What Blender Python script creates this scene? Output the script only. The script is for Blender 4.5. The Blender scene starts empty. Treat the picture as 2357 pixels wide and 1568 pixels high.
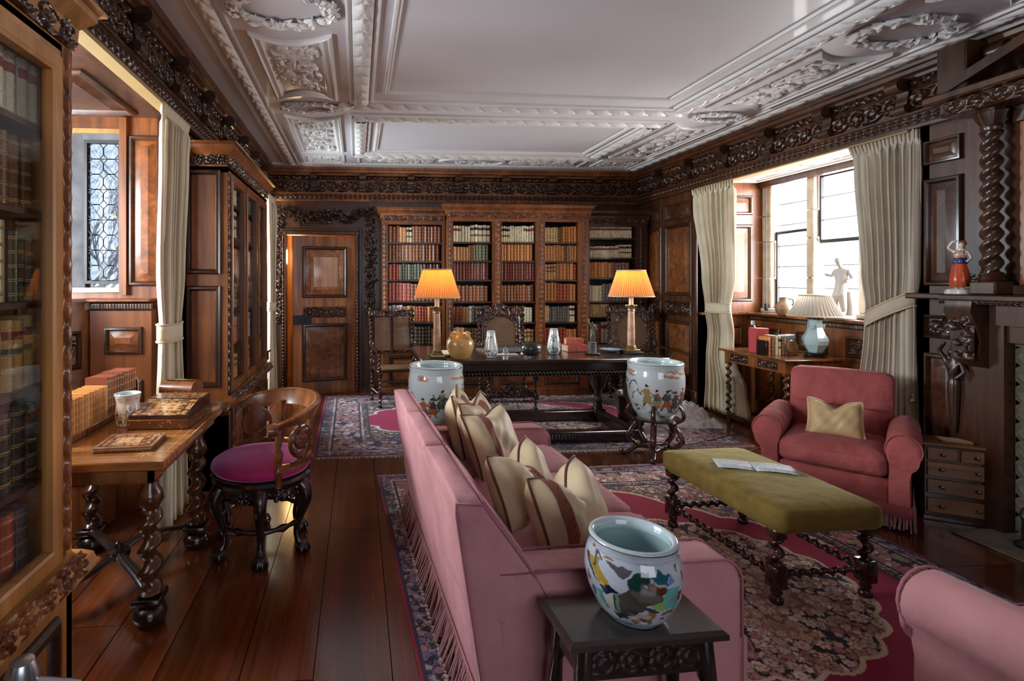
import bpy, math, random
import numpy as np
from math import sin, cos, pi, radians, sqrt, atan2
from mathutils import Matrix, Vector
random.seed(7); RNG = np.random.default_rng(7)
scene = bpy.context.scene
COL = scene.collection

# ------------------------------------------------------------------ camera
YAW = radians(4.1); FPX = 1200.0
cam = bpy.data.cameras.new('camera'); camo = bpy.data.objects.new('camera', cam); COL.objects.link(camo)
camo.location = (0, 0, 1.45); camo.rotation_euler = (radians(90), 0, -YAW)
cam.sensor_width = 36; cam.sensor_fit = 'HORIZONTAL'; cam.lens = FPX/2357*36
cam.shift_x = (1178.5-909)/2357; cam.shift_y = -(784-648)/2357
cam.clip_start = .02; cam.clip_end = 200
scene.camera = camo

# ------------------------------------------------------------------ world, daylight, exposure
w = bpy.data.worlds.new('overcast_sky'); scene.world = w; w.use_nodes = True
w.node_tree.nodes['Background'].inputs[0].default_value = (.86, .93, 1, 1)
w.node_tree.nodes['Background'].inputs[1].default_value = 1.15
def area(name, loc, rot, sx, sy, watts, col):
    l = bpy.data.lights.new(name, 'AREA'); l.shape = 'RECTANGLE'; l.size = sx; l.size_y = sy
    l.energy = watts; l.color = col
    o = bpy.data.objects.new(name, l); COL.objects.link(o); o.location = loc
    o.rotation_euler = rot
    return o
R = radians
# daylight falling in through the bay windows (each lamp stands just outside its glass)
area('daylight_right_bay', (5.05, 4.45, 1.85), (0, R(90), 0), 1.5, 2.5, 215, (1, .97, .95))
area('daylight_left_bay', (-2.42, 2.55, 1.9), (0, R(-90), 0), 1.2, 1.3, 165, (.86, .94, 1))
area('daylight_far_left_bay', (-2.16, 6.05, 1.9), (0, R(-90), 0), 1.2, 1.2, 230, (.82, .95, 1))
area('rear_fill', (1.3, -2.75, 1.75), (R(90), 0, 0), 2.6, 1.9, 24, (.88, .88, 1))  # added fill from behind the camera, just inside the rear wall
scene.view_settings.view_transform = 'Standard'; scene.view_settings.look = 'None'
scene.view_settings.gamma = 1; scene.view_settings.exposure = 0.66
scene.view_settings.use_curve_mapping = False
scene.cycles.use_denoising = True
scene.cycles.max_bounces = 7; scene.cycles.diffuse_bounces = 4; scene.cycles.glossy_bounces = 3
scene.cycles.transparent_max_bounces = 12; scene.cycles.caustics_reflective = False
scene.cycles.caustics_refractive = False; scene.cycles.sample_clamp_indirect = 4

# ------------------------------------------------------------------ mesh building
class MB:
    def __init__(s): s.v = []; s.f = []; s.M = None; s.uv = None; s.mi = []; s.cm = 0
    def add(s, vs, fs):
        n = len(s.v)
        if s.M is not None: vs = [tuple(s.M @ Vector(p)) for p in vs]
        s.v += [tuple(p) for p in vs]; s.f += [tuple(i+n for i in f) for f in fs]
        s.mi += [s.cm]*len(fs)
        return s
    def box(s, x0, x1, y0, y1, z0, z1, c=0.0):
        if c <= 0:
            return s.add([(x0,y0,z0),(x1,y0,z0),(x1,y1,z0),(x0,y1,z0),(x0,y0,z1),(x1,y0,z1),(x1,y1,z1),(x0,y1,z1)],
                  [(0,3,2,1),(4,5,6,7),(0,1,5,4),(1,2,6,5),(2,3,7,6),(3,0,4,7)])
        c = min(c, (x1-x0)*.45, (y1-y0)*.45, (z1-z0)*.45)
        vs = []
        def ring(d, z): vs.extend([(x0+d+ (c-d),y0+d,z),(x1-c,y0+d,z),(x1-d,y0+c,z),(x1-d,y1-c,z),(x1-c,y1-d,z),(x0+c,y1-d,z),(x0+d,y1-c,z),(x0+d,y0+c,z)])
        def ring2(z): vs.extend([(x0+c,y0+c,z),(x1-c,y0+c,z),(x1-c,y0+c,z),(x1-c,y1-c,z),(x1-c,y1-c,z),(x0+c,y1-c,z),(x0+c,y1-c,z),(x0+c,y0+c,z)])
        ring2(z0); ring(0, z0+c); ring(0, z1-c); ring2(z1)
        fs = []
        for r in range(3):
            for i in range(8):
                a, b = r*8+i, r*8+(i+1) % 8
                if r == 0 and i % 2 == 0: fs.append((a, b, b+8, a+8))
                elif r == 0: fs.append((a, b+8, a+8))
                elif r == 2 and i % 2 == 0: fs.append((a, b, b+8, a+8))
                elif r == 2: fs.append((a, b, a+8))
                else: fs.append((a, b, b+8, a+8))
        fs.append((7,5,3,1)); fs.append((24,26,28,30))
        return s.add(vs, fs)
    def rings(s, rings, closed=True, cap0=True, cap1=True):
        n = len(rings[0]); vs = [p for r in rings for p in r]; fs = []
        m = n if closed else n-1
        for k in range(len(rings)-1):
            for i in range(m):
                a = k*n+i; b = k*n+(i+1) % n
                fs.append((a, b, b+n, a+n))
        if cap0: fs.append(tuple(range(n-1, -1, -1)))
        if cap1: fs.append(tuple((len(rings)-1)*n+i for i in range(n)))
        return s.add(vs, fs)
    def lathe(s, prof, n=24, c=(0,0,0), cap0=True, cap1=True, mod=None, sx=1, sy=1):
        rs = []
        for k, (r, z) in enumerate(prof):
            rs.append([(c[0]+sx*r*(mod(t, k) if mod else 1)*cos(t), c[1]+sy*r*(mod(t, k) if mod else 1)*sin(t), c[2]+z) for t in [2*pi*i/n for i in range(n)]])
        return s.rings(rs, True, cap0, cap1)
    def tube(s, pts, rad, n=8, cap=True, flat=None):
        P = [Vector(p) for p in pts]; m = len(P); rs = []
        rad = rad if hasattr(rad, '__len__') else [rad]*m
        up = None
        for i in range(m):
            t = (P[min(i+1, m-1)]-P[max(i-1, 0)]).normalized()
            if up is None:
                up = Vector((0,0,1)) if abs(t.z) < .9 else Vector((1,0,0))
            a = up - t*up.dot(t)
            if a.length < 1e-5: a = t.orthogonal()
            a.normalize(); b = t.cross(a); up = a
            f = flat or (1, 1)
            rs.append([tuple(P[i]+a*(rad[i]*f[0]*cos(q))+b*(rad[i]*f[1]*sin(q))) for q in [2*pi*k/n for k in range(n)]])
        return s.rings(rs, True, cap, cap)
    def twist(s, z0, z1, r, off, pitch, n=10, c=(0,0), step=None, two=False, taper=None):
        """barley-twist column along z"""
        step = step or pitch/10; k = max(4, int((z1-z0)/step)); rs = []
        for i in range(k+1):
            z = z0+(z1-z0)*i/k; ph = 2*pi*(z-z0)/pitch; tp = taper(i/k) if taper else 1
            if two:
                rs.append([(c[0]+tp*(r+off*cos(2*(t-ph)))*cos(t), c[1]+tp*(r+off*cos(2*(t-ph)))*sin(t), z) for t in [2*pi*j/n for j in range(n)]])
            else:
                rs.append([(c[0]+tp*(off*cos(ph)+r*cos(t)), c[1]+tp*(off*sin(ph)+r*sin(t)), z) for t in [2*pi*j/n for j in range(n)]])
        return s.rings(rs)
    def prism(s, poly, d0, d1, axis='y'):
        """2D outline (a,b) extruded between d0 and d1"""
        def P(a, b, d):
            return (a, d, b) if axis == 'y' else (d, a, b) if axis == 'x' else (a, b, d)
        n = len(poly)
        vs = [P(a, b, d0) for a, b in poly]+[P(a, b, d1) for a, b in poly]
        fs = [tuple(range(n)), tuple(range(2*n-1, n-1, -1))]+[(i, i+n, (i+1) % n+n, (i+1) % n) for i in range(n)]
        return s.add(vs, fs)
    def grid(s, fn, nu, nv, wrap=False):
        vs = [fn(i/nu, j/nv) for j in range(nv+1) for i in range(nu+(0 if wrap else 1))]
        m = nu if wrap else nu+1; fs = []
        for j in range(nv):
            for i in range(nu):
                a = j*m+i; b = j*m+(i+1) % m
                fs.append((a, b, b+m, a+m))
        return s.add(vs, fs)
    def frame(s, w, h, prof, fill=True):
        """rings of a rectangle: prof = [(inset, height)], plane local xy, origin lower left, z out"""
        rs = [[(d, d, z), (w-d, d, z), (w-d, h-d, z), (d, h-d, z)] for d, z in prof]
        return s.rings(rs, True, False, fill)
    def relief(s, w, h, Hm, depth, base=0.0):
        ny, nx = Hm.shape
        xs = np.linspace(0, w, nx); ys = np.linspace(0, h, ny)
        vs = [(float(xs[i]), float(ys[j]), base+float(Hm[j, i])*depth) for j in range(ny) for i in range(nx)]
        fs = [(j*nx+i, j*nx+i+1, (j+1)*nx+i+1, (j+1)*nx+i) for j in range(ny-1) for i in range(nx-1)]
        return s.add(vs, fs)
    def pierced(s, w, h, Hm, depth, thick, thr=.12):
        """carved openwork: cells below thr are holes; back face at -thick"""
        ny, nx = Hm.shape
        keep = (Hm[:-1,:-1]+Hm[1:,:-1]+Hm[:-1,1:]+Hm[1:,1:])/4 > thr
        xs = np.linspace(0, w, nx); ys = np.linspace(0, h, ny)
        vs = [(float(xs[i]), float(ys[j]), float(Hm[j, i])*depth) for j in range(ny) for i in range(nx)]
        vs += [(float(xs[i]), float(ys[j]), -thick) for j in range(ny) for i in range(nx)]
        N = nx*ny; fs = []
        K = lambda j, i: 0 <= j < ny-1 and 0 <= i < nx-1 and keep[j, i]
        for j in range(ny-1):
            for i in range(nx-1):
                if not keep[j, i]: continue
                a, b, c, d = j*nx+i, j*nx+i+1, (j+1)*nx+i+1, (j+1)*nx+i
                fs.append((a, b, c, d)); fs.append((d+N, c+N, b+N, a+N))
                if not K(j-1, i): fs.append((b, a, a+N, b+N))
                if not K(j+1, i): fs.append((d, c, c+N, d+N))
                if not K(j, i-1): fs.append((a, d, d+N, a+N))
                if not K(j, i+1): fs.append((c, b, b+N, c+N))
        return s.add(vs, fs)
    def mesh(s, name, mats, smooth=40, colors=None):
        me = bpy.data.meshes.new(name)
        me.from_pydata(s.v, [], s.f)
        mats = mats if isinstance(mats, (list, tuple)) else [mats]
        for m in mats: me.materials.append(MAT[m] if isinstance(m, str) else m)
        if len(mats) > 1: me.polygons.foreach_set('material_index', s.mi)
        if smooth:
            me.shade_smooth()
            if smooth < 180: me.set_sharp_from_angle(angle=radians(smooth))
        if colors is not None:
            ca = me.color_attributes.new('paint', 'FLOAT_COLOR', 'POINT')
            ca.data.foreach_set('color', np.concatenate([colors, np.ones((len(colors), 1))], 1).astype(np.float32).ravel())
        me.update()
        return me
    def build(s, name, mats, parent=None, smooth=40, M=None, colors=None):
        return put(s.mesh(name, mats, smooth, colors), name, parent, M)

def put(me, name, parent=None, M=None):
    o = bpy.data.objects.new(name, me); COL.objects.link(o)
    if parent is not None: o.parent = parent
    if M is not None: o.matrix_basis = M
    return o
def fr(o, u, v, n):
    """matrix of a local plane: origin, x-axis, y-axis, z-axis"""
    return Matrix(((u[0],v[0],n[0],o[0]),(u[1],v[1],n[1],o[1]),(u[2],v[2],n[2],o[2]),(0,0,0,1)))
def onback(x, y, z): return fr((x,y,z), (1,0,0), (0,0,1), (0,-1,0))        # faces the camera
def onleft(x, y, z): return fr((x,y,z), (0,1,0), (0,0,1), (1,0,0))         # left wall, faces +x
def onright(x, y, z): return fr((x,y,z), (0,-1,0), (0,0,1), (-1,0,0))      # right wall, faces -x
def onceil(x, y, z): return fr((x,y,z), (1,0,0), (0,-1,0), (0,0,-1))
def T(x, y, z, rz=0, s=1): return Matrix.Translation((x,y,z)) @ Matrix.Rotation(rz, 4, 'Z') @ Matrix.Scale(s, 4)
def tag(o, label, cat, group=None, kind=None):
    o['label'] = label
    if cat: o['category'] = cat
    if group: o['group'] = group
    if kind: o['kind'] = kind
    return o
def thing(name, label, cat, loc=(0,0,0), rz=0, group=None):
    o = bpy.data.objects.new(name, None); COL.objects.link(o); o.location = loc; o.rotation_euler = (0,0,rz)
    o.empty_display_size = .1
    return tag(o, label, cat, group)
def struct(name, label=None):
    o = bpy.data.objects.new(name, None); COL.objects.link(o); o['kind'] = 'structure'
    if label: o['label'] = label
    return o
def copy_tree(o, parent=None):
    c = o.copy(); COL.objects.link(c); c.parent = parent
    for ch in list(o.children): copy_tree(ch, c)
    return c
def mod(o, kind, **kw):
    m = o.modifiers.new(kind.lower(), kind)
    for k, v in kw.items(): setattr(m, k, v)
    return o
def mir(prof): return prof+[(a, -b) for a, b in reversed(prof)]

# ------------------------------------------------------------------ materials
MAT = {}
def newmat(name):
    m = bpy.data.materials.new(name); m.use_nodes = True; MAT[name] = m
    nt = m.node_tree; b = nt.nodes['Principled BSDF']
    return m, nt, b
def N(nt, t, **kw):
    n = nt.nodes.new(t)
    for k, v in kw.items():
        if k.startswith('i_'): n.inputs[k[2:].replace('_', ' ')].default_value = v
        else: setattr(n, k, v)
    return n
def L(nt, a, b): nt.links.new(a, b)
def ramp(nt, stops):
    r = nt.nodes.new('ShaderNodeValToRGB'); e = r.color_ramp.elements
    while len(e) > 1: e.remove(e[-1])
    e[0].position = stops[0][0]; e[0].color = (*stops[0][1], 1)
    for p, c in stops[1:]:
        x = e.new(p); x.color = (*c, 1)
    return r
def wood(name, dark, light, rough=.32, scale=1.0, axis='z', coat=.25, bump=.15, vary=.25, fine=1.0):
    """oak or walnut: streaks along one object axis, knots and a waxed coat"""
    m, nt, b = newmat(name)
    tc = N(nt, 'ShaderNodeTexCoord'); mp = N(nt, 'ShaderNodeMapping')
    s = {'x': (.9, 11, 11), 'y': (11, .9, 11), 'z': (11, 11, .9)}[axis]
    mp.inputs['Scale'].default_value = tuple(q*scale for q in s)
    oi = N(nt, 'ShaderNodeObjectInfo'); ad = N(nt, 'ShaderNodeVectorMath', operation='ADD')
    mu = N(nt, 'ShaderNodeMath', operation='MULTIPLY'); mu.inputs[1].default_value = 37.0
    L(nt, oi.outputs['Random'], mu.inputs[0]); L(nt, tc.outputs['Object'], ad.inputs[0]); L(nt, mu.outputs[0], ad.inputs[1])
    L(nt, ad.outputs[0], mp.inputs[0])
    n1 = N(nt, 'ShaderNodeTexNoise'); n1.inputs['Scale'].default_value = 1.0; n1.inputs['Detail'].default_value = 7; n1.inputs['Distortion'].default_value = 1.4
    L(nt, mp.outputs[0], n1.inputs['Vector'])
    n2 = N(nt, 'ShaderNodeTexNoise'); n2.inputs['Scale'].default_value = 1.7; n2.inputs['Detail'].default_value = 3
    L(nt, ad.outputs[0], n2.inputs['Vector'])
    mid = tuple((a+c)*.5 for a, c in zip(dark, light))
    r = ramp(nt, [(.25, dark), (.5, mid), (.75, light)]); L(nt, n1.outputs['Fac'], r.inputs[0])
    mx = N(nt, 'ShaderNodeMix', data_type='RGBA', blend_type='MULTIPLY'); mx.inputs[0].default_value = 1
    rr = ramp(nt, [(.3, (1-vary*1.6,)*3), (.7, (1+vary,)*3)]); L(nt, n2.outputs['Fac'], rr.inputs[0])
    L(nt, r.outputs[0], mx.inputs[6]); L(nt, rr.outputs[0], mx.inputs[7])
    hv = N(nt, 'ShaderNodeHueSaturation'); mr = N(nt, 'ShaderNodeMapRange'); mr.inputs[3].default_value = 1-vary*.7; mr.inputs[4].default_value = 1+vary*.7
    L(nt, oi.outputs['Random'], mr.inputs[0]); L(nt, mr.outputs[0], hv.inputs['Value']); L(nt, mx.outputs[2], hv.inputs['Color'])
    L(nt, hv.outputs[0], b.inputs['Base Color'])
    b.inputs['Roughness'].default_value = rough; b.inputs['Coat Weight'].default_value = coat; b.inputs['Coat Roughness'].default_value = .18
    b.inputs['Coat IOR'].default_value = 1.45
    bp = N(nt, 'ShaderNodeBump'); bp.inputs['Strength'].default_value = bump; bp.inputs['Distance'].default_value = .004
    L(nt, n1.outputs['Fac'], bp.inputs['Height']); L(nt, bp.outputs[0], b.inputs['Normal'])
    return m
def cloth(name, col, col2=None, rough=.85, sheen=.4, weave=900, vscale=6, bump=.25, sheencol=(1,.9,.9), soft=4):
    m, nt, b = newmat(name)
    col2 = col2 or tuple(c*.72 for c in col)
    tc = N(nt, 'ShaderNodeTexCoord')
    n = N(nt, 'ShaderNodeTexNoise'); n.inputs['Scale'].default_value = vscale; n.inputs['Detail'].default_value = 5
    L(nt, tc.outputs['Object'], n.inputs['Vector'])
    r = ramp(nt, [(.3, col2), (.7, col)]); L(nt, n.outputs['Fac'], r.inputs[0]); L(nt, r.outputs[0], b.inputs['Base Color'])
    b.inputs['Roughness'].default_value = rough; b.inputs['Sheen Weight'].default_value = sheen; b.inputs['Sheen Tint'].default_value = (*sheencol, 1)
    b.inputs['Sheen Roughness'].default_value = .4
    n3 = N(nt, 'ShaderNodeTexNoise'); n3.inputs['Scale'].default_value = weave; n3.inputs['Detail'].default_value = 2
    L(nt, tc.outputs['Object'], n3.inputs['Vector'])
    n4 = N(nt, 'ShaderNodeTexNoise'); n4.inputs['Scale'].default_value = soft*2.2; n4.inputs['Detail'].default_value = 3
    L(nt, tc.outputs['Object'], n4.inputs['Vector'])
    b1 = N(nt, 'ShaderNodeBump'); b1.inputs['Strength'].default_value = bump; b1.inputs['Distance'].default_value = .03
    b2 = N(nt, 'ShaderNodeBump'); b2.inputs['Strength'].default_value = .3; b2.inputs['Distance'].default_value = .001
    L(nt, n4.outputs['Fac'], b1.inputs['Height']); L(nt, n3.outputs['Fac'], b2.inputs['Height']); L(nt, b1.outputs[0], b2.inputs['Normal'])
    L(nt, b2.outputs[0], b.inputs['Normal'])
    return m
def plain(name, col, rough=.5, metal=0, coat=0, vary=.12, vscale=8, bump=.0, spec=.5, bscale=60):
    m, nt, b = newmat(name)
    tc = N(nt, 'ShaderNodeTexCoord'); n = N(nt, 'ShaderNodeTexNoise'); n.inputs['Scale'].default_value = vscale; n.inputs['Detail'].default_value = 5
    L(nt, tc.outputs['Object'], n.inputs['Vector'])
    r = ramp(nt, [(.3, tuple(max(0, c*(1-vary)) for c in col)), (.7, tuple(min(1, c*(1+vary)) for c in col))])
    L(nt, n.outputs['Fac'], r.inputs[0]); L(nt, r.outputs[0], b.inputs['Base Color'])
    b.inputs['Roughness'].default_value = rough; b.inputs['Metallic'].default_value = metal; b.inputs['Coat Weight'].default_value = coat
    b.inputs['Coat Roughness'].default_value = .06; b.inputs['Specular IOR Level'].default_value = spec
    if bump:
        n2 = N(nt, 'ShaderNodeTexNoise'); n2.inputs['Scale'].default_value = bscale; n2.inputs['Detail'].default_value = 4; L(nt, tc.outputs['Object'], n2.inputs['Vector'])
        bp = N(nt, 'ShaderNodeBump'); bp.inputs['Strength'].default_value = bump; bp.inputs['Distance'].default_value = .004
        L(nt, n2.outputs['Fac'], bp.inputs['Height']); L(nt, bp.outputs[0], b.inputs['Normal'])
    return m
def painted(name, rough=.3, coat=0, noise=.15, nscale=200, sheen=0, bump=0):
    """colour laid on the mesh itself (rug knots, glaze painting) with fine noise"""
    m, nt, b = newmat(name)
    at = N(nt, 'ShaderNodeAttribute', attribute_name='paint')
    tc = N(nt, 'ShaderNodeTexCoord'); n = N(nt, 'ShaderNodeTexNoise'); n.inputs['Scale'].default_value = nscale; n.inputs['Detail'].default_value = 2
    L(nt, tc.outputs['Object'], n.inputs['Vector'])
    r = ramp(nt, [(.3, (1-noise,)*3), (.7, (1+noise,)*3)]); L(nt, n.outputs['Fac'], r.inputs[0])
    mx = N(nt, 'ShaderNodeMix', data_type='RGBA', blend_type='MULTIPLY'); mx.inputs[0].default_value = 1
    L(nt, at.outputs['Color'], mx.inputs[6]); L(nt, r.outputs[0], mx.inputs[7]); L(nt, mx.outputs[2], b.inputs['Base Color'])
    b.inputs['Roughness'].default_value = rough; b.inputs['Coat Weight'].default_value = coat; b.inputs['Coat Roughness'].default_value = .05
    b.inputs['Sheen Weight'].default_value = sheen
    if bump:
        bp = N(nt, 'ShaderNodeBump'); bp.inputs['Strength'].default_value = bump; bp.inputs['Distance'].default_value = .003
        L(nt, n.outputs['Fac'], bp.inputs['Height']); L(nt, bp.outputs[0], b.inputs['Normal'])
    return m
def glassmat(name, tint=(1,1,1), refl=.08, rough=.02, wavy=0, graze=.5):
    m, nt, b = newmat(name); nt.nodes.remove(b)
    out = nt.nodes['Material Output']; t = N(nt, 'ShaderNodeBsdfTransparent'); t.inputs[0].default_value = (*tint, 1)
    g = N(nt, 'ShaderNodeBsdfGlossy'); g.inputs['Roughness'].default_value = rough
    lw = N(nt, 'ShaderNodeLayerWeight'); lw.inputs[0].default_value = .5; pw = N(nt, 'ShaderNodeMath', operation='POWER'); pw.inputs[1].default_value = 4
    L(nt, lw.outputs['Facing'], pw.inputs[0]); fz = N(nt, 'ShaderNodeMath', operation='MULTIPLY_ADD'); fz.inputs[1].default_value = graze; fz.inputs[2].default_value = refl*.5; L(nt, pw.outputs[0], fz.inputs[0])
    mx = N(nt, 'ShaderNodeMixShader'); L(nt, fz.outputs[0], mx.inputs[0]); L(nt, t.outputs[0], mx.inputs[1]); L(nt, g.outputs[0], mx.inputs[2])
    if wavy:
        n0 = N(nt, 'ShaderNodeTexNoise'); n0.inputs['Scale'].default_value = 26; n0.inputs['Detail'].default_value = 6; n0.inputs['Distortion'].default_value = 1.5; tc0 = N(nt, 'ShaderNodeTexCoord'); L(nt, tc0.outputs['Object'], n0.inputs['Vector'])
        r0 = ramp(nt, [(.3, tuple(c*.72 for c in tint)), (.7, tuple(c*1.1 for c in tint))]); L(nt, n0.outputs['Fac'], r0.inputs[0]); L(nt, r0.outputs[0], t.inputs[0])
    L(nt, mx.outputs[0], out.inputs[0])
    return m

wood('oak', (.070,.018,.0045), (.30,.092,.020), rough=.38)
wood('oak_h', (.070,.018,.0045), (.30,.092,.020), rough=.38, axis='x')
wood('oak_y', (.065,.017,.004), (.28,.085,.019), rough=.38, axis='y')
wood('oak_dark', (.020,.0065,.0028), (.095,.029,.0095), rough=.36)
wood('oak_dark_x', (.020,.0065,.0028), (.095,.029,.0095), rough=.36, axis='x')
wood('oak_carved', (.014,.0055,.0025), (.064,.022,.008), rough=.3, coat=.5, scale=2)
wood('oak_light', (.26,.10,.024), (.66,.31,.092), rough=.36, axis='z')  # oak lightened for the right window's light on the near bookcase
wood('oak_light_y', (.26,.10,.024), (.66,.31,.092), rough=.36, axis='y')
wood('walnut', (.055,.016,.005), (.25,.085,.024), rough=.24, coat=.5)
wood('walnut_x', (.09,.030,.008), (.36,.15,.042), rough=.2, coat=.6, axis='x')
wood('mahogany', (.016,.005,.003), (.06,.018,.009), rough=.2, coat=.7)
wood('blackwood', (.006,.0035,.003), (.026,.013,.010), rough=.26, coat=.5)
wood('blackwood_x', (.012,.006,.004), (.040,.019,.012), rough=.2, coat=.7, axis='x')
wood('floorboard', (.055,.012,.0035), (.165,.040,.010), rough=.17, coat=.7, axis='y', scale=.45, bump=.06, vary=.3)
wood('burr', (.42,.22,.13), (.80,.52,.36), rough=.2, coat=.6, scale=.8, vary=.3)
wood('door_wood', (.12,.040,.013), (.46,.19,.072), rough=.26, coat=.5, scale=.8)
plain('plaster', (.62,.60,.60), rough=.5, vary=.06, vscale=2, bump=.12, bscale=25, coat=.15)
plain('plaster_flat', (.55,.53,.57), rough=.5, vary=.05, vscale=1.3, bump=.05, bscale=10, coat=.08)
plain('stone', (.50,.46,.38), rough=.8, vary=.25, vscale=7, bump=.3)
plain('stone_dark', (.10,.10,.11), rough=.8, vary=.4, vscale=9, bump=.3)
plain('hearth', (.17,.14,.10), rough=.6, vary=.3, vscale=9, bump=.1)
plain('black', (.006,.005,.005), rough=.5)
plain('lead', (.03,.032,.035), rough=.5, metal=.3)
plain('brass', (.55,.36,.12), rough=.3, metal=1)
plain('iron', (.035,.035,.04), rough=.45, metal=.6)
plain('silver', (.45,.5,.52), rough=.28, metal=.9)
plain('white_plastic', (.75,.74,.72), rough=.4)
plain('blind', (.30,.20,.075), rough=.7, vary=.05)
cloth('pink', (.56,.255,.265), (.46,.20,.21), sheen=.12, bump=.45, sheencol=(1,.75,.85))
cloth('rose', (.40,.085,.078), (.30,.06,.056), sheen=.10, bump=.7, sheencol=(1,.7,.75))
cloth('pink_cord', (.40,.14,.17), (.3,.1,.12), bump=.1)
cloth('cream', (.68,.54,.34), (.58,.45,.27), sheen=.15, bump=.15, rough=.5)
cloth('gold_cream', (.62,.43,.21), (.52,.35,.16), sheen=.2, bump=.2, rough=.45)
cloth('brown_cord', (.13,.045,.025), bump=.1)
cloth('greek_key', (.30,.10,.07), (.2,.06,.04), bump=.1, vscale=90)
cloth('curtain_cream', (.62,.53,.38), (.54,.46,.32), sheen=.15, bump=.1, rough=.8, soft=3)
cloth('curtain_grey', (.46,.385,.30), (.40,.33,.255), sheen=.15, bump=.1, rough=.8, soft=3)
cloth('velvet_green', (.22,.14,.022), (.14,.085,.012), sheen=.45, bump=.3, vscale=14, sheencol=(.85,.75,.35))
cloth('velvet_plum', (.42,.018,.14), (.27,.010,.09), sheen=1.0, bump=.15, vscale=5, sheencol=(.85,.45,.85))
cloth('lace', (.60,.45,.26), (.5,.36,.2), bump=.2)
cloth('fringe_thread', (.50,.40,.33), (.4,.3,.25), bump=.1)
cloth('fringe_rose', (.36,.16,.13), (.28,.12,.1), bump=.1)
cloth('fringe_pink', (.42,.20,.20), (.33,.15,.15), bump=.1)
painted('rug_pile', rough=.95, noise=.3, nscale=330, sheen=.06, bump=.5)
painted('porcelain', rough=.12, coat=.7, noise=.03, nscale=6)
painted('inlay', rough=.22, coat=.5, noise=.2, nscale=60)
painted('cane', rough=.5, noise=.1, nscale=60)
plain('glaze_in', (.42,.56,.58), rough=.12, coat=.6, vary=.05, vscale=4)
plain('celadon', (.40,.55,.58), rough=.12, coat=.7, vary=.05, vscale=5)
plain('paper', (.70,.66,.58), rough=.8, vary=.06)
plain('page_edge', (.45,.33,.20), rough=.8, vary=.2, vscale=90)
glassmat('glass'); glassmat('case_glass', (.93,.93,.92)); glassmat('leaded_glass', (.74,.79,.86), refl=.02, wavy=.5, graze=.02)

painted('key_paint', rough=.8, noise=.2, nscale=300)
cloth('rug_edge', (.20,.03,.05), bump=.1)
plain('stone_carved', (.10,.083,.052), rough=.7, vary=.35, vscale=40, bump=.4, bscale=80)
wood('drawer_oak', (.10,.036,.010), (.32,.13,.038), rough=.5, axis='x')
plain('glaze_rim', (.52,.60,.62), rough=.14, coat=.6, vary=.04)
wood('stool_wood', (.012,.009,.009), (.055,.040,.036), rough=.22, coat=.6, axis='x')
plain('marble_pink', (.50,.28,.18), rough=.3, coat=.4, vary=.4, vscale=12)
plain('candle', (.85,.68,.40), rough=.5, vary=.05)
plain('brass_old', (.30,.20,.09), rough=.35, metal=.8, vary=.3)
plain('saltglaze', (.46,.25,.08), rough=.3, coat=.4, vary=.3, vscale=10, bump=.2, bscale=160)
plain('iron_black', (.022,.020,.022), rough=.3, coat=.3, vary=.3)
plain('bronze', (.11,.12,.085), rough=.35, metal=.6)
plain('glaze_blue', (.36,.46,.62), rough=.12, coat=.6, vary=.3, vscale=30)
plain('inlay_pale', (.45,.27,.11), rough=.3, coat=.4)
wood('leg_walnut', (.05,.018,.008), (.17,.065,.022), rough=.2, coat=.7)
plain('cane_mat', (.16,.085,.045), rough=.5)
plain('red_card', (.42,.045,.05), rough=.5, vary=.05)
plain('jug_brown', (.16,.06,.025), rough=.25, coat=.4)
plain('ground_out', (.16,.18,.10), rough=.9); tag(MB().box(-30, -2.5, -10, 40, -.4, -.3).build('lawn', 'ground_out'), 'pale lawn outside the left windows', 'lawn')
plain('jug_two', (.26,.17,.11), rough=.3, coat=.3, vary=.3); plain('statue_white', (.40,.39,.37), rough=.45, vary=.06); plain('porcelain_white', (.60,.58,.50), rough=.2, coat=.5, vary=.25, vscale=60)
plain('porcelain_skin', (.62,.50,.42), rough=.2, coat=.5, vary=.05); plain('skirt_red', (.50,.075,.025), rough=.25, coat=.5, vary=.25, vscale=70); plain('sash_blue', (.03,.035,.12), rough=.25, coat=.5); plain('bodice_print', (.50,.30,.22), rough=.25, coat=.5, vary=.6, vscale=90)
plain('hair_brown', (.18,.07,.03), rough=.4); plain('bush_green', (.03,.10,.035), rough=.4); plain('bark', (.42,.43,.46), rough=.9, vary=.3); plain('disc_paint', (.26,.13,.04), rough=.25, coat=.5, vary=.6, vscale=14)
# ------------------------------------------------------------------ carved ornament as height fields
def hgrid(W, H, nx, ny):
    U, V = np.meshgrid(np.linspace(0, W, nx), np.linspace(0, H, ny)); return U, V
def strokes(U, V, sts, base=None, p=.5):
    Hm = np.zeros_like(U) if base is None else base
    for pts, wd, pk in sts:
        pts = np.asarray(pts, float); wd = np.broadcast_to(np.asarray(wd, float), (len(pts),))
        d = ((U[..., None]-pts[:, 0])**2+(V[..., None]-pts[:, 1])**2)/(wd**2+1e-12)
        Hm = np.maximum(Hm, pk*np.clip(1-d.min(-1), 0, 1)**p)
    return Hm
def spiral(cx, cy, r, a0, turns, sgn=1, n=40, rin=.12):
    t = np.linspace(0, 1, n); rr = r*(1-t*(1-rin)); a = a0+sgn*2*pi*turns*t
    return np.stack([cx+rr*np.cos(a), cy+rr*np.sin(a)], 1)
def leaf(cx, cy, a, ln, wd, bend=.0, n=10):
    t = np.linspace(0, 1, n); aa = a+bend*t
    p = np.stack([cx+ln*t*np.cos(aa), cy+ln*t*np.sin(aa)], 1)
    return p, wd*np.sin(pi*(t*.85+.12))**.8+1e-4
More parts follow.
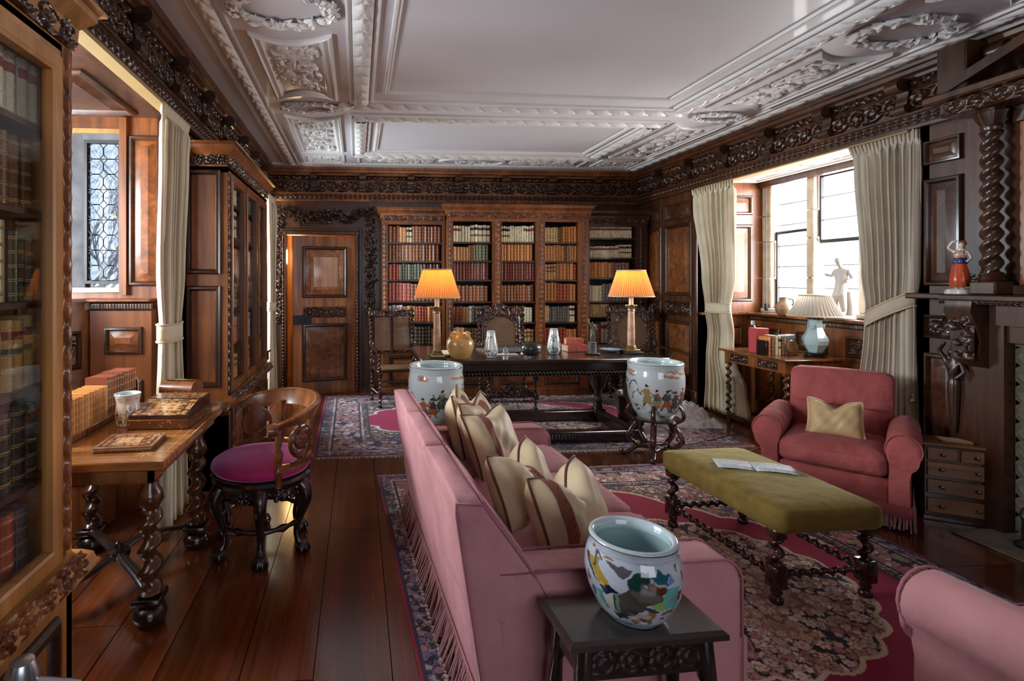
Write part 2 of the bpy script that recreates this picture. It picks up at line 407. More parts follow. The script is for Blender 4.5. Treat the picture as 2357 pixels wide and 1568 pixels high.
def rinceau(W, H, k, nx, ny):
    U, V = hgrid(W, H, nx, ny); sts = []; n = k
    c = W/n; r = min(.40*H, .36*c)
    for i in range(n):
        cx, cy = c*(i+.5), H*.5; sg = 1 if i % 2 == 0 else -1
        sts.append((spiral(cx, cy, r, pi/2*sg+pi, 1.35, -sg), .075*H, .85))
        t = np.linspace(0, 1, 24); y0 = H*(.5-.42*sg); 
        sts.append((np.stack([cx-c*.55+t*c*1.1, y0+sg*H*.9*np.clip(t-.45, 0, 1)**2], 1), .07*H, .8))
        for a in np.linspace(0, 2*pi, 7, endpoint=False):
            p, wd = leaf(cx, cy, a, .17*H, .075*H); sts.append((p, wd, 1.0))
        for a in np.linspace(0.2, 2*pi, 6, endpoint=False):
            p, wd = leaf(cx+r*.9*cos(a), cy+r*.9*sin(a), a+.9*sg, .30*H, .085*H, .9*sg); sts.append((p, wd, .9))
    return strokes(U, V, sts)
def foliage(W, H, n, nx, ny, seed=1, size=.16):
    g = np.random.default_rng(seed); U, V = hgrid(W, H, nx, ny); sts = []; s = min(W, H)
    for i in range(n):
        cx, cy, a = g.uniform(0, W), g.uniform(0, H), g.uniform(0, 2*pi)
        if i % 3 == 0: sts.append((spiral(cx, cy, s*size*g.uniform(.6, 1.1), a, 1.1, 1 if i % 2 else -1, 24), s*.028, .8))
        for q in range(3):
            p, wd = leaf(cx, cy, a+(q-1)*.8, s*size*g.uniform(.6, 1.3), s*size*.3, g.uniform(-1, 1)); sts.append((p, wd, g.uniform(.6, 1)))
    Hm = strokes(U, V, sts)
    e = np.minimum(np.minimum(U, W-U), np.minimum(V, H-V))/(s*.05)
    return Hm*np.clip(e, 0, 1)
def eggs(W, H, n, nx, ny):
    U, V = hgrid(W, H, nx, ny); c = W/n; x = (U % c)-c/2; y = (V-H*.52)
    r = np.sqrt((x/(c*.30))**2+(y/(H*.42))**2); e = np.sqrt(np.clip(1-r*r, 0, 1))
    ring = np.exp(-((r-1.3)/.16)**2)*.55
    dart = np.clip(1-np.abs(np.abs(x)-c/2)/(c*.07), 0, 1)*.6*(V < H*.7)
    return np.maximum(np.maximum(e, ring), dart)
def guilloche(W, H, n, nx, ny):
    U, V = hgrid(W, H, nx, ny); c = W/n; ph = pi*U/c
    a = np.exp(-((V-H*(.5+.36*np.sin(ph)))/(H*.09))**2); b = np.exp(-((V-H*(.5-.36*np.sin(ph)))/(H*.09))**2)
    x = ((U+c*0) % c)-c/2; ro = np.sqrt(np.clip(1-(x/(c*.2))**2-((V-H/2)/(H*.17))**2, 0, 1))
    return np.maximum(np.maximum(a, b)*.8, ro)
def leafchain(W, H, n, nx, ny):
    """running leaves along U (pilaster strips)"""
    U, V = hgrid(W, H, nx, ny); c = W/n; sts = []
    t = np.linspace(0, 1, n*10); sts.append((np.stack([t*W, H*(.5+.16*np.sin(t*n*pi))], 1), .10*H, .7))
    for i in range(n):
        for sg in (-1, 1):
            p, wd = leaf(c*(i+.1), H*.5, sg*.55, c*.85, H*.17, -sg*.55); sts.append((p, wd, .95))
    return strokes(U, V, sts)
def roll(W, H, k, nx, ny, seed=3, tilt=.55, noise=.12):
    """half-round bolster wrapped in leaves"""
    g = np.random.default_rng(seed); U, V = hgrid(W, H, nx, ny); y = 2*V/H-1
    cyl = np.sqrt(np.clip(1-y*y, 0, 1)); t = U*k/W+tilt*np.abs(y)
    rid = np.abs(np.sin(pi*t))**.5; vein = .5+.5*np.abs(np.sin(pi*(t*3+y*2)))
    return cyl*(.45+.42*rid+.13*vein)+noise*g.random(U.shape)*cyl
def beads(W, H, n, nx, ny):
    U, V = hgrid(W, H, nx, ny); c = W/n; x = (U % c)-c/2
    return np.sqrt(np.clip(1-(x/(c*.46))**2-((V-H/2)/(H*.48))**2, 0, 1))
def relief_mesh(name, W, H, Hm, depth, mat, back=True):
    mb = MB(); mb.relief(W, H, Hm, depth)
    return mb.mesh(name, mat, 60)

# panels: one mesh per size, shared
PANELS = {}
def panel_mesh(w, h, style, mats):
    key = (round(w, 3), round(h, 3), style, mats)
    if key in PANELS: return PANELS[key]
    mb = MB(); q = min(w, h)
    if style == 'field':
        m = min(.045, q*.16)
        mb.frame(w, h, [(0, 0), (0, .012), (m*.25, .024), (m*.6, .026), (m*.85, .016), (m, .002)], False)
        mb.cm = 1; b = min(.06, q*.22)
        mb.frame(w, h, [(m, .002), (m+.006, .004), (m+b, .020), (m+b+.002, .022)], True)
    elif style == 'flat':
        m = min(.045, q*.16)
        mb.frame(w, h, [(0, 0), (0, .012), (m*.25, .024), (m*.6, .026), (m*.85, .014), (m, -.004)], False)
        mb.cm = 1; mb.frame(w, h, [(m, -.004), (m+.04, -.004)], True)
    elif style == 'carved':
        m = min(.03, q*.16)
        mb.frame(w, h, [(0, 0), (0, .014), (m*.5, .026), (m, .002)], False)
        mb.cm = 1; W, H = w-2*m, h-2*m; mb.M = Matrix.Translation((m, m, .001))
        mb.relief(W, H, rinceau(W, H, max(1, round(W/H)), max(12, int(W*130)), max(10, int(H*130))), .018); mb.M = None
    me = mb.mesh('panel', list(mats), 35); PANELS[key] = me
    return me
def panel(parent, M, w, h, style='field', mats=('oak_carved', 'oak')):
    o = put(panel_mesh(w, h, style, mats), 'panel', parent, M); return o

# ------------------------------------------------------------------ floor: boards along the room
CZ = 2.95; FB = 2.50; XL, XR, YB, YF = -1.2, 3.86, 6.9, -2.9
floor = struct('floor')
MB().box(-2.5, 4.8, YF-.1, 8.2, -.08, -.022).build('subfloor', 'black', floor)
bd = MB().box(0, 1, 0, 1, -.02, 0).mesh('plank', 'floorboard', 0)
x = -2.4; k = 0
while x < 4.72:
    wd = (.29, .25, .31, .27)[k % 4]; y = -2.9-(k*.77) % 2
    while y < 8.1:
        ln = 2.6+(k*.61+y*.37) % 1.1; y0 = max(y, -2.9); y1 = min(y+ln, 8.1)
        if y1 > y0+.01: put(bd, 'plank', floor, Matrix.Translation((x, y0, random.uniform(-.001, 0))) @ Matrix.Diagonal((wd-.004, y1-y0-.004, 1, 1)))
        y += ln
    x += wd; k += 1

# ------------------------------------------------------------------ walls
def wall(name, boxes, mat='oak'):
    s = struct(name)
    for b in boxes: MB().box(*b).build('wall_panelling', mat, s)
    return s
wall_left = wall('wall_left', [(XL-.12, XL, YF, 1.72, 0, CZ), (XL-.12, XL, 3.55, 5.25, 0, CZ), (XL-.12, XL, 6.78, YB, 0, CZ),
     (XL-.06, XL+.02, 1.72, 3.55, FB, CZ), (XL-.06, XL+.02, 5.25, 6.78, FB, CZ)], 'oak_dark')
wall_right = wall('wall_right', [(XR, XR+.12, YF, 3.36, 0, CZ), (XR, XR+.12, 5.66, YB, 0, CZ), (XR-.02, XR+.06, 3.36, 5.66, FB, CZ)], 'oak_dark')
DX0, DX1, DZ = -.925, -.03, 2.06
wall_back = wall('wall_back', [(XL-.1, DX0, YB, YB+.1, 0, CZ), (DX1, XR+.1, YB, YB+.1, 0, CZ), (DX0, DX1, YB, YB+.1, DZ, CZ)], 'oak_dark')
wall_front = wall('wall_front', [(-2.5, 0, YF-.1, YF, 0, CZ), (2.6, XR+.1, YF-.1, YF, 0, CZ), (0, 2.6, YF-.1, YF, 0, .8), (0, 2.6, YF-.1, YF, 2.7, CZ)], 'oak_dark')  # unseen rear wall; its window is added to light the near fronts

for i in range(4):
    MB().box(i*.65+.02, i*.65+.63, YF-.06, YF-.056, .82, 2.68).build('pane', 'glass', wall_front)
    if i: MB().box(i*.65-.03, i*.65+.03, YF-.1, YF, .8, 2.7).build('mullion', 'stone', wall_front)
# left bays (window recesses): outer wall, returns, soffit
def left_bay(name, y0, y1, XO):
    s = struct(name)
    MB().box(XO-.1, XO, y0-.1, y1+.1, 0, 1.30).build('bay_wall', 'oak', s)
    MB().box(XO-.1, XO, y0-.1, y1+.1, 2.42, CZ).build('bay_wall', 'oak', s)
    for a, b in ((y0-.1, y0+.18), (y1-.14, y1+.1)): MB().box(XO-.1, XO, a, b, 1.3, 2.42).build('bay_wall', 'oak', s)
    for yy in (y0+.62, y0+1.12): MB().box(XO-.1, XO, yy-.045, yy+.045, 1.3, 2.42).build('mullion', 'stone_dark', s)
    MB().box(XO, XL-.12, y0-.1, y0, 0, CZ).build('bay_return', 'oak', s)
    for a, b in ((y0+.18, y0+.575), (y0+.665, y0+1.075), (y0+1.165, y1-.14)):
        MB().box(XO-.052, XO-.048, a, b, 1.3, 2.42).build('pane', 'glass', s)
        for q in range(1, 6): MB().box(XO-.056, XO-.044, a, b, 1.3+q*1.12/6-.004, 1.3+q*1.12/6+.004).build('saddle_bar', 'lead', s)
    # soffit of the bay with sunk coffers
    MB().box(XO, XL-.06, y0, y1, 2.53, 2.6).build('bay_soffit', 'oak_dark', s)
    n = 2
    for i in range(n):
        h = (y1-y0)/n
        panel(s, onceil(XO+.12, y0+h*(i+1)-.1, 2.53), XL-.2-XO-.12, h-.2, 'field', ('oak_dark', 'oak_dark'))
    MB().box(XL+.0, XL+.075, y0, y1, FB-.02, FB).build('pelmet_board', 'blind', s)
    return s
bay1 = left_bay('wall_left_bay', 1.75, 3.55, -2.30)
bay2 = left_bay('wall_left_far_bay', 5.30, 6.75, -2.04)
MB().box(-2.04, XL-.12, 6.75, 6.85, 0, CZ).build('bay_return', 'oak', bay2)
# far return of the near left bay: window above a dado, panel beside it
RY = 3.55; wx0, wx1, wz0, wz1 = -1.90, -1.555, 1.41, 2.44
for b in ((-2.3, wx0, RY, RY+.1, 0, CZ), (wx1, XL-.12, RY, RY+.1, 0, CZ), (wx0, wx1, RY, RY+.1, 0, wz0), (wx0, wx1, RY, RY+.1, wz1, CZ)):
    MB().box(*b).build('bay_return', 'oak', bay1)
panel(bay1, onback(-1.50, RY, 1.42), .21, .99, 'field', ('oak_dark', 'oak'))
MB().box(wx1+.005, wx1+.05, RY-.035, RY, 1.36, 2.52).build('pilaster', 'oak', bay1)
# dado: ledge with a fluted band, small raised panels
MB().box(-1.70, XL-.12, RY-.10, RY, 0, 1.27).build('dado', 'oak', bay1)
def fluted(w, h, n):
    U, V = hgrid(w, h, int(w*160), 8); return np.where((np.floor(U/(w/n*2)) % 1) < 2, .6+.4*np.abs(np.sin(pi*U/(w/n))), .2)*np.clip(np.minimum(V, h-V)/(h*.1), 0, 1)
put(relief_mesh('fluted_band', .39, .055, fluted(.39, .055, 22), .014, 'oak_carved'), 'fluted_band', bay1, onback(-1.70, RY-.10, 1.262))
MB().box(-1.74, XL-.12, RY-.14, RY, 1.318, 1.34, .006).build('dado_rail', 'oak', bay1)
panel(bay1, onback(-1.61, RY-.10, .985), .235, .175, 'field', ('oak_carved', 'oak'))
panel(bay1, onback(-1.61, RY-.10, .60), .235, .22, 'carved', ('oak_carved', 'oak_carved'))
# canted dado section beside it
cm = fr((-2.02, RY-.62, 0), (.5, .866, 0), (0,0,1), (.866, -.5, 0)); cw = .66
mb = MB(); mb.box(0, cw, 0, 1.32, -.1, 0); mb.build('canted_dado', 'oak', bay1, M=cm)
panel(bay1, cm @ Matrix.Translation((.10, .90, 0)), .46, .24, 'carved', ('oak_carved', 'oak_carved'))
panel(bay1, cm @ Matrix.Translation((.10, .30, 0)), .46, .45, 'field', ('oak_carved', 'oak'))
mb = MB(); mb.box(-.02, cw, 1.32, 1.34, -.1, .03); mb.build('dado_rail', 'oak', bay1, M=cm)

# leaded window in that return: iron frame, lead cames, octagonal panes
win = struct('window_1')
MB().box(wx0, wx1+.01, RY-.02, RY+.12, wz0-.035, wz0-.002, .006).build('window_sill', 'paper', win)
MB().box(wx0, wx1, RY-.012, RY+.05, wz1-.02, wz1+.01).build('roller_batten', 'oak_light', win)
gx0, gx1, gz0, gz1 = -1.775, -1.58, 1.455, 2.36
mb = MB(); mb.M = onback(gx0-.02, RY+.03, gz0-.02); mb.frame(gx1-gx0+.04, gz1-gz0+.04, [(0, -.03), (0, .012), (.018, .012), (.02, -.01)], False); mb.build('window_frame', 'lead', win)
mb = MB(); mb.prism([(wx0, RY), (gx0-.02, RY+.03), (gx0-.02, RY+.10), (wx0, RY+.10)], gz0-.05, gz1+.1, 'z'); mb.build('jamb_stone', 'stone_dark', win)
mb = MB().box(gx0-.02, wx1, RY+.0, RY+.09, gz1+.02, wz1); mb.build('jamb_stone', 'stone_dark', win)
mb = MB().box(gx1+.02, wx1, RY+.02, RY+.09, wz0, gz1+.03); mb.build('jamb_stone', 'stone_dark', win)
cw_, rw = (gx1-gx0)/2, (gz1-gz0)/9; ch = .026
octp = [(ch, 0), (cw_-ch, 0), (cw_, ch*1.1), (cw_, rw-ch*1.1), (cw_-ch, rw), (ch, rw), (0, rw-ch*1.1), (0, ch*1.1)]
pane = MB().prism(octp, -.0015, .0015, 'y').mesh('pane', 'leaded_glass', 0)
dia = MB().prism([(0, -ch*1.1), (ch, 0), (0, ch*1.1), (-ch, 0)], -.0015, .0015, 'y').mesh('pane', 'leaded_glass', 0)
came = MB()
def bar(a, b, r=.0036): came.tube([(a[0], RY+.03, a[1]), (b[0], RY+.03, b[1])], r, 6)
for i in range(2):
    for j in range(9):
        x0, z0 = gx0+i*cw_, gz0+j*rw
        put(pane, 'pane', win, Matrix.Translation((x0, RY+.03, z0)))
        P = [(x0+a, z0+b) for a, b in octp]
        for q in range(8): bar(P[q], P[(q+1) % 8])
for i in range(3):
    for j in range(10): put(dia, 'pane', win, Matrix.Translation((gx0+i*cw_, RY+.03, gz0+j*rw)))
for j in range(0, 10, 2): bar((gx0, gz0+j*rw), (gx1, gz0+j*rw), .0036)
came.build('lead_cames', 'lead', win)
mb = MB(); mb.tube([(gx1+.012, RY+.01, 1.86), (gx1+.012, RY-.03, 1.87), (gx1-.02, RY-.05, 1.885)], .006, 6); mb.tube([(gx1+.012, RY+.01, 1.66), (gx1+.0, RY-.03, 1.66)], .006, 6); mb.build('window_catch', 'white_plastic', win)

# ------------------------------------------------------------------ right bay with the stone-mullioned window
bayr = struct('wall_right_bay'); XO = 4.62; by0, by1 = 3.36, 5.66
MB().box(XR+.0, XO+.1, by1, by1+.1, 0, CZ).build('bay_return', 'oak', bayr)
MB().box(XR+.0, XO+.1, by0-.1, by0, 0, CZ).build('bay_return', 'oak', bayr)
MB().box(XO-.16, XO+.1, by0, by1, 0, 1.07).build('bay_wall', 'oak', bayr)
MB().box(XO, XO+.1, by0, by1, 2.56, CZ).build('bay_wall', 'oak', bayr)
MB().box(XO-.22, XO+.02, by0, by1, 1.07, 1.10, .006).build('ledge', 'walnut', bayr)
MB().box(XR, XO-.16, by1-.05, by1, 1.07, 1.10, .006).build('ledge', 'walnut', bayr)
put(relief_mesh('fluted_band', 2.2, .05, fluted(2.2, .05, 100), .012, 'oak_carved'), 'fluted_band', bayr, onright(XO-.165, by1-.02, 1.015))
panel(bayr, onback(4.08, by1, 1.22), .42, .88, 'field', ('oak_carved', 'oak'))
panel(bayr, onback(4.08, by1, 2.21), .42, .22, 'field', ('oak_carved', 'oak'))
panel(bayr, onback(4.02, by1, .72), .36, .24, 'field', ('oak_carved', 'oak'))
panel(bayr, onback(4.02, by1, .15), .36, .45, 'field', ('oak_carved', 'oak'))
for i in range(4):
    panel(bayr, onright(XO-.16, by1-.12-i*.54, .76), .34, .19, 'carved', ('oak_carved', 'oak_carved'))
    panel(bayr, onright(XO-.16, by1-.12-i*.54, .12), .40, .54, 'field', ('oak_carved', 'oak'))
# plaster soffit of the bay with mouldings
MB().box(XR+.06, XO+.05, by0, by1, 2.58, 2.66).build('bay_soffit', 'plaster', bayr)
mb = MB(); mb.M = onceil(XR+.14, by1-.08, 2.58); mb.frame(.5, 2.1, [(0, 0), (.01, .02), (.04, .02), (.05, 0), (.09, 0), (.10, .015), (.12, .015), (.13, 0)], False); mb.build('soffit_moulding', 'plaster', bayr)
put(relief_mesh('soffit_relief', .2, 1.8, foliage(.2, 1.8, 40, 30, 220, 5, .5), .022, 'plaster'), 'soffit_relief', bayr, onceil(XR+.29, by1-.23, 2.58))
MB().box(XR-.05, XR+.06, by0, by1, FB-.012, FB).build('pelmet_board', 'blind', bayr)
wr = struct('window_2')
MB().box(XO-.02, XO+.16, by0, by1, 1.10, 1.15, .01).build('window_sill', 'stone', wr)
MB().box(XO-.05, XO+.02, by0, by1, 2.51, 2.58).build('window_head', 'oak_dark', wr)
zs = (1.15, 2.53)
for y0, y1 in ((by1-.13, by1), (4.98, 5.07), (4.42, 4.51), (3.86, 3.95), (by0, by0+.08)):
    # each mullion is built of separate stones
    z = zs[0]; j = 0
    while z < zs[1]-.01:
        h = min((.34, .41, .29)[j % 3], zs[1]-z)
        MB().box(XO+.0+.004*(j % 2), XO+.12, y0+.003*(j % 2), y1-.003*((j+1) % 2), z, z+h-.006, .008).build('mullion_stone', 'stone', wr); z += h; j += 1
for y0, y1 in ((5.07, by1-.13), (4.51, 4.98), (3.95, 4.42), (by0+.08, 3.86)):
    mb = MB().box(XO+.075, XO+.079, y0, y1, zs[0], zs[1]); mb.build('pane', 'glass', wr)
    hh = zs[1]-zs[0]; lo = y0 in (5.07, 3.95); mb = MB()
    mb.M = onright(XO+.085, y1, zs[0]+(0 if lo else hh*.5)); mb.frame(y1-y0, (.62 if lo else .5)*hh, [(0, .02), (.012, .03), (.03, .03), (.032, .0)], False)
    mb.build('casement_frame', 'iron', wr)
    for q in range(1, 6):
        z = zs[0]+hh*q/6; MB().box(XO+.072, XO+.08, y0, y1, z-.003, z+.003).build('saddle_bar', 'lead', wr)
mb = MB(); mb.tube([(XO-.03, by1-.10, 2.5), (XO-.03, by1-.10, 1.14)], .004, 6); mb.box(XO-.04, XO-.02, by1-.115, by1-.085, 1.12, 1.2, .004); mb.build('blind_cord', 'iron', wr)

# right wall panelling beyond the bay (two columns)
for i, (y, wdt) in enumerate(((6.86, .50), (6.28, .52))):
    panel(wall_right, onright(XR, y, 2.20), wdt, .20, 'field', ('oak_dark', 'oak_dark'))
    panel(wall_right, onright(XR, y, 1.28), wdt, .86, 'field', ('oak_dark', 'oak'))
    panel(wall_right, onright(XR, y, 1.04), wdt, .17, 'carved', ('oak_dark', 'oak_carved'))
    panel(wall_right, onright(XR, y, .28), wdt, .70, 'field', ('oak_dark', 'oak'))
MB().box(XR-.03, XR, 5.66, YB, 0, .2, .01).build('baseboard_right', 'oak_dark', wall_right)
MB().box(XR-.025, XR, 5.66, 5.74, .2, FB, .008).build('pilaster', 'oak_dark', wall_right)

# ------------------------------------------------------------------ frieze and crown on three walls
def frieze(name, M, length, mats=('oak_carved',), unit=.62, bright='oak'):
    """M: plane at wall face, x along, y up from z = FB, z out"""
    s = struct(name); H = CZ-FB
    prof = [(0, 0), (0, .035), (.02, .04), (.03, .03), (.095, .03), (.10, .045), (.115, .045), (.12, .018), (.27, .018), (.275, .03), (.28, .03), (.285, .02), (.335, .02),
            (.34, .045), (.36, .05), (.375, .075), (.40, .08), (.41, .095), (H, .105), (H, 0)]
    mb = MB(); mb.M = M; mb.rings([[(0, y, z) for y, z in prof], [(length, y, z) for y, z in prof]]); mb.build('cornice', 'oak_dark_x' if name != 'trim_1' else 'oak', s, 30)
    n = max(1, round(length/unit)); u = length/n
    rin = relief_mesh('carving', u-.06, .145, rinceau(u-.06, .145, 4, 110, 30), .035, 'oak_carved')
    egg = relief_mesh('egg_moulding', u-.06, .05, eggs(u-.06, .05, 6, 90, 12), .03, 'oak_carved')
    gui = relief_mesh('guilloche', u, .06, guilloche(u, .06, 10, 110, 14), .014, 'oak_carved')
    # scrolled console bracket
    bk = MB()
    pr = [(0, .0), (.02, .035), (.06, .05), (.10, .04), (.14, .035), (.17, .05), (.20, .085), (.225, .10), (.225, 0)]
    bk.rings([[(-.038, y, z) for y, z in pr], [(.038, y, z) for y, z in pr]])
    for yy, zz, r in ((.19, .085, .046), (.03, .045, .032)):
        for q in (1, .55): bk.M = Matrix.Translation((0, yy, zz)) @ Matrix.Rotation(pi/2, 4, 'Y'); bk.lathe([(r*q, -.044-.006*(1-q)), (r*q, .044+.006*(1-q))], 14)
    bk.M = None
    bkm = bk.mesh('bracket', 'oak_carved', 40)
    for i in range(n):
        o = M @ Matrix.Translation((i*u, 0, 0))
        put(rin, 'carving', s, o @ Matrix.Translation((.03, .122, .016)))
        put(egg, 'egg_moulding', s, o @ Matrix.Translation((.03, .284, .022)))
        put(gui, 'guilloche', s, o @ Matrix.Translation((0, .032, .029)))
        put(bkm, 'bracket', s, o @ Matrix.Translation((0, .115, .012)))
    return s
frieze('trim_1', onback(XL, YB, FB), XR-XL)
frieze('trim_2', onleft(XL+.02, 1.0, FB), YB-1.0)
frieze('trim_3', onright(XR-.02, YB, FB), YB-2.2)

# ------------------------------------------------------------------ ceiling with modelled plaster
ceiling = struct('ceiling')
MB().box(-1.3, 3.95, YF, YB+.1, CZ, CZ+.1).build('ceiling_slab', 'plaster_flat', ceiling)
def cframe(x0, x1, y0, y1, prof, name='plaster_moulding'):
    mb = MB(); mb.M = onceil(x0, y1, CZ); mb.frame(x1-x0, y1-y0, prof, False); mb.build(name, 'plaster', ceiling, 50)
def crelief(x0, x1, y0, y1, Hm, depth, name):
    mb = MB(); mb.M = onceil(x0, y1, CZ+.002); mb.relief(x1-x0, y1-y0, Hm, depth); mb.build(name, 'plaster', ceiling, 60)
def broll(x0, x1, y0, y1, along, seed):
    ln = (x1-x0) if along == 'x' else (y1-y0); wd = (y1-y0) if along == 'x' else (x1-x0)
    k = max(2, int(ln/.16)); Hm = roll(ln, wd, k, min(420, int(ln*120)), 20, seed)
    # leaves: cut into lobes along the length
    if along == 'y': Hm = Hm.T
    crelief(x0, x1, y0, y1, Hm, .055, 'leaf_bolster')
    e = .035
    cframe(x0-e, x1+e, y0-e, y1+e, [(0, 0), (.004, .018), (.016, .022), (.024, .012), (e, .004)])
beadp = [(0, 0), (.004, .014), (.018, .02), (.028, .012), (.04, .016), (.046, 0)]
# middle field and its bolsters
XA, XB = .03, 2.81; Y1, Y2 = 4.41, 4.72; Y3 = 6.06
y0 = -1.2
cframe(.20, 2.59, y0, 4.14, beadp)
mb = MB(); mb.M = onceil(.225, 4.115, CZ); mb.frame(2.34, 4.115-y0-.025, [(0, .0), (.006, .012), (.014, 0)], False); mb.build('bead_moulding', 'plaster', ceiling)
def beadrow(x0, x1, y, n):
    crelief(x0, x1, y-.012, y+.012, beads(x1-x0, .024, n, min(500, n*7), 5), .016, 'bead_moulding')
beadrow(.22, 2.57, 4.118, 46); beadrow(.24, 2.5, 5.915, 60)
broll(XA-.065, XA+.065, 1.6, Y1-.07, 'y', 3); broll(XB-.065, XB+.065, 1.6, Y1-.07, 'y', 4)
broll(XA-.065, XB+.065, Y1-.06, Y1+.04, 'x', 5); broll(XA-.065, XB+.065, Y2-.03, Y2+.05, 'x', 6)
broll(XA-.065, XA+.065, Y2+.09, Y3-.05, 'y', 7); broll(XB-.065, XB+.065, Y2+.09, Y3-.05, 'y', 8)
broll(XA-.065, XB+.065, Y3-.01, Y3+.09, 'x', 9)
cframe(.18, 2.66, 4.84, 5.95, beadp)
# outer running band on left and right
for xx in (-.83, 3.66):
    crelief(xx-.05, xx+.05, 1.6, 6.7, roll(5.1, .10, 30, 560, 12, 11, .8).T, .035, 'running_leaf')
    cframe(xx-.09, xx+.09, 1.55, 6.74, [(0, 0), (.003, .016), (.016, .016), (.02, .004), (.03, .004)])
# side compartments: fielded panels with concave ends, wreaths between
def lwreath(cx, cy, rx, ry, n, seed, sz):
    g = np.random.default_rng(seed); mb = MB()
    for i in range(n):
        a = 2*pi*i/n+g.uniform(-.05, .05); k = 1+g.uniform(-.14, .14)
        c = Vector((cx+rx*k*cos(a), cy+ry*k*sin(a), CZ-g.uniform(.008, .03))); d = a+pi/2+g.uniform(-1.1, 1.1); l = sz*g.uniform(.7, 1.3)
        mb.M = Matrix.Translation(c) @ Matrix.Rotation(d, 4, 'Z') @ Matrix.Diagonal((l, l*.45, sz*.42, 1))
        mb.add([(-1,0,0),(0,-1,0),(1,0,0),(0,1,0),(0,0,-1),(0,0,.9),(.5,-.6,-.5),(.5,.6,-.5),(-.5,0,-.8)],
               [(0,1,8),(1,4,8),(4,3,8),(3,0,8),(1,6,4),(1,2,6),(2,7,6),(6,7,4),(7,3,4),(2,3,7),(1,0,5),(2,1,5),(3,2,5),(0,3,5)])
    mb.M = None
    o = mb.build('wreath', 'plaster', ceiling, 30); o['kind'] = 'stuff'
def compartment(x0, x1, y0, y1, seed, c0=.10, c1=.10):
    w, h = x1-x0, y1-y0
    def outline(d):
        pts = []
        for i in range(13):
            t = i/12; pts.append((x0+d+(w-2*d)*t, y0+d+c0*4*t*(1-t)))
        for i in range(13):
            t = 1-i/12; pts.append((x0+d+(w-2*d)*t, y1-d-c1*4*t*(1-t)))
        return pts
    mb = MB(); mb.rings([[(a, b, CZ-z) for a, b in reversed(outline(d))] for d, z in ((0, 0), (.004, .022), (.02, .03), (.03, .016), (.045, .02), (.06, .022), (.075, .006), (.09, .004))], True, False, False)
    mb.build('plaster_moulding', 'plaster', ceiling, 50)
    i0, i1 = x0+.085, x1-.085; j0, j1 = y0+.08+c0*.75, y1-.08-c1*.75
    crelief(i0, i1, j0, j1, foliage(i1-i0, j1-j0, 46, 80, int(80*(j1-j0)/(i1-i0)), seed, .2), .03, 'plaster_relief')
for sx, (x0, x1) in enumerate(((-.66, -.155), (3.0, 3.5))):
    xc = (x0+x1)/2
    compartment(x0, x1, 3.17, 4.30, 21+sx); compartment(x0, x1, 4.72, 6.06, 23+sx, .10, 0)
    compartment(x0, x1, 1.5, 2.56, 27+sx)
    lwreath(xc, 2.88, .26, .17, 150, 31+sx, .042); lwreath(xc, 4.49, .22, .10, 120, 33+sx, .032)
    cframe(x0, x1, 6.20, 6.58, beadp); crelief(x0+.05, x1-.05, 6.25, 6.53, foliage(.4, .28, 24, 60, 40, 35+sx, .28), .025, 'plaster_relief')
# end band with the oval
cframe(.0, 2.86, 6.20, 6.62, [(0, 0), (.004, .014), (.02, .018), (.03, .004)])
crelief(.1, .95, 6.27, 6.55, foliage(.85, .28, 40, 110, 36, 41, .3), .025, 'plaster_relief'); crelief(1.9, 2.75, 6.27, 6.55, foliage(.85, .28, 40, 110, 36, 42, .3), .025, 'plaster_relief')
def ovalring(d): return [(1.42+(.42-d)*cos(2*pi*i/40), 6.41+(.18-d)*sin(2*pi*i/40)) for i in range(40)]
mb = MB(); mb.rings([[(a, b, CZ-z) for a, b in reversed(ovalring(d))] for d, z in ((0, 0), (.004, .02), (.03, .024), (.045, .004))], True, False, False); mb.build('oval_moulding', 'plaster', ceiling, 50)
lwreath(1.42, 6.41, .20, .07, 60, 51, .03)
mb = MB().box(XL, XR, 6.68, YB, CZ-.012, CZ+.01); mb.build('plaster_band', 'plaster', ceiling)
beadrow(XL+.3, XR-.3, 6.66, 90)
# smoke detector
sd = thing('smoke_detector', 'small round white smoke detector on the plaster ceiling', 'detector', (-.115, 4.46, CZ))
MB().lathe([(.052, -.001), (.054, -.012), (.05, -.03), (.034, -.042), (.0, -.044)], 24).build('cover', 'white_plastic', sd)
MB().lathe([(.058, -.008), (.058, 0)], 24).build('base', 'white_plastic', sd)
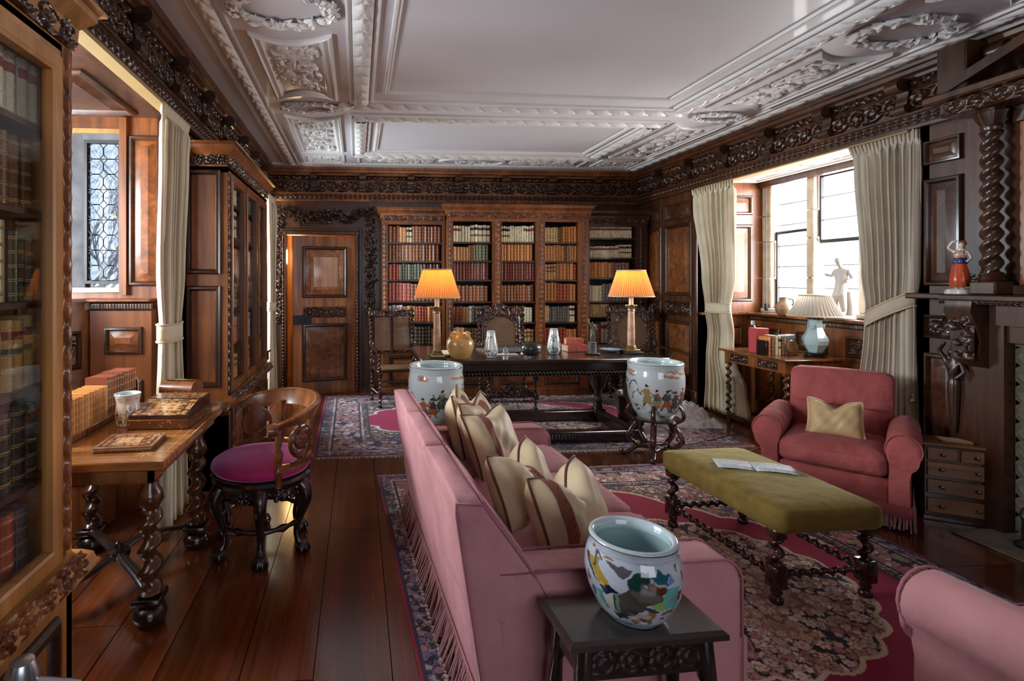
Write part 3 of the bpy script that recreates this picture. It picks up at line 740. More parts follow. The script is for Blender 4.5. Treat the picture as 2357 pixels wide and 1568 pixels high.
# ------------------------------------------------------------------ books: specifications are gathered, the largest in view become objects
BOOKS = []
LEATH = {}
def leather(name, col, gold=(.70,.46,.17), bands=5, label=None, gilt=.8, rough=.42):
    """spine: uv.y is the height; gilt lines at the bands, a coloured title patch"""
    m, nt, b = newmat('leather_'+name); LEATH[name] = m
    uv = N(nt, 'ShaderNodeUVMap'); sp = N(nt, 'ShaderNodeSeparateXYZ'); L(nt, uv.outputs[0], sp.inputs[0])
    n = N(nt, 'ShaderNodeTexNoise'); n.inputs['Scale'].default_value = 30; n.inputs['Detail'].default_value = 5
    tc = N(nt, 'ShaderNodeTexCoord'); oi = N(nt, 'ShaderNodeObjectInfo'); L(nt, tc.outputs['Object'], n.inputs['Vector'])
    r = ramp(nt, [(.25, tuple(c*.85 for c in col)), (.75, tuple(min(1, c*1.9) for c in col))]); L(nt, n.outputs['Fac'], r.inputs[0])
    hv = N(nt, 'ShaderNodeHueSaturation'); mr = N(nt, 'ShaderNodeMapRange'); mr.inputs[3].default_value = .65; mr.inputs[4].default_value = 1.3
    L(nt, oi.outputs['Random'], mr.inputs[0]); L(nt, mr.outputs[0], hv.inputs['Value']); L(nt, r.outputs[0], hv.inputs['Color'])
    cur = hv.outputs[0]
    def mth(op, a, v=None, w=None):
        q = N(nt, 'ShaderNodeMath', operation=op); L(nt, a, q.inputs[0])
        if v is not None: q.inputs[1].default_value = v
        if w is not None: q.inputs[2].default_value = w
        return q.outputs[0]
    def mix(fac, a, c):
        q = N(nt, 'ShaderNodeMix', data_type='RGBA'); L(nt, fac, q.inputs[0]); L(nt, a, q.inputs[6]); q.inputs[7].default_value = (*c, 1); return q.outputs[2]
    v = sp.outputs['Y']; u = sp.outputs['X']
    onsp = mth('LESS_THAN', u, 1.0)
    if label:
        for (lo, hi, c) in label:
            cmpn = mth('COMPARE', v, (lo+hi)/2, (hi-lo)/2); f = mth('MULTIPLY', cmpn, 1.0); q = N(nt, 'ShaderNodeMath', operation='MULTIPLY'); L(nt, cmpn, q.inputs[0]); L(nt, onsp, q.inputs[1]); cur = mix(q.outputs[0], cur, c)
    if bands:
        fr_ = mth('FRACT', mth('MULTIPLY', v, float(bands)))
        line = mth('COMPARE', fr_, .5, .10); ln2 = mth('COMPARE', fr_, .5, .035)
        sub = N(nt, 'ShaderNodeMath', operation='SUBTRACT'); L(nt, line, sub.inputs[0]); L(nt, ln2, sub.inputs[1])
        q = N(nt, 'ShaderNodeMath', operation='MULTIPLY'); L(nt, sub.outputs[0], q.inputs[0]); L(nt, onsp, q.inputs[1]); g = mth('MULTIPLY', q.outputs[0], gilt)
        cur = mix(g, cur, gold)
        n2 = N(nt, 'ShaderNodeTexNoise'); n2.inputs['Scale'].default_value = 120; L(nt, tc.outputs['Object'], n2.inputs['Vector'])
        sc_ = mth('GREATER_THAN', n2.outputs['Fac'], .60); q = N(nt, 'ShaderNodeMath', operation='MULTIPLY'); L(nt, sc_, q.inputs[0]); L(nt, onsp, q.inputs[1])
        cur = mix(mth('MULTIPLY', q.outputs[0], gilt*.6), cur, gold)
    pg = mth('GREATER_THAN', u, 1.5); cur = mix(pg, cur, (.42,.31,.19))
    L(nt, cur, b.inputs['Base Color']); b.inputs['Roughness'].default_value = rough; b.inputs['Coat Weight'].default_value = .2
    return m
RED=(.20,.022,.018); GRN=(.012,.045,.03); BLK=(.012,.012,.014)
leather('redbrown', (.20,.055,.028)); leather('darkred', (.135,.016,.020), gilt=.4); leather('red', (.28,.032,.024))
leather('tan', (.42,.19,.06)); leather('orange', (.42,.15,.035)); leather('gold', (.40,.25,.09), label=[(.72,.84,RED),(.5,.6,GRN)])
leather('brown', (.13,.055,.024)); leather('green', (.018,.05,.035)); leather('navy', (.02,.028,.042)); leather('black', (.012,.013,.016), gilt=.7)
leather('cream', (.62,.53,.37), bands=0, rough=.6); leather('cream_red', (.62,.52,.38), bands=0, label=[(.68,.84,(.30,.05,.03))], rough=.6)
leather('cream_dark', (.60,.50,.33), bands=0, label=[(.70,.86,BLK),(.35,.45,(.16,.08,.04))], rough=.6)
leather('white', (.62,.64,.64), bands=0, label=[(.74,.84,(.4,.3,.2))], rough=.6); leather('grey', (.10,.11,.12), gilt=.5)
leather('pink', (.42,.085,.075), gold=(.6,.42,.2)); leather('vellum_gold', (.52,.40,.20), gold=(.35,.2,.06))
leather('red_spine', (.33,.03,.02), gilt=.7)

def book_mesh(rows=True):
    """unit book: x 0..1 across the spine, y 0 (spine) .. 1 (fore edge), z 0..1; uv.x <1 on spine, 1.2 cover, 2 pages"""
    mb = MB(); uv = []
    n = 5; prof = [(i/n, .10*(1-sin(pi*i/n))*1.0) for i in range(n+1)]
    zs_ = [0]
    for k in range(5):
        c = .1+.2*k
        zs_ += [c-.02, c, c+.02]
    zs_ += [1]
    rows_ = []
    for z in zs_:
        bump = .022 if any(abs(z-(.1+.2*k)) < .001 for k in range(5)) else 0
        rows_.append([(x, y-bump*sin(pi*x), z) for x, y in prof])
    vs = [p for r in rows_ for p in r]; fs = []; m = n+1
    for j in range(len(zs_)-1):
        for i in range(n): fs.append((j*m+i, j*m+i+1, (j+1)*m+i+1, (j+1)*m+i))
    mb.add(vs, fs); nsp = len(fs)
    mb.add([(0,.1,0),(0,1,0),(0,1,1),(0,.1,1),(.1,.1,0),(.1,1,0),(.1,1,1),(.1,.1,1)], [(1,0,3,2),(2,6,5,1),(3,7,6,2),(4,5,6,7),(0,1,5,4)])
    mb.add([(1,.1,0),(1,1,0),(1,1,1),(1,.1,1),(.9,.1,0),(.9,1,0),(.9,1,1),(.9,.1,1)], [(0,1,2,3),(1,5,6,2),(2,6,7,3),(7,6,5,4),(4,5,1,0)])
    nc = len(mb.f)
    mb.add([(.1,.06,.025),(.9,.06,.025),(.9,.95,.025),(.1,.95,.025),(.1,.06,.975),(.9,.06,.975),(.9,.95,.975),(.1,.95,.975)], [(0,3,2,1),(4,5,6,7),(2,3,7,6),(1,2,6,5),(3,0,4,7)])
    return mb, nsp, nc
_bk, _nsp, _nc = book_mesh()
def book_me(mat):
    me = bpy.data.meshes.new('book'); me.from_pydata(_bk.v, [], _bk.f); me.materials.append(LEATH[mat])
    me.shade_smooth(); me.set_sharp_from_angle(angle=radians(35))
    ul = me.uv_layers.new(name='UVMap'); buf = np.zeros((len(me.loops), 2), np.float32)
    for p in me.polygons:
        uu = .5 if p.index < _nsp else (1.2 if p.index < _nc else 2.0)
        for li in p.loop_indices: buf[li] = (uu, me.vertices[me.loops[li].vertex_index].co.z)
    ul.data.foreach_set('uv', buf.ravel())
    return me
BME = {}
def add_book(M, w, d, h, mat, label, group):
    BOOKS.append((M, w, d, h, mat, label, group))
def shelf_row(M, length, hmax, spec, place, dmax=.17, lean=None, fill=True, side='left'):
    """spec: [(material, count, book width, height)] laid along local x; spine faces -y (local)"""
    x = .004; no = 0; tot = sum(c*wd for _, c, wd, _ in spec); k = (length-.01)/tot if fill else 1
    k = min(1.25, max(.6, k))
    for mat, c, wd, ht in spec:
        for i in range(c):
            bw = wd*k*random.uniform(.86, 1.14)
            if x+bw > length: break
            h = min(hmax, ht*random.uniform(.965, 1.03))
            add_book(M @ Matrix.Translation((x, random.uniform(0, .010), .0005)), bw-.0015, min(dmax, h*.66), h, mat, COLW[mat]+', '+ORD[no]+' from '+side+', '+place, 'books on the '+place)
            x += bw; no += 1
ORD = 'first second third fourth fifth sixth seventh eighth ninth tenth eleventh twelfth thirteenth fourteenth fifteenth sixteenth seventeenth eighteenth nineteenth twentieth twenty-first twenty-second twenty-third twenty-fourth twenty-fifth twenty-sixth'.split()
COLW = dict(redbrown='red-brown gilt book', darkred='dark red book', red='red gilt-banded book', tan='tan calf book', orange='orange-tan book', gold='gold book with coloured patches',
  brown='brown leather book', green='dark green book', navy='navy book', black='black gold-banded book', cream='plain cream book', cream_red='cream book, red title patch', cream_dark='cream book, dark title patch',
  white='white book', grey='charcoal book', pink='faded pink book', vellum_gold='pale gold book', red_spine='bright red book')

# ------------------------------------------------------------------ door in the far wall, ajar, with carved surround
dr = struct('door_1', 'panelled wooden door standing ajar in the far wall')
dr.location = (DX1-.02, YB-.005, 0); dr.rotation_euler = (0, 0, R(14))
dw, dh, dt = .80, 2.03, .045
D = lambda x, z: fr((-dw+x, -dt, z), (1,0,0), (0,0,1), (0,-1,0))
MB().box(-dw, 0, -dt, 0, .012, dh, .004).build('door_leaf', 'door_wood', dr)
panel(dr, D(.12, 1.24), .58, .66, 'field', ('oak_carved', 'door_wood'))
mb = MB(); mb.M = D(.26, 1.38); mb.frame(.31, .38, [(0, 0), (0, .024), (.006, .026)], True); mb.build('burr_panel', 'burr', dr)
put(relief_mesh('carving', .56, .14, rinceau(.56, .14, 4, 110, 30), .02, 'oak_dark'), 'carving', dr, D(.13, .985) @ Matrix.Translation((0,0,.002)))
panel(dr, D(.12, .17), .58, .74, 'field', ('oak_carved', 'door_wood'))
lk = MB().box(-dw+.0, -dw+.24, -dt-.014, -dt, .90, 1.02, .004).build('lock_case', 'iron', dr)
mb = MB(); mb.M = fr((-dw+.17, -dt-.014, .96), (1,0,0), (0,0,1), (0,-1,0)); mb.lathe([(.008, 0), (.008, .02), (.02, .024), (.026, .04), (.018, .052), (0, .054)], 16); mb.build('knob', 'iron', dr)
# surround
sur = struct('trim_4')
def surr(x0, x1, z1, wd, n, prof):
    for a, b, c, d in ((x0-wd, x0, 0, z1+wd), (x1, x1+wd, 0, z1+wd), (x0, x1, z1, z1+wd)):
        MB().box(a, b, YB-.03-n*.01, YB+.01, c, d, .006).build('architrave', 'oak_dark', sur)
surr(DX0, DX1, DZ, .05, 1, None); surr(DX0-.05, DX1+.05, DZ+.05, .035, 0, None)
bme = relief_mesh('bead_moulding', 2.06, .022, beads(2.06, .022, 46, 280, 6), .014, 'oak_carved')
put(bme, 'bead_moulding', sur, fr((DX0-.04, YB-.041, 0), (0,0,1), (-1,0,0), (0,-1,0)) @ Matrix.Translation((0, -.011, 0)))
put(bme, 'bead_moulding', sur, fr((DX1+.03, YB-.041, 0), (0,0,1), (-1,0,0), (0,-1,0)) @ Matrix.Translation((0, -.011, 0)))
def garland(name, pts, wid, n, seed, parent):
    g = np.random.default_rng(seed); mb = MB(); P = np.array(pts)
    for i in range(n):
        t = g.random()*(len(P)-1); k = min(int(t), len(P)-2); q = P[k]+(P[k+1]-P[k])*(t-k)
        r = wid[k]+(wid[k+1]-wid[k])*(t-k); a = g.uniform(0, 2*pi); rr = r*sqrt(g.random())
        c = Vector((q[0]+rr*cos(a), YB-.02-.05*(1-(rr/r)**2)*g.random(), q[1]+rr*sin(a)*.8)); s = .02*g.uniform(.6, 1.5)
        mb.M = Matrix.Translation(c) @ Matrix.Rotation(g.uniform(0, pi), 4, 'Y') @ Matrix.Rotation(g.uniform(-.5, .5), 4, 'Z') @ Matrix.Diagonal((s*1.7, s*.8, s*.7, 1))
        mb.add([(-1,0,0),(-.3,-.6,-.6),(-.3,-.6,.6),(1,0,0),(.3,-.9,0),(0,0,-1),(0,0,1)], [(0,1,4),(0,4,2),(1,3,4),(2,4,3),(0,5,1),(5,3,1),(0,2,6),(6,2,3)])
    mb.M = None
    o = mb.build(name, 'oak_carved', parent, 25); o['kind'] = 'stuff'
zc = 2.30
garland('carved_garland', [(-1.02, 2.36), (-.85, 2.36), (-.7, 2.26), (-.56, 2.34), (-.42, 2.27), (-.28, 2.34), (-.14, 2.27), (0, 2.36), (.17, 2.36)], [.05, .08, .10, .07, .12, .07, .10, .07, .06], 520, 5, sur)
garland('carved_drop', [(.17, 2.4), (.17, 2.0), (.17, 1.6), (.17, 1.2), (.17, .9)], [.05, .08, .07, .08, .03], 300, 6, sur)
garland('carved_drop', [(-1.03, 2.4), (-1.03, 2.0), (-1.03, 1.6), (-1.03, 1.2), (-1.03, .9)], [.05, .07, .06, .07, .03], 300, 7, sur)
# the lit passage behind the door
pas = struct('wall_passage')
MB().box(-1.3, .4, 8.05, 8.15, 0, 2.6).build('passage_wall', 'oak_light', pas); MB().box(-1.3, .4, 7.0, 8.15, 2.5, 2.6).build('passage_ceiling', 'plaster', pas)
MB().box(-1.4, -1.3, 7.0, 8.15, 0, 2.6).build('passage_wall', 'oak_light', pas); MB().box(.4, .5, 7.0, 8.15, 0, 2.6).build('passage_wall', 'oak_light', pas)
pl = bpy.data.lights.new('passage_lamp', 'POINT'); pl.energy = 16; pl.color = (1, .62, .25); pl.shadow_soft_size = .1
plo = bpy.data.objects.new('passage_lamp', pl); COL.objects.link(plo); plo.location = (-.9, 7.5, 1.8)

# ------------------------------------------------------------------ far bookcases: three units
def carved_strip(ln, wd, n, name, mat='oak', d=.012):
    return relief_mesh(name, ln, wd, leafchain(ln, wd, n, min(320, int(ln*150)), 12), d, mat)
def crown(mb, x0, x1, yf, yb, z0, z1, proj, sides=(1, 1)):
    """cornice running round front and sides of a case: (front y = yf)"""
    pr = [(0, 0), (.0, .25), (.25, .3), (.3, .6), (.75, .8), (.8, .92), (1, .95), (1, 1)]
    rs = []
    for p, t in pr:
        d = proj*p; da, db = d*sides[0], d*sides[1]; rs.append([(x0-da, yb, z0+(z1-z0)*t), (x0-da, yf-d, z0+(z1-z0)*t), (x1+db, yf-d, z0+(z1-z0)*t), (x1+db, yb, z0+(z1-z0)*t)])
    mb.rings(rs)
def far_case(label, x0, x1, yf, zt, shelves, bays, mat='oak', dark='oak_dark', sides=(1, 1)):
    t = thing('bookcase', label, 'bookcase', (0, 0, 0), 0, None); yb = YB-.0; zb = .60
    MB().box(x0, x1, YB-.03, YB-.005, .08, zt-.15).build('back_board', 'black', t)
    base = MB().box(x0, x1, yf, yb-.035, 0, zb-.03, .004).build('base', mat, t)
    MB().box(x0-.004, x1+.004, yf-.03, yb-.035, zb-.03, zb, .008).build('base_top', mat, t)
    MB().box(x0-.004, x1+.004, yf-.025, yf+.02, 0, .10, .008).build('plinth', mat, t)
    nb = max(1, len(bays)); 
    for (a, b) in bays: panel(t, onback(a, yf, .15), b-a, .36, 'field', ('oak_carved', mat))
    crn = MB(); crown(crn, x0, x1, yf, yb-.035 if yf > 6.5 else 6.528, zt-.18, zt, .07, sides); crn.build('cornice', mat, t, 25)
    put(relief_mesh('cornice_carving', x1-x0, .07, rinceau(x1-x0, .07, max(3, int((x1-x0)/.09)), int((x1-x0)*150), 16), .014, mat), 'cornice_carving', t, onback(x0, yf-.017, zt-.165))
    MB().box(x0, x1, yf, yb-.035, zt-.21, zt-.18).build('top_rail', mat, t)
    # uprights
    ed = [x0]+[q for ab in bays for q in ab]+[x1]
    for i in range(0, len(ed), 2):
        a, b = ed[i], ed[i+1]
        MB().box(a, b, yf, yb-.035, zb, zt-.21).build('upright', dark if b-a < .03 else mat, t)
        if b-a > .05:
            w_ = min(.07, b-a-.02); st = carved_strip(zt-.21-zb, w_, 26, 'carved_strip', mat)
            put(st, 'carved_strip', t, fr(((a+b)/2+w_/2, yf-.001, zb), (0,0,1), (-1,0,0), (0,-1,0)))
    for (a, b) in bays:
        for z in shelves:
            MB().box(a, b, yf+.02, yb-.035, z-.022, z).build('shelf', dark, t)
    return t
SH = [.64, .933, 1.198, 1.472, 1.711, 1.948]
LB = [(.385, 1.08)]; CB = [(1.192, 1.70), (1.811, 2.258), (2.371, 2.812)]; RB = [(3.02, 3.64)]
far_case('left unit of the far oak bookcase, nearest the door', .31, 1.115, 6.60, 2.385, SH, LB, sides=(1, 0))
far_case('tall middle unit of the far oak bookcase with three bays of books', 1.125, 2.94, 6.45, 2.415, SH, CB)
SHR = [.64, .98, 1.19, 1.50, 1.763, 2.02]
far_case('dark right unit of the far bookcase with cream vellum rows on top', 2.95, 3.80, 6.60, 2.375, SHR, RB, 'oak_dark', 'oak_dark', sides=(0, 1))
def back_row(bay, yf, z, hm, spec, place): shelf_row(Matrix.Translation((bay[0], yf+.045, z)), bay[1]-bay[0], hm, spec, place, .16)
ordn = ['lowest', 'fifth', 'fourth', 'third', 'second', 'top']
rows = {  # from the top shelf down: (material, count, width, height)
 'left far bookcase': (LB[0], 6.60, SH, [
   [('redbrown', 3, .05, .21), ('tan', 2, .048, .2), ('cream_dark', 2, .045, .2), ('redbrown', 9, .045, .21)],
   [('redbrown', 16, .044, .22)], [('red', 3, .05, .2), ('green', 8, .042, .2), ('darkred', 5, .045, .2)],
   [('pink', 6, .05, .235), ('redbrown', 8, .046, .22)], [('white', 4, .045, .21), ('tan', 3, .05, .2), ('red', 4, .042, .2), ('tan', 4, .045, .19)],
   [('white', 6, .052, .22), ('black', 6, .048, .235), ('brown', 3, .05, .21)]]),
 'middle far bookcase, left bay': (CB[0], 6.45, SH, [
   [('cream_red', 3, .042, .2), ('cream', 3, .042, .2), ('cream_dark', 5, .058, .215)], [('tan', 5, .042, .175), ('brown', 3, .034, .2), ('green', 5, .042, .2)],
   [('darkred', 13, .038, .215)], [('redbrown', 10, .048, .2)], [('red', 3, .042, .2), ('tan', 2, .04, .2), ('white', 1, .04, .2), ('navy', 6, .042, .21)],
   [('white', 4, .04, .23), ('brown', 8, .044, .22)]]),
 'middle far bookcase, centre bay': (CB[1], 6.45, SH, [
   [('cream_dark', 4, .03, .2), ('cream', 6, .034, .205), ('cream_red', 4, .036, .21)], [('orange', 11, .04, .215)], [('darkred', 12, .037, .215)], [('redbrown', 11, .042, .205)],
   [('gold', 5, .042, .2), ('tan', 3, .04, .2), ('cream', 4, .04, .19)], [('brown', 4, .04, .2), ('gold', 6, .045, .2)]]),
 'middle far bookcase, right bay': (CB[2], 6.45, SH, [
   [('vellum_gold', 5, .04, .19), ('brown', 2, .035, .19), ('orange', 5, .042, .205)], [('tan', 7, .042, .2), ('brown', 2, .035, .2), ('tan', 3, .04, .2)], [('gold', 4, .042, .2), ('orange', 5, .052, .215), ('red', 1, .04, .2)],
   [('orange', 4, .045, .235), ('red', 4, .046, .225), ('tan', 2, .05, .22)], [('vellum_gold', 2, .04, .2), ('grey', 8, .036, .195), ('cream_dark', 3, .04, .2)], [('red_spine', 7, .04, .22), ('orange', 4, .036, .2)]]),
 'right far bookcase': (RB[0], 6.60, SHR, [
   [('cream_red', 24, .026, .16)], [('cream_red', 16, .027, .15), ('cream_dark', 6, .03, .17)], [('orange', 7, .045, .2), ('brown', 6, .045, .2)],
   [('cream', 4, .042, .21), ('grey', 6, .045, .23), ('brown', 3, .04, .19)], [('vellum_gold', 8, .035, .17), ('darkred', 7, .034, .165), ('brown', 3, .034, .16)], [('white', 2, .05, .25), ('red_spine', 1, .05, .26), ('cream_red', 7, .055, .27)]]),
}
for nm, (bay, yf, sh, rr) in rows.items():
    for k, spec in enumerate(rr):
        zt_ = (sh[6-k] if k > 0 else 2.2)-sh[5-k]-.028
        back_row(bay, yf, sh[5-k], zt_, spec, ['top', 'second', 'third', 'fourth', 'fifth', 'lowest'][k]+' shelf, '+nm)

# ------------------------------------------------------------------ glazed bookcases along the left wall
def glazed_case(label, xf, xb, y0, y1, zt, doors, zb, side_panel=True, lit='oak'):
    """front plane x = xf (faces +x)"""
    t = thing('glazed_bookcase', label, 'bookcase'); 
    MB().box(xb, xb+.02, y0, y1, 0, zt-.18).build('back_board', 'oak_dark', t)
    sd = MB().box(xb, xf, y0, y0+.03, 0, zt-.16).build('side', lit, t)
    MB().box(xb, xf, y1-.03, y1, 0, zt-.16).build('side', lit, t)
    MB().box(xb, xf, y0, y1, zt-.2, zt-.16).build('top_board', lit, t)
    if side_panel:
        w_ = xf-xb-.07
        panel(t, onback(xb+.02, y0, 1.50), w_, .72, 'flat', ('oak_carved', 'oak')); panel(t, onback(xb+.02, y0, .72), w_, .70, 'flat', ('oak_carved', 'oak'))
    # cornice (front and both sides)
    mb = MB(); pr = [(0, 0), (0, .2), (.15, .25), (.2, .55), (.7, .78), (.75, .9), (1, .93), (1, 1)]; rs = []
    for p, tt in pr:
        d = .075*p; z = zt-.18+.18*tt; rs.append([(xb, y0-d, z), (xf+d, y0-d, z), (xf+d, y1+d, z), (xb, y1+d, z)])
    mb.rings(rs); mb.build('cornice', lit, t, 25)
    put(relief_mesh('cornice_carving', y1-y0, .08, rinceau(y1-y0, .08, int((y1-y0)/.1), int((y1-y0)*130), 16), .016, 'oak_carved'), 'cornice_carving', t, onleft(xf+.008, y0, zt-.155))
    put(relief_mesh('cornice_carving', xf-xb, .07, rinceau(xf-xb, .07, 4, 60, 16), .014, 'oak_carved'), 'cornice_carving', t, onback(xb, y0-.014, zt-.15))
    # base with carved torus, panelled below
    MB().box(xb, xf, y0, y1, 0, zb-.06).build('base', lit, t)
    tor = [(0, 0), (.045, .005), (.06, .012), (.06, .02), (.05, .03), (.045, .05), (.02, .07), (0, .075)]
    mb = MB(); rs = []
    for d, z in tor: rs.append([(xb, y0-d, zb-.075+z), (xf+d, y0-d, zb-.075+z), (xf+d, y1+d, zb-.075+z), (xb, y1+d, zb-.075+z)])
    mb.rings(rs); mb.build('base_moulding', lit+('' if lit != 'oak_light' else '_y'), t, 25)
    put(relief_mesh('base_carving', y1-y0, .07, rinceau(y1-y0, .07, int((y1-y0)/.085), int((y1-y0)*150), 14), .016, 'oak_y' if lit == 'oak_light' else 'oak_dark'), 'base_carving', t,
        fr((xf+.058, y0, zb-.062), (0,1,0), (-.42,0,.9), (.9,0,.42)))
    n = len(doors)
    for a, b in doors:
        panel(t, onleft(xf, a+.02, .1), b-a-.04, zb-.25, 'field', ('oak_carved', lit))
        d = MB(); d.M = onleft(xf, a+.002, zb+.005); d.frame(b-a-.004, zt-.2-zb-.01, [(0, -.025), (0, .012), (.012, .014), (.040, .014), (.046, .018), (.056, .014), (.058, -.015)], False)
        do = d.build('door', lit+('' if lit != 'oak_light' else ''), t, 25)
        mb = MB(); mb.M = onleft(xf-.006, a+.055, zb+.06); mb.box(0, b-a-.11, 0, zt-.2-zb-.12, -.002, .002); mb.build('glass', 'case_glass', do, 0)
    return t
LC = (3.68, 5.22)
t = glazed_case('glazed oak bookcase by the cream curtain, three tall glass doors', -.895, XL+.005, LC[0], LC[1], 2.405, [(3.72, 4.20), (4.22, 4.69), (4.71, 5.18)], .66)
shl = [.70, .98, 1.24, 1.50, 1.78, 2.02]
for z in shl: MB().box(XL+.03, -.918, LC[0]+.03, LC[1]-.03, z-.02, z).build('shelf', 'oak_dark', t)
for yy in (4.205, 4.695): MB().box(-.925, -.885, yy-.012, yy+.012, .66, 2.2).build('stile', 'oak', t)
put(carved_strip(1.55, .03, 24, 'carved_strip', 'oak_carved', .008), 'carved_strip', t, fr((-.893, LC[0]+.036, .66), (0,0,1), (0,-1,0), (1,0,0)))
left_specs = [[('cream', 9, .045, .18)], [('cream_dark', 4, .05, .2), ('redbrown', 6, .04, .2)], [('orange', 10, .04, .2)], [('green', 6, .04, .2), ('tan', 4, .045, .2)], [('pink', 8, .05, .22)], [('gold', 8, .05, .21)]]
alts = [['cream', 'green', 'brown'], ['cream_dark', 'redbrown', 'brown'], ['orange', 'cream', 'brown'], ['green', 'redbrown', 'cream'], ['pink', 'white', 'navy'], ['gold', 'gold', 'brown']]
for j, (ya, yb_) in enumerate(((3.77, 4.16), (4.26, 4.65), (4.75, 5.14))):
    for k in range(6):
        z = shl[5-k]; hm = (shl[6-k] if k else 2.21)-z-.03; m_ = alts[k][j]
        shelf_row(fr((-.926, ya, z), (0,1,0), (-1,0,0), (0,0,1)), yb_-ya, hm, [(m_, 8, .048, .2)], ['top', 'second', 'third', 'fourth', 'fifth', 'lowest'][k]+' shelf, '+['near', 'middle', 'far'][j]+' glass door', .16, side='near end')
# near case at the left edge
NC = (.35, 1.715)
t = glazed_case('glazed golden oak bookcase at the left edge of the picture', -.90, XL+.005, NC[0], NC[1], 2.33, [(.40, 1.0), (1.03, 1.645)], .60, False, 'oak_light')
put(carved_strip(1.55, .05, 22, 'carved_strip', 'oak_y', .014), 'carved_strip', t, fr((-.898, 1.705, .62), (0,0,1), (0,-1,0), (1,0,0)))
nsh = [.60, .869, 1.143, 1.393, 1.659, 1.913]
for z in nsh: MB().box(XL+.03, -.94, NC[0]+.03, NC[1]-.03, z-.022, z, .003).build('shelf', 'oak_dark', t)
nspec = [[('cream_red', 12, .0475, .2)], [('darkred', 8, .045, .19), ('brown', 4, .05, .2)], [('vellum_gold', 8, .056, .22), ('green', 3, .04, .2)], [('gold', 11, .052, .2)], [('black', 9, .063, .225)], [('red', 8, .055, .21), ('grey', 2, .06, .2)]]
for k in range(6):
    z = nsh[5-k]; hm = (nsh[6-k] if k else 2.12)-z-.03
    shelf_row(fr((-.955, 1.10, z), (0,1,0), (-1,0,0), (0,0,1)), .57, hm, nspec[k], ['top', 'second', 'third', 'fourth', 'fifth', 'lowest'][k]+' shelf, left-edge bookcase', .17, side='near end')
# ------------------------------------------------------------------ soft shapes
def rbox(mb, sx, sy, sz, r, n=6, bulge=(0,0,0), c=(0,0,0), fn=None):
    """rounded, stuffed box centred at c; half sizes sx, sy, sz"""
    idx = {}; vs = []; fs = []; hs = (sx, sy, sz)
    def key(i, j, k):
        q = (i, j, k)
        if q in idx: return idx[q]
        p = [2*i/n-1, 2*j/n-1, 2*k/n-1]
        # spread lattice points so that the edge radius gets its own cells
        e = []
        for a in range(3):
            t = p[a]; s = hs[a]; inner = max(0, s-r)
            e.append(max(-inner, min(inner, t*s*1.0 if abs(t) < .999 else (1 if t > 0 else -1)*inner)) if abs(t) < .999 else (1 if t > 0 else -1)*inner)
        d = Vector([(1 if p[a] > 0 else -1) if abs(p[a]) > .999 else 0 for a in range(3)])
        # blend rounding for points near an edge
        for a in range(3):
            if abs(p[a]) < .999:
                over = abs(p[a])*hs[a]-(hs[a]-r)
                if over > 0: d[a] = (1 if p[a] > 0 else -1)*(over/r)
        if d.length > 0: d = d/max(1e-6, d.length) if d.length > 1 else d
        v = [c[a]*0+e[a]+d[a]*r for a in range(3)]
        for a in range(3):
            o1, o2 = (a+1) % 3, (a+2) % 3
            if abs(p[a]) > .2: v[a] += bulge[a]*(1-p[o1]**2)*(1-p[o2]**2)*(1 if p[a] > 0 else -1)*abs(p[a])
        if fn: v = list(fn(*v))
        idx[q] = len(vs); vs.append((v[0]+c[0], v[1]+c[1], v[2]+c[2])); return idx[q]
    for a in range(n):
        for b in range(n):
            fs.append((key(a,b,0), key(a,b+1,0), key(a+1,b+1,0), key(a+1,b,0))); fs.append((key(a,b,n), key(a+1,b,n), key(a+1,b+1,n), key(a,b+1,n)))
            fs.append((key(a,0,b), key(a+1,0,b), key(a+1,0,b+1), key(a,0,b+1))); fs.append((key(a,n,b), key(a,n,b+1), key(a+1,n,b+1), key(a+1,n,b)))
            fs.append((key(0,a,b), key(0,a,b+1), key(0,a+1,b+1), key(0,a+1,b))); fs.append((key(n,a,b), key(n,a+1,b), key(n,a+1,b+1), key(n,a,b+1)))
    return mb.add(vs, fs)
def fringe(mb, pts, ln, sp=.008, r=.003, seed=1, flare=.01, n=4):
    """hanging cords along a polyline; each cord sways a little"""
    g = np.random.default_rng(seed)
    for a, b in zip(pts[:-1], pts[1:]):
        a, b = Vector(a), Vector(b); L_ = (b-a).length; d = (b-a)/L_; out = Vector((d.y, -d.x, 0))
        for i in range(int(L_/sp)):
            p = a+d*(i*sp+g.uniform(0, sp*.4)); s = d*g.uniform(-.012, .012); o = out*g.uniform(.0, flare); l = ln*g.uniform(.85, 1.08)
            q = [p, p+s*.3+o*.5-Vector((0,0,l*.5)), p+s+o-Vector((0,0,l))]
            mb.tube([tuple(x) for x in q], [r*.8, r, r*1.15], n, False)
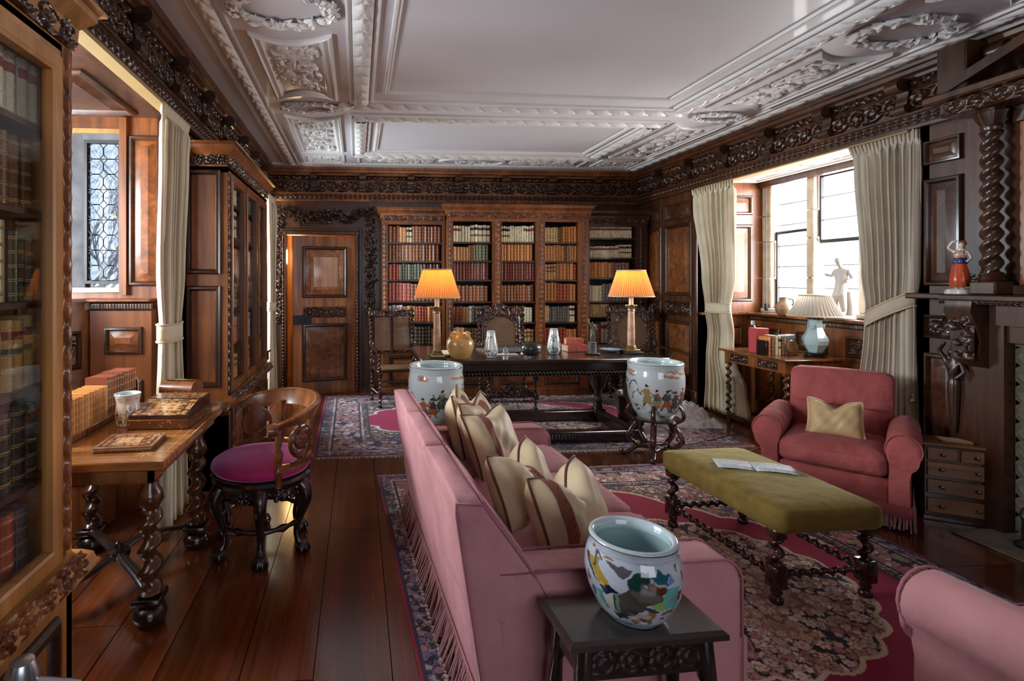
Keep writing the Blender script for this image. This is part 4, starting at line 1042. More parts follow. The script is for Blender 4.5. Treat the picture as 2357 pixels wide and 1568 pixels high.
def pillow(label, M, w, h, t, mats, stripe=None, chop=.25, fringe_edge=False, pipe='brown_cord', group=None):
    """scatter cushion: local x across, y up, z out; stands on its lower edge"""
    root = thing('cushion', label, 'cushion', group=group); root.matrix_world = M
    n = 20
    def S(u, v, side, lift=0):
        a, b = u*2-1, v*2-1
        th = t*((1-abs(a)**3.2)*(1-abs(b)**3.2))**.55
        x = a*(1-.13*(1-abs(b)**2)*(abs(a)**3))*w/2; y = b*(1-.12*(1-abs(a)**2)*abs(b)**3)*h/2
        y -= chop*h*math.exp(-(a/.36)**2)*((b+1)/2)**2; x *= 1-.10*chop/.25*max(0, b)**2; th *= 1-.55*min(1, chop/.25)*math.exp(-(a/.16)**2)*max(0, b)
        wr = (.006*sin(7*a+4*b)+.004*sin(17*a-9*b))*(1-a*a)*(1-b*b)
        return (x, y+h/2, side*(th+lift)+wr)
    mb = MB(); mb.grid(lambda u, v: S(u, v, 1), n, n); mb.grid(lambda u, v: S(1-u, v, -1), n, n); mb.build('cover', mats, root, 180)
    ed = [S(i/n, 0, 0) for i in range(n)]+[S(1, i/n, 0) for i in range(n)]+[S(1-i/n, 1, 0) for i in range(n)]+[S(0, 1-i/n, 0) for i in range(n+1)]
    mb = MB(); mb.tube(ed, .006 if not fringe_edge else .013, 6); mb.build('piping', pipe, root, 180)
    if stripe:
        for s0, s1 in stripe:
            nu, nv = 9, 90; mb = MB(); mb.grid(lambda u, v: S(s0+(s1-s0)*u, .02+.96*v, 1, .0025), nu, nv)
            C = np.zeros((nv+1, nu+1, 3)); C[:] = (.33, .115, .075)
            pat = ["111111111111", "100000000001", "101111111101", "101000000101", "101011100101", "101010100101", "101000100001", "101111101111", "100000001000"]
            for j in range(nv+1):
                for i in range(nu+1):
                    if 0 < i < nu and pat[j % 9][(i*11)//nu] == '0': C[j, i] = (.20, .055, .035)
            mb.build('key_band', 'key_paint', root, 180, colors=C.reshape(-1, 3))
    return root
def drape(label, plane, xp, z0, z1, prof, n, amp, tie, mat, group=None, hem=None, head=.09, tiedir=0, seed=1, cat='curtain', dx0=0):
    """curtain hung along y at x = xp. prof: [(z fraction, y0, y1, amplitude factor)]"""
    t = thing('curtain', label, cat, (xp, (prof[0][1]+prof[0][2])/2, z0), 0, group); ox, oy, oz = t.location
    nv, nu = 44, n*10; zs_ = [p[0] for p in prof]
    def ip(f, k):
        for a, b in zip(prof[:-1], prof[1:]):
            if f <= b[0]+1e-9:
                q = (f-a[0])/(b[0]-a[0]); q = q*q*(3-2*q); return a[k]+(b[k]-a[k])*q
        return prof[-1][k]
    g = np.random.default_rng(seed); ph = g.uniform(-.5, .5, n+2); am = g.uniform(.6, 1.15, n+2)
    def P(u, v):
        z = z0+(z1-z0)*v; y = ip(v, 1)+(ip(v, 2)-ip(v, 1))*u; k = min(n, int(u*n)); A = amp*ip(v, 3)*am[k]
        y += .35*A*sin(4*pi*u*n); xo = A*sin(2*pi*(u*n)+ph[k]*.0+.5*sin(3*v+u*5))
        if v > 1-head/(z1-z0): xo = .3*amp*sin(2*pi*u*n*2.0)
        q_ = max(0, min(1, (v-.33)/.12)); return (xo+dx0*(1-q_*q_*(3-2*q_)), y-oy, z-oz)
    mb = MB(); mb.grid(P, nu, nv); o = mb.build('drape', mat, t, 180); mod(o, 'SOLIDIFY', thickness=.006)
    if hem:
        mb = MB(); mb.grid(lambda u, v: (lambda p: (p[0]-.006*plane, p[1], p[2]-.015+.016*abs(sin(pi*u*n*2))*(1-v)))(P(u, v*hem)), nu, 3); mod(mb.build('lace_hem', 'lace', t, 180), 'SOLIDIFY', thickness=.004)
    f = tie; ya, yb_ = ip(f, 1), ip(f, 2); cy = (ya+yb_)/2; r = (yb_-ya)/2+.012; zt = z0+(z1-z0)*f
    mb = MB(); rs = []
    def TB(u, v):
        a = 2*pi*u; return ((amp*ip(f, 3)*1.35+.012)*cos(a), cy-oy+r*sin(a), zt-oz+(v-.5)*.10+tiedir*sin(a)*r)
    mb.grid(TB, 32, 3, True); mod(mb.build('tieback', mat, t, 180), 'SOLIDIFY', thickness=.006)
    for v in (0, 1):
        mb = MB(); mb.tube([TB(i/32, v) for i in range(33)], .006, 6, False); mb.build('tieback_cord', 'lace', t, 180)
    return t
# near left curtain: gathered head, tied, flaring below
drape('cream curtain tied back beside the glazed bookcase on the left', 1, -1.13, .02, FB-.004, [(0, 2.96, 3.50, 1.15), (.15, 3.0, 3.49, 1), (.42, 3.08, 3.40, .8), (.455, 3.10, 3.38, .75), (.6, 3.05, 3.44, .9), (.9, 3.09, 3.50, 1.0), (.955, 3.10, 3.54, 1.0), (1, 3.12, 3.60, .9)], 7, .045, .455, 'curtain_cream', hem=.03)
drape('narrow cream curtain in the far left corner by the door', 1, -1.05, .02, FB-.004, [(0, 6.30, 6.80, 1), (.42, 6.3, 6.66, .8), (.455, 6.32, 6.64, .75), (.6, 6.3, 6.66, .9), (1, 6.25, 6.76, 1)], 5, .04, .455, 'curtain_cream')
drape('cream curtain on the far side of the bright window, behind the small table', -1, 3.825, .04, FB-.004, [(0, 4.98, 5.60, 1.1), (.12, 5.03, 5.58, 1), (.25, 5.20, 5.58, .8), (.32, 5.20, 5.56, .75), (.44, 5.12, 5.47, .75), (.46, 5.12, 5.47, .72), (.6, 5.06, 5.52, .85), (.93, 5.06, 5.66, .9), (1, 5.06, 5.72, .8)], 8, .045, .46, 'curtain_cream', hem=.045, dx0=.09)
drape('wide greyish cream curtain beside the chimneypiece, tied back high', -1, 3.84, .04, FB-.004, [(0, 3.30, 3.78, 1.1), (.12, 3.32, 3.76, 1), (.45, 3.34, 3.68, .8), (.49, 3.34, 3.67, .75), (.6, 3.31, 3.70, .9), (.94, 3.30, 3.76, .9), (1, 3.30, 3.82, .8)], 9, .045, .49, 'curtain_grey', tiedir=-.5)

# ------------------------------------------------------------------ rugs
def rug_colours(W, H, nx, ny, seed, field, med, bordw, dark, light, accent, crimson, cw, ch):
    U, V = np.meshgrid(np.linspace(0, W, nx), np.linspace(0, H, ny)); g = np.random.default_rng(seed)
    C = np.zeros((ny, nx, 3)); C[:] = field
    def flowers(mask, n, r0, r1, cols, bg=None, pet=6, leafc=None):
        if bg is not None: C[mask] = bg
        ys, xs = np.nonzero(mask)
        if len(xs) == 0: return
        dx, dy = W/(nx-1), H/(ny-1)
        for k in range(n):
            q = g.integers(len(xs)); ci, cj = xs[q], ys[q]; r = g.uniform(r0, r1); ki, kj = int(r/dx)+2, int(r/dy)+2
            i0, i1, j0, j1 = max(0, ci-ki), min(nx, ci+ki+1), max(0, cj-kj), min(ny, cj+kj+1)
            X = U[j0:j1, i0:i1]-U[cj, ci]; Y = V[j0:j1, i0:i1]-V[cj, ci]; rr = np.hypot(X, Y); a = np.arctan2(Y, X)
            ro = r*(.62+.38*np.abs(np.cos(a*pet/2+k))); m = (rr < ro) & mask[j0:j1, i0:i1]
            col = np.array(cols[g.integers(len(cols))])*g.uniform(.75, 1.15)
            sub = C[j0:j1, i0:i1]; sub[m] = col; sub[(rr < r*.28) & mask[j0:j1, i0:i1]] = np.array(cols[g.integers(len(cols))])*.6
            rim = (rr > ro) & (rr < ro+dx*1.2) & mask[j0:j1, i0:i1]; sub[rim] *= .45
    e = np.minimum(np.minimum(U, W-U), np.minimum(V, H-V))
    cols1 = [light, accent, (light[0]*.8, light[1]*.6, light[2]*.6), (.34, .20, .15)]
    # field with fine all-over leaves
    fm = e > bordw
    flowers(fm, int(W*H*2100), .010, .026, [light, accent, (.30, .13, .10), (.10, .10, .16), (.36, .26, .18)], field)
    # scalloped medallion and crimson ground between medallion and corners
    X, Y = U-cw, V-ch; rr = np.hypot(X/med[0], Y/med[1]); an = np.arctan2(Y/med[1], X/med[0])
    sc = 1+.05*np.abs(np.sin(an*11)); sc2 = sc*1.30+.10*np.abs(np.cos(an))**8+.5*np.abs(np.sin(an))**14
    cr = fm & (rr < sc2) & (rr >= sc); C[cr] = crimson
    C[fm & (rr < sc2) & (rr > sc2-.035)] = light
    m = fm & (rr < sc); flowers(m, int(med[0]*med[1]*3.1*1350), .013, .030, [light, (light[0], light[1]*.85, light[2]*.75), light, accent, (.50, .28, .19)], dark, 7)
    C[fm & (rr < sc) & (rr > sc-.028)] = (light[0]*.9, light[1]*.9, light[2]*.8)
    # arabesque leaves inside the medallion
    for k in range(10):
        a = k*2*pi/10; bx, by_ = cw+.55*med[0]*cos(a), ch+.55*med[1]*sin(a); xx, yy = U-bx, V-by_
        u2 = xx*cos(a+.5)+yy*sin(a+.5); v2 = -xx*sin(a+.5)+yy*cos(a+.5); q = (u2/.17)**2+(v2/.075)**2
        C[m & (q < 1)] *= .55; C[m & (q < 1)] += np.array((.17, .085, .055)); C[m & (q < 1) & (q > .88)] = (.42, .22, .14)
    # lobed centre
    C[m & (rr < .26*(1+.1*np.cos(an*8)))] = crimson; mm = m & (rr < .2); flowers(mm, 60, .015, .03, [light, accent], (.30, .14, .12))
    # borders: guard, main, guard
    b1, b2, b3 = bordw*.045, bordw*.30, bordw*.82
    C[e <= b1] = crimson
    flowers((e > b1) & (e <= b2), int((W+H)*2*170), .009, .02, [(.30,.16,.20), (.14,.12,.26), dark, (.36, .24, .22)], (.34, .30, .36))
    flowers((e > b2) & (e <= b3), int((W+H)*2*130), .018, .046, [light, accent, (.42, .20, .24), (.36, .26, .20)], dark, 8)
    flowers((e > b3) & (e <= bordw), int((W+H)*2*150), .008, .016, [(.30,.16,.20), dark, (.4, .3, .26)], (.32, .27, .30))
    for bb in (b1, b2, b3, bordw): C[np.abs(e-bb) < bordw*.022] = (.035, .022, .045)
    for bb in (b2-bordw*.04, b3+bordw*.04): C[(np.abs(e-bb) < bordw*.016) & ((np.floor((U+V)/.014) % 2) == 0)] = light
    return C.reshape(-1, 3)
def rug(label, x0, y0, W, H, rz, nx, ny, C, wave, fringe_ends=True, z=.008):
    t = thing('rug', label, 'rug', (x0, y0, 0), rz); mb = MB()
    def P(u, v):
        zz = z+wave*(sin(5*u*W+3*v*H)+sin(7*v*H-2*u))*.5; return (u*W, v*H, max(.004, zz))
    mb.grid(P, nx-1, ny-1); n0 = len(mb.v)
    mb.build('pile', 'rug_pile', t, 180, colors=C)
    mb = MB()
    rim = [(i/30, 0) for i in range(30)]+[(1, i/30) for i in range(30)]+[(1-i/30, 1) for i in range(30)]+[(0, 1-i/30) for i in range(30)]
    mb.rings([[P(*q) for q in rim], [(P(*q)[0], P(*q)[1], .0005) for q in rim]], True, False, False); mb.build('edge_binding', 'rug_edge', t)
    if fringe_ends:
        mb = MB(); g = np.random.default_rng(5)
        for yy, s in ((0, -1), (H, 1)):
            for i in range(int(W/.006)):
                xx = i*.006; l = .045*g.uniform(.6, 1.1); k = g.uniform(-.01, .01)
                mb.add([(xx, yy, .008), (xx+.004, yy, .008), (xx+.004+k, yy+s*l, .003), (xx+k, yy+s*l, .003), (xx+.002, yy, .011), (xx+.002+k, yy+s*l, .005)], [(0,1,2,3), (0,3,5,4), (1,4,5,2), (2,5,3), (0,4,1)])
        o = mb.build('fringe', 'fringe_thread', t); o['kind'] = 'stuff'
    return t
W1, H1 = 2.76, 3.0
C1 = rug_colours(W1, H1, 460, 500, 11, (.34,.16,.135), (.75, .62), .36, (.012,.009,.026), (.74,.54,.42), (.50,.17,.18), (.29,.005,.04), 1.39, 1.50)
rug('large Persian rug with dark scalloped medallion under the sofa and green stool', .272, .85, W1, H1, R(2.4), 460, 500, C1, .003)
W2, H2 = 3.86, 2.28
C2 = rug_colours(W2, H2, 400, 240, 12, (.34,.24,.26), (1.05, .62), .50, (.045,.03,.07), (.56,.47,.50), (.36,.19,.24), (.28,.006,.06), 1.95, 1.12)
rug('faded Persian rug with crimson medallion under the long dark desk', -.37, 4.30, W2, H2, R(.8), 400, 240, C2, .002)

# ------------------------------------------------------------------ sofa (seen from behind and its near end)
s = thing('sofa', 'three-seat pink sofa with fringed skirt seen from behind its back', 'sofa', (.405, 1.565, 0), R(2.5))
SL = 1.67
mb = MB(); rbox(mb, .39, SL/2-.02, .12, .03, 4, c=(.43, SL/2, .215)); mb.build('base', 'pink', s, 180)
# leaning back: smooth outer shell, three box cushions showing on top
xo = lambda z: -.118*z/.78
xi = lambda z: -.025+.74*(.775-z) if z > .55 else .1415+.55*(.55-z)
mb = MB(); rbox(mb, .05, SL/2, .325, .022, 10, fn=lambda x, y, z: (xo(z+.435)+.05+x, y, z), c=(0, SL/2, .435)); mb.build('back', 'pink', s, 180)
cl = SL/3
for i in range(3):
    cy = cl*(i+.5); mb = MB()
    def shp(x, y, z):
        zz = z+.585; t_ = (x/.1+1)/2; a_, b_ = xo(zz)+.006, xi(zz); return (a_+(b_-a_)*t_, y, z)
    rbox(mb, .1, cl/2-.001, .20, .022, 14, (.012, .0, .012), c=(0, cy, .585), fn=shp); o = mb.build('back_cushion', 'pink', s, 180)
    f_ = lambda y, z: (xi(z)+.003+.008*(1-((y-cy)/(cl/2))**2), y, z); a, b = cy-cl/2+.012, cy+cl/2-.012
    mb = MB(); mb.tube([f_(a, .50), f_(a, .62), f_(a, .745)]+[f_(a+(b-a)*q/8, .775+.010*sin(pi*q/8)) for q in range(9)]+[f_(b, .745), f_(b, .62), f_(b, .50)], .0055, 6); mb.build('piping', 'pink_cord', o, 180)
    if i == 0:
        mb = MB(); mb.tube([(xi(z)-.004, .004, z) for z in (.47, .52, .58, .65, .72, .765)]+[(xo(.78)+.01, .004, .775)]+[(xo(z)+.006, .004, z) for z in (.74, .6, .4, .2)], .005, 6); mb.build('piping', 'pink_cord', o, 180)
for i in range(3):
    a = .14+(SL-.28)/3*i; w_ = (SL-.28)/3
    mb = MB(); rbox(mb, .335, w_/2-.003, .075, .045, 10, (.02, 0, .03), c=(.51, a+w_/2, .385)); o = mb.build('seat_cushion', 'pink', s, 180)
    mb = MB(); mb.tube([(.84, a+.02, .435), (.843, a+w_-.02, .435)], .005, 6); mb.build('piping', 'pink_cord', o, 180)
for y0_ in (0, SL-.15):
    pts = []
    for k in range(9): q_ = pi/2*k/8; pts.append((.765+.075*sin(q_), .475+.075*cos(q_)))
    poly = [(.03, .09), (.03, .55)]+pts+[(.84, .09)]
    mb = MB(); rr_ = []
    for d, yy in ((.02, 0), (.006, .006), (0, .02), (0, .13), (.006, .144), (.02, .15)): rr_.append([(px+(d if px < .4 else -d), y0_+yy, pz-(d if pz > .3 else 0)) for px, pz in poly])
    mb.rings(rr_); o = mb.build('arm', 'pink', s, 50)
    for yy in (.004, .146):
        mb = MB(); mb.tube([(px, y0_+yy, pz+.001) for px, pz in poly[1:]], .005, 6); mb.build('piping', 'pink_cord', o, 180)
# bullion fringe below the back, ends and front
fl = [(.865, SL+.01, .135), (-.022, SL+.01, .135), (-.022, -.012, .135), (.865, -.012, .135)]
mb = MB(); fringe(mb, fl, .128, .0075, .0042, 3, .055, 5); o = mb.build('bullion_fringe', 'fringe_pink', s, 180); o['kind'] = 'stuff'
mb = MB(); mb.tube(fl, .006, 6); mb.build('braid', 'pink_cord', s)
mb = MB().box(.83, .862, .0, SL, .10, .30, .008); mb.build('front_rail', 'pink', s)
SM = T(.405, 1.565, 0, R(2.5))
def cush(label, x, y, z, rz, tilt, w, h, t, mat, stripe, chop=.24):
    M = SM @ Matrix.Translation((x, y, z)) @ Matrix.Rotation(rz, 4, 'Z') @ Matrix.Rotation(pi/2-tilt, 4, 'X')
    return pillow(label, M, w, h, t, mat, stripe, chop)
# local z of a pillow looks out along +x of the sofa after a quarter turn
q = R(90)
cush('cream cushion with key-pattern stripes, nearest on the sofa beside the patterned pot', .46, .34, .44, q-R(52), R(24), .43, .30, .10, 'cream', [(.10, .22)], .34)
cush('cream piped cushion directly behind the nearest sofa cushion', .37, .58, .44, q-R(46), R(24), .42, .315, .095, 'cream', [(.44, .56)], .28)
cush('cream cushion with a broad brown key stripe, front of the far sofa group', .40, 1.06, .44, q-R(50), R(24), .38, .36, .085, 'cream', [(.22, .34)], .06)
cush('cream striped cushion standing behind the broad-striped one on the sofa', .37, 1.27, .44, q-R(34), R(16), .38, .37, .075, 'cream', [(.56, .70)], .08)
cush('cream striped cushion in the far corner of the sofa', .30, 1.43, .44, q-R(18), R(12), .36, .38, .075, 'cream', [(.5, .66)], .1)

# ------------------------------------------------------------------ green velvet stool
s = thing('long_stool', 'long stool with olive green velvet top and dark twisted legs', 'stool', (2.085, 2.585, 0), R(2))
mb = MB(); rbox(mb, .262, .425, .062, .035, 12, (.0, .0, .022), c=(0, 0, .39)); mb.build('seat_pad', 'velvet_green', s, 180)
lx, ly = .222, .365
for sx in (-1, 1):
    for sy in (-1, 1):
        mb = MB(); cx, cy = sx*lx, sy*ly
        mb.box(cx-.030, cx+.030, cy-.030, cy+.030, .30, .345, .004); mb.twist(.178, .302, .021, .011, .066, 12, (cx, cy)); mb.box(cx-.032, cx+.032, cy-.032, cy+.032, .078, .178, .005)
        mb.lathe([(.020, 0), (.028, .012), (.028, .03), (.016, .042), (.024, .055), (.024, .062), (.018, .08)], 16, (cx, cy, 0)); mb.build('leg', 'mahogany', s, 50)
def htwist(s, a, b, r, off, pitch, mat, name='stretcher'):
    a, b = Vector(a), Vector(b); L_ = (b-a).length; mb = MB()
    mb.M = Matrix.Translation(a) @ (b-a).to_track_quat('Z', 'X').to_matrix().to_4x4(); mb.twist(0, L_, r, off, pitch, 10); mb.M = None
    return mb.build(name, mat, s, 50)
for sx in (-1, 1): htwist(s, (sx*lx, -ly+.03, .13), (sx*lx, ly-.03, .13), .0135, .0075, .055, 'mahogany')
for sy in (-1, 1): htwist(s, (-lx+.03, sy*ly, .13), (lx-.03, sy*ly, .13), .0135, .0075, .055, 'mahogany')
m, nt, bb_ = newmat('marbled'); tc = N(nt, 'ShaderNodeTexCoord'); n_ = N(nt, 'ShaderNodeTexNoise'); n_.inputs['Scale'].default_value = 22; n_.inputs['Detail'].default_value = 8; n_.inputs['Distortion'].default_value = 2.5
L(nt, tc.outputs['Object'], n_.inputs[0]); r_ = ramp(nt, [(.42, (.62,.66,.68)), (.5, (.38,.42,.46)), (.54, (.66,.70,.72))]); L(nt, n_.outputs[0], r_.inputs[0]); L(nt, r_.outputs[0], bb_.inputs[0]); bb_.inputs['Roughness'].default_value = .5
# open leaflet on it
b = thing('leaflet', 'open marbled paper leaflet lying on the green stool', 'leaflet', (2.07, 2.60, .475), R(-24))
for k, (x0_, x1_) in enumerate(((-.17, -.002), (.002, .19))):
    mb = MB(); mb.grid(lambda u, v: (x0_+(x1_-x0_)*u, -.07+.14*v, .004+.006*sin(pi*u)*(1 if k else .5)), 8, 2); mod(mb.build('page', 'marbled', b, 180), 'SOLIDIFY', thickness=.003)

# ------------------------------------------------------------------ armchairs
def armchair(name, label, loc, rz, mat, cord, fr_mat, cushion_back=True, k=.81, zk=.93):
    """faces -y; width .94"""
    s = thing(name, label, 'armchair', loc, rz); W_ = .33; s.scale = (k, k, zk)
    mb = MB(); rbox(mb, W_+.02, .36, .11, .03, 4, c=(0, 0, .20)); mb.build('seat_base', mat, s, 180)
    mb = MB(); rbox(mb, W_-.005, .36, .075, .05, 12, (0, .025, .04), c=(0, -.045, .385)); o = mb.build('seat_cushion', mat, s, 180)
    for zz in (.335, .43):
        mb = MB(); mb.tube([(-W_+.03, -.385, zz), (-W_*.5, -.408, zz+.004), (0, -.416, zz+.006), (W_*.5, -.408, zz+.004), (W_-.03, -.385, zz)], .0045, 6); mb.build('piping', cord, o, 180)
    mb = MB(); rbox(mb, .345, .085, .30, .05, 12, (0, .03, .012), c=(0, .285, .585), fn=lambda x, y, z: (x*(1-.03*(z < 0)), y+.16*(z+.3)/.6, z)); o = mb.build('back', mat, s, 180)
    if cushion_back:
        # loose cover hem line across the back
        mb = MB(); mb.tube([(-.33, .235, .66), (-.15, .212, .655), (.1, .21, .648), (.33, .235, .64)], .004, 6); mb.build('cover_hem', cord, o, 180)
    for sx in (-1, 1):
        prof_ = []
        for k in range(15):
            a = R(-60)+R(270)*k/14; prof_.append((sx*(.405+.098*cos(a)), .505+.098*sin(a)))
        prof_ += [(sx*.325, .40), (sx*.325, .09), (sx*.445, .09), (sx*.442, .36)]
        mb = MB(); rr_ = []
        for d, yy in ((.86, -.375), (.97, -.367), (1, -.35), (1, .0), (.97, .32)):
            cx_ = sx*.395; rr_.append([(cx_+(px-cx_)*d, yy, .09+(pz-.09)*(d if pz > .3 else 1)+.03*max(0, (yy+.35)/.67)) for px, pz in prof_])
        mb.rings(rr_); o = mb.build('arm', mat, s, 50)
        mb = MB(); mb.tube([(px, -.366, pz) for px, pz in prof_[:15]], .005, 6); mb.build('piping', cord, o, 180)
    poly = [(-.45, -.385), (.45, -.385), (.45, .36), (-.45, .36)]
    mb = MB(); loop = poly+[poly[0]]
    for a, b in zip(loop[:-1], loop[1:]): mb.add([(a[0], a[1], .165), (b[0], b[1], .165), (b[0], b[1], .09), (a[0], a[1], .09)], [(0, 1, 2, 3)])
    mod(mb.build('skirt', mat, s), 'SOLIDIFY', thickness=.01)
    mb = MB(); fringe(mb, [(p[0]*1.01, p[1]*1.01, .115) for p in loop], .10, .008, .0034, 8, .015); o = mb.build('bullion_fringe', fr_mat, s, 180); o['kind'] = 'stuff'
    return s
armchair('armchair', 'rose-red armchair with loose cover and a gold cushion on it', (3.16, 3.24, 0), R(-49), 'rose', 'rose', 'fringe_rose')
M = T(3.09, 3.17, .425, R(-44)) @ Matrix.Rotation(pi/2-R(28), 4, 'X')
pillow('pale gold cushion with fringed edge on the rose armchair', M, .30, .26, .065, 'gold_cream', None, .2, True, 'gold_cream')
armchair('armchair', 'pink armchair at the right bottom corner, rolled arm toward the camera', (2.105, 1.115, 0), R(180), 'pink', 'pink_cord', 'fringe_pink', False, .95, .97)
# ------------------------------------------------------------------ chimneypiece on the right wall (only its far part is in view)
ch = thing('chimneypiece', 'dark carved oak chimneypiece with twisted column at the right edge', 'fireplace')
MB().box(3.80, XR-.002, 1.2, 2.99, 1.36, CZ-.36).build('overmantel_back', 'oak_dark', ch)
MB().box(3.74, XR-.002, 2.98, 3.32, 1.335, 1.372, .008).build('mantel_shelf', 'oak_dark', ch); MB().box(3.58, XR-.002, 1.2, 2.98, 1.335, 1.372, .008).build('mantel_shelf', 'oak_dark', ch)
put(relief_mesh('shelf_moulding', 1.7, .03, eggs(1.7, .03, 60, 360, 8), .02, 'oak_carved'), 'shelf_moulding', ch, onright(3.59, 2.97, 1.315))
MB().box(3.63, XR-.002, 1.2, 2.72, 1.20, 1.335).build('frieze_board', 'oak_dark', ch)
for yy, nm in ((2.80, 'a'), (1.5, 'b')):
    c = (3.71, yy)
    mb = MB(); mb.twist(1.50, 2.33, .040, .012, .17, 18, c, two=True); mb.build('twisted_column', 'oak_carved', ch, 60)
    MB().box(c[0]-.065, c[0]+.065, yy-.065, yy+.065, 1.372, 1.45, .008).build('column_base', 'oak_dark', ch); 
    mb = MB().lathe([(.055, 0), (.06, .012), (.05, .025), (.055, .04), (.045, .055)], 20, (c[0], yy, 1.45)); mb.build('column_foot', 'oak_carved', ch)
    mb = MB().lathe([(.042, 0), (.05, .02), (.045, .035), (.06, .07), (.075, .11), (.055, .12), (.07, .14)], 16, (c[0], yy, 2.33), mod=lambda t, k: 1+.12*cos(8*t)*(k in (3, 4, 5))); mb.build('capital', 'oak_carved', ch)
MB().box(3.77, 3.80, 2.62, 2.72, 1.372, 2.50, .008).build('pilaster', 'oak', ch)
MB().box(3.755, 3.80, 2.60, 2.74, 1.372, 1.43, .006).build('pilaster_base', 'oak_dark', ch); MB().box(3.755, 3.80, 2.60, 2.74, 2.36, 2.46, .006).build('pilaster_cap', 'oak_carved', ch)
MB().box(3.60, XR-.002, 1.2, 2.99, 2.46, 2.55, .01).build('entablature', 'oak_dark', ch)
MB().box(3.55, XR-.002, 1.2, 3.05, 2.55, 2.60, .01).build('entablature', 'oak_dark', ch)
put(relief_mesh('entablature_carving', 1.6, .085, rinceau(1.6, .085, 14, 240, 16), .018, 'oak_carved'), 'entablature_carving', ch, onright(3.598, 2.97, 2.462))
mb = MB(); mb.prism([(2.98, 2.60), (2.98, 2.66), (2.35, 2.88), (2.35, 2.82)], 3.60, XR-.01, 'x'); mb.build('pediment', 'oak_dark', ch)
MB().box(3.62, XR-.01, 2.86, 3.02, 2.60, CZ-.05, .008).build('block', 'oak_carved', ch)
# carved drops of fruit beside the pilaster
g = np.random.default_rng(9); mb = MB()
for i in range(90):
    z = g.uniform(1.5, 2.3); y = 2.545+g.uniform(-.04, .04); s_ = g.uniform(.014, .026)
    mb.M = Matrix.Translation((3.79-g.uniform(0, .03), y, z)) @ Matrix.Rotation(g.uniform(0, 6), 4, 'X') @ Matrix.Diagonal((s_, s_*1.6, s_, 1))
    mb.add([(-1,0,0),(0,-1,0),(1,0,0),(0,1,0),(0,0,-1),(0,0,1)], [(0,1,5),(1,2,5),(2,3,5),(3,0,5),(1,0,4),(2,1,4),(3,2,4),(0,3,4)])
mb.M = None; o = mb.build('carved_drop', 'oak_carved', ch, 20); o['kind'] = 'stuff'
# wall beside it: panels above and below the shelf
for (z, h, st) in ((2.235, .165, 'field'), (1.42, .72, 'field'), (1.07, .155, 'carved'), (.28, .69, 'field')):
    panel(wall_right, onright(XR, 3.285, z), .225, h, st, ('oak_carved', 'oak_dark' if st == 'field' else 'oak_carved'))
MB().box(XR-.03, XR, 2.99, 3.36, 0, .22, .01).build('baseboard_right', 'oak_dark', wall_right)
# jamb with corbel and a herm figure below the shelf
MB().box(3.68, XR-.002, 2.72, 2.99, 0, 1.335).build('jamb', 'oak_dark', ch)
crb = [(3.68, 1.335), (3.57, 1.335), (3.56, 1.27), (3.60, 1.19), (3.63, 1.10), (3.62, 1.02), (3.65, .96), (3.68, .94)]
mb = MB(); mb.prism(crb, 2.79, 2.93, 'y'); mb.build('corbel', 'oak_carved', ch, 40)
put(relief_mesh('corbel_carving', .30, .12, foliage(.30, .12, 24, 60, 26, 77, .35), .03, 'oak_carved'), 'corbel_carving', ch, fr((3.60, 2.92, .98), (0,0,1), (0,-1,0), (-1,0,0)))
def skin_figure(name, V_, E_, mat, parent, root=0, sub=2, M=None):
    ks = list(V_); me = bpy.data.meshes.new(name); me.from_pydata([V_[k][:3] for k in ks], [(ks.index(a), ks.index(b)) for a, b in E_], [])
    me.materials.append(MAT[mat]); o = put(me, name, parent, M); m = o.modifiers.new('skin', 'SKIN'); m.use_smooth_shade = True
    if not me.skin_vertices: me.skin_vertices.new() if hasattr(me.skin_vertices, 'new') else None
    for i, k in enumerate(ks):
        sv = me.skin_vertices[0].data[i]; r_ = V_[k][3]; sv.radius = r_ if isinstance(r_, tuple) else (r_, r_); sv.use_root = (i == root)
    mod(o, 'SUBSURF', levels=sub, render_levels=sub); return o
herm = dict(hip=(0,0,.30,.03), waist=(0,0,.36,.024), chest=(0,-.004,.43,.034), neck=(0,-.004,.475,.012), head=(0,-.012,.515,.024), top=(0,-.012,.535,.016), sl=(-.04,0,.455,.016), el=(-.07,-.015,.52,.012), hl=(-.03,-.02,.575,.010), sr=(.04,0,.455,.016), er=(.065,-.01,.40,.012), hr=(.03,-.035,.35,.010), t1=(0,0,.2,.026), t2=(0,0,.02,.014))
he = [('t2','t1'),('t1','hip'),('hip','waist'),('waist','chest'),('chest','neck'),('neck','head'),('head','top'),('chest','sl'),('sl','el'),('el','hl'),('chest','sr'),('sr','er'),('er','hr')]
skin_figure('herm_figure', herm, he, 'oak_carved', ch, 0, 2, fr((3.66, 2.955, .50), (0,-1,0), (1,0,0), (0,0,1)))
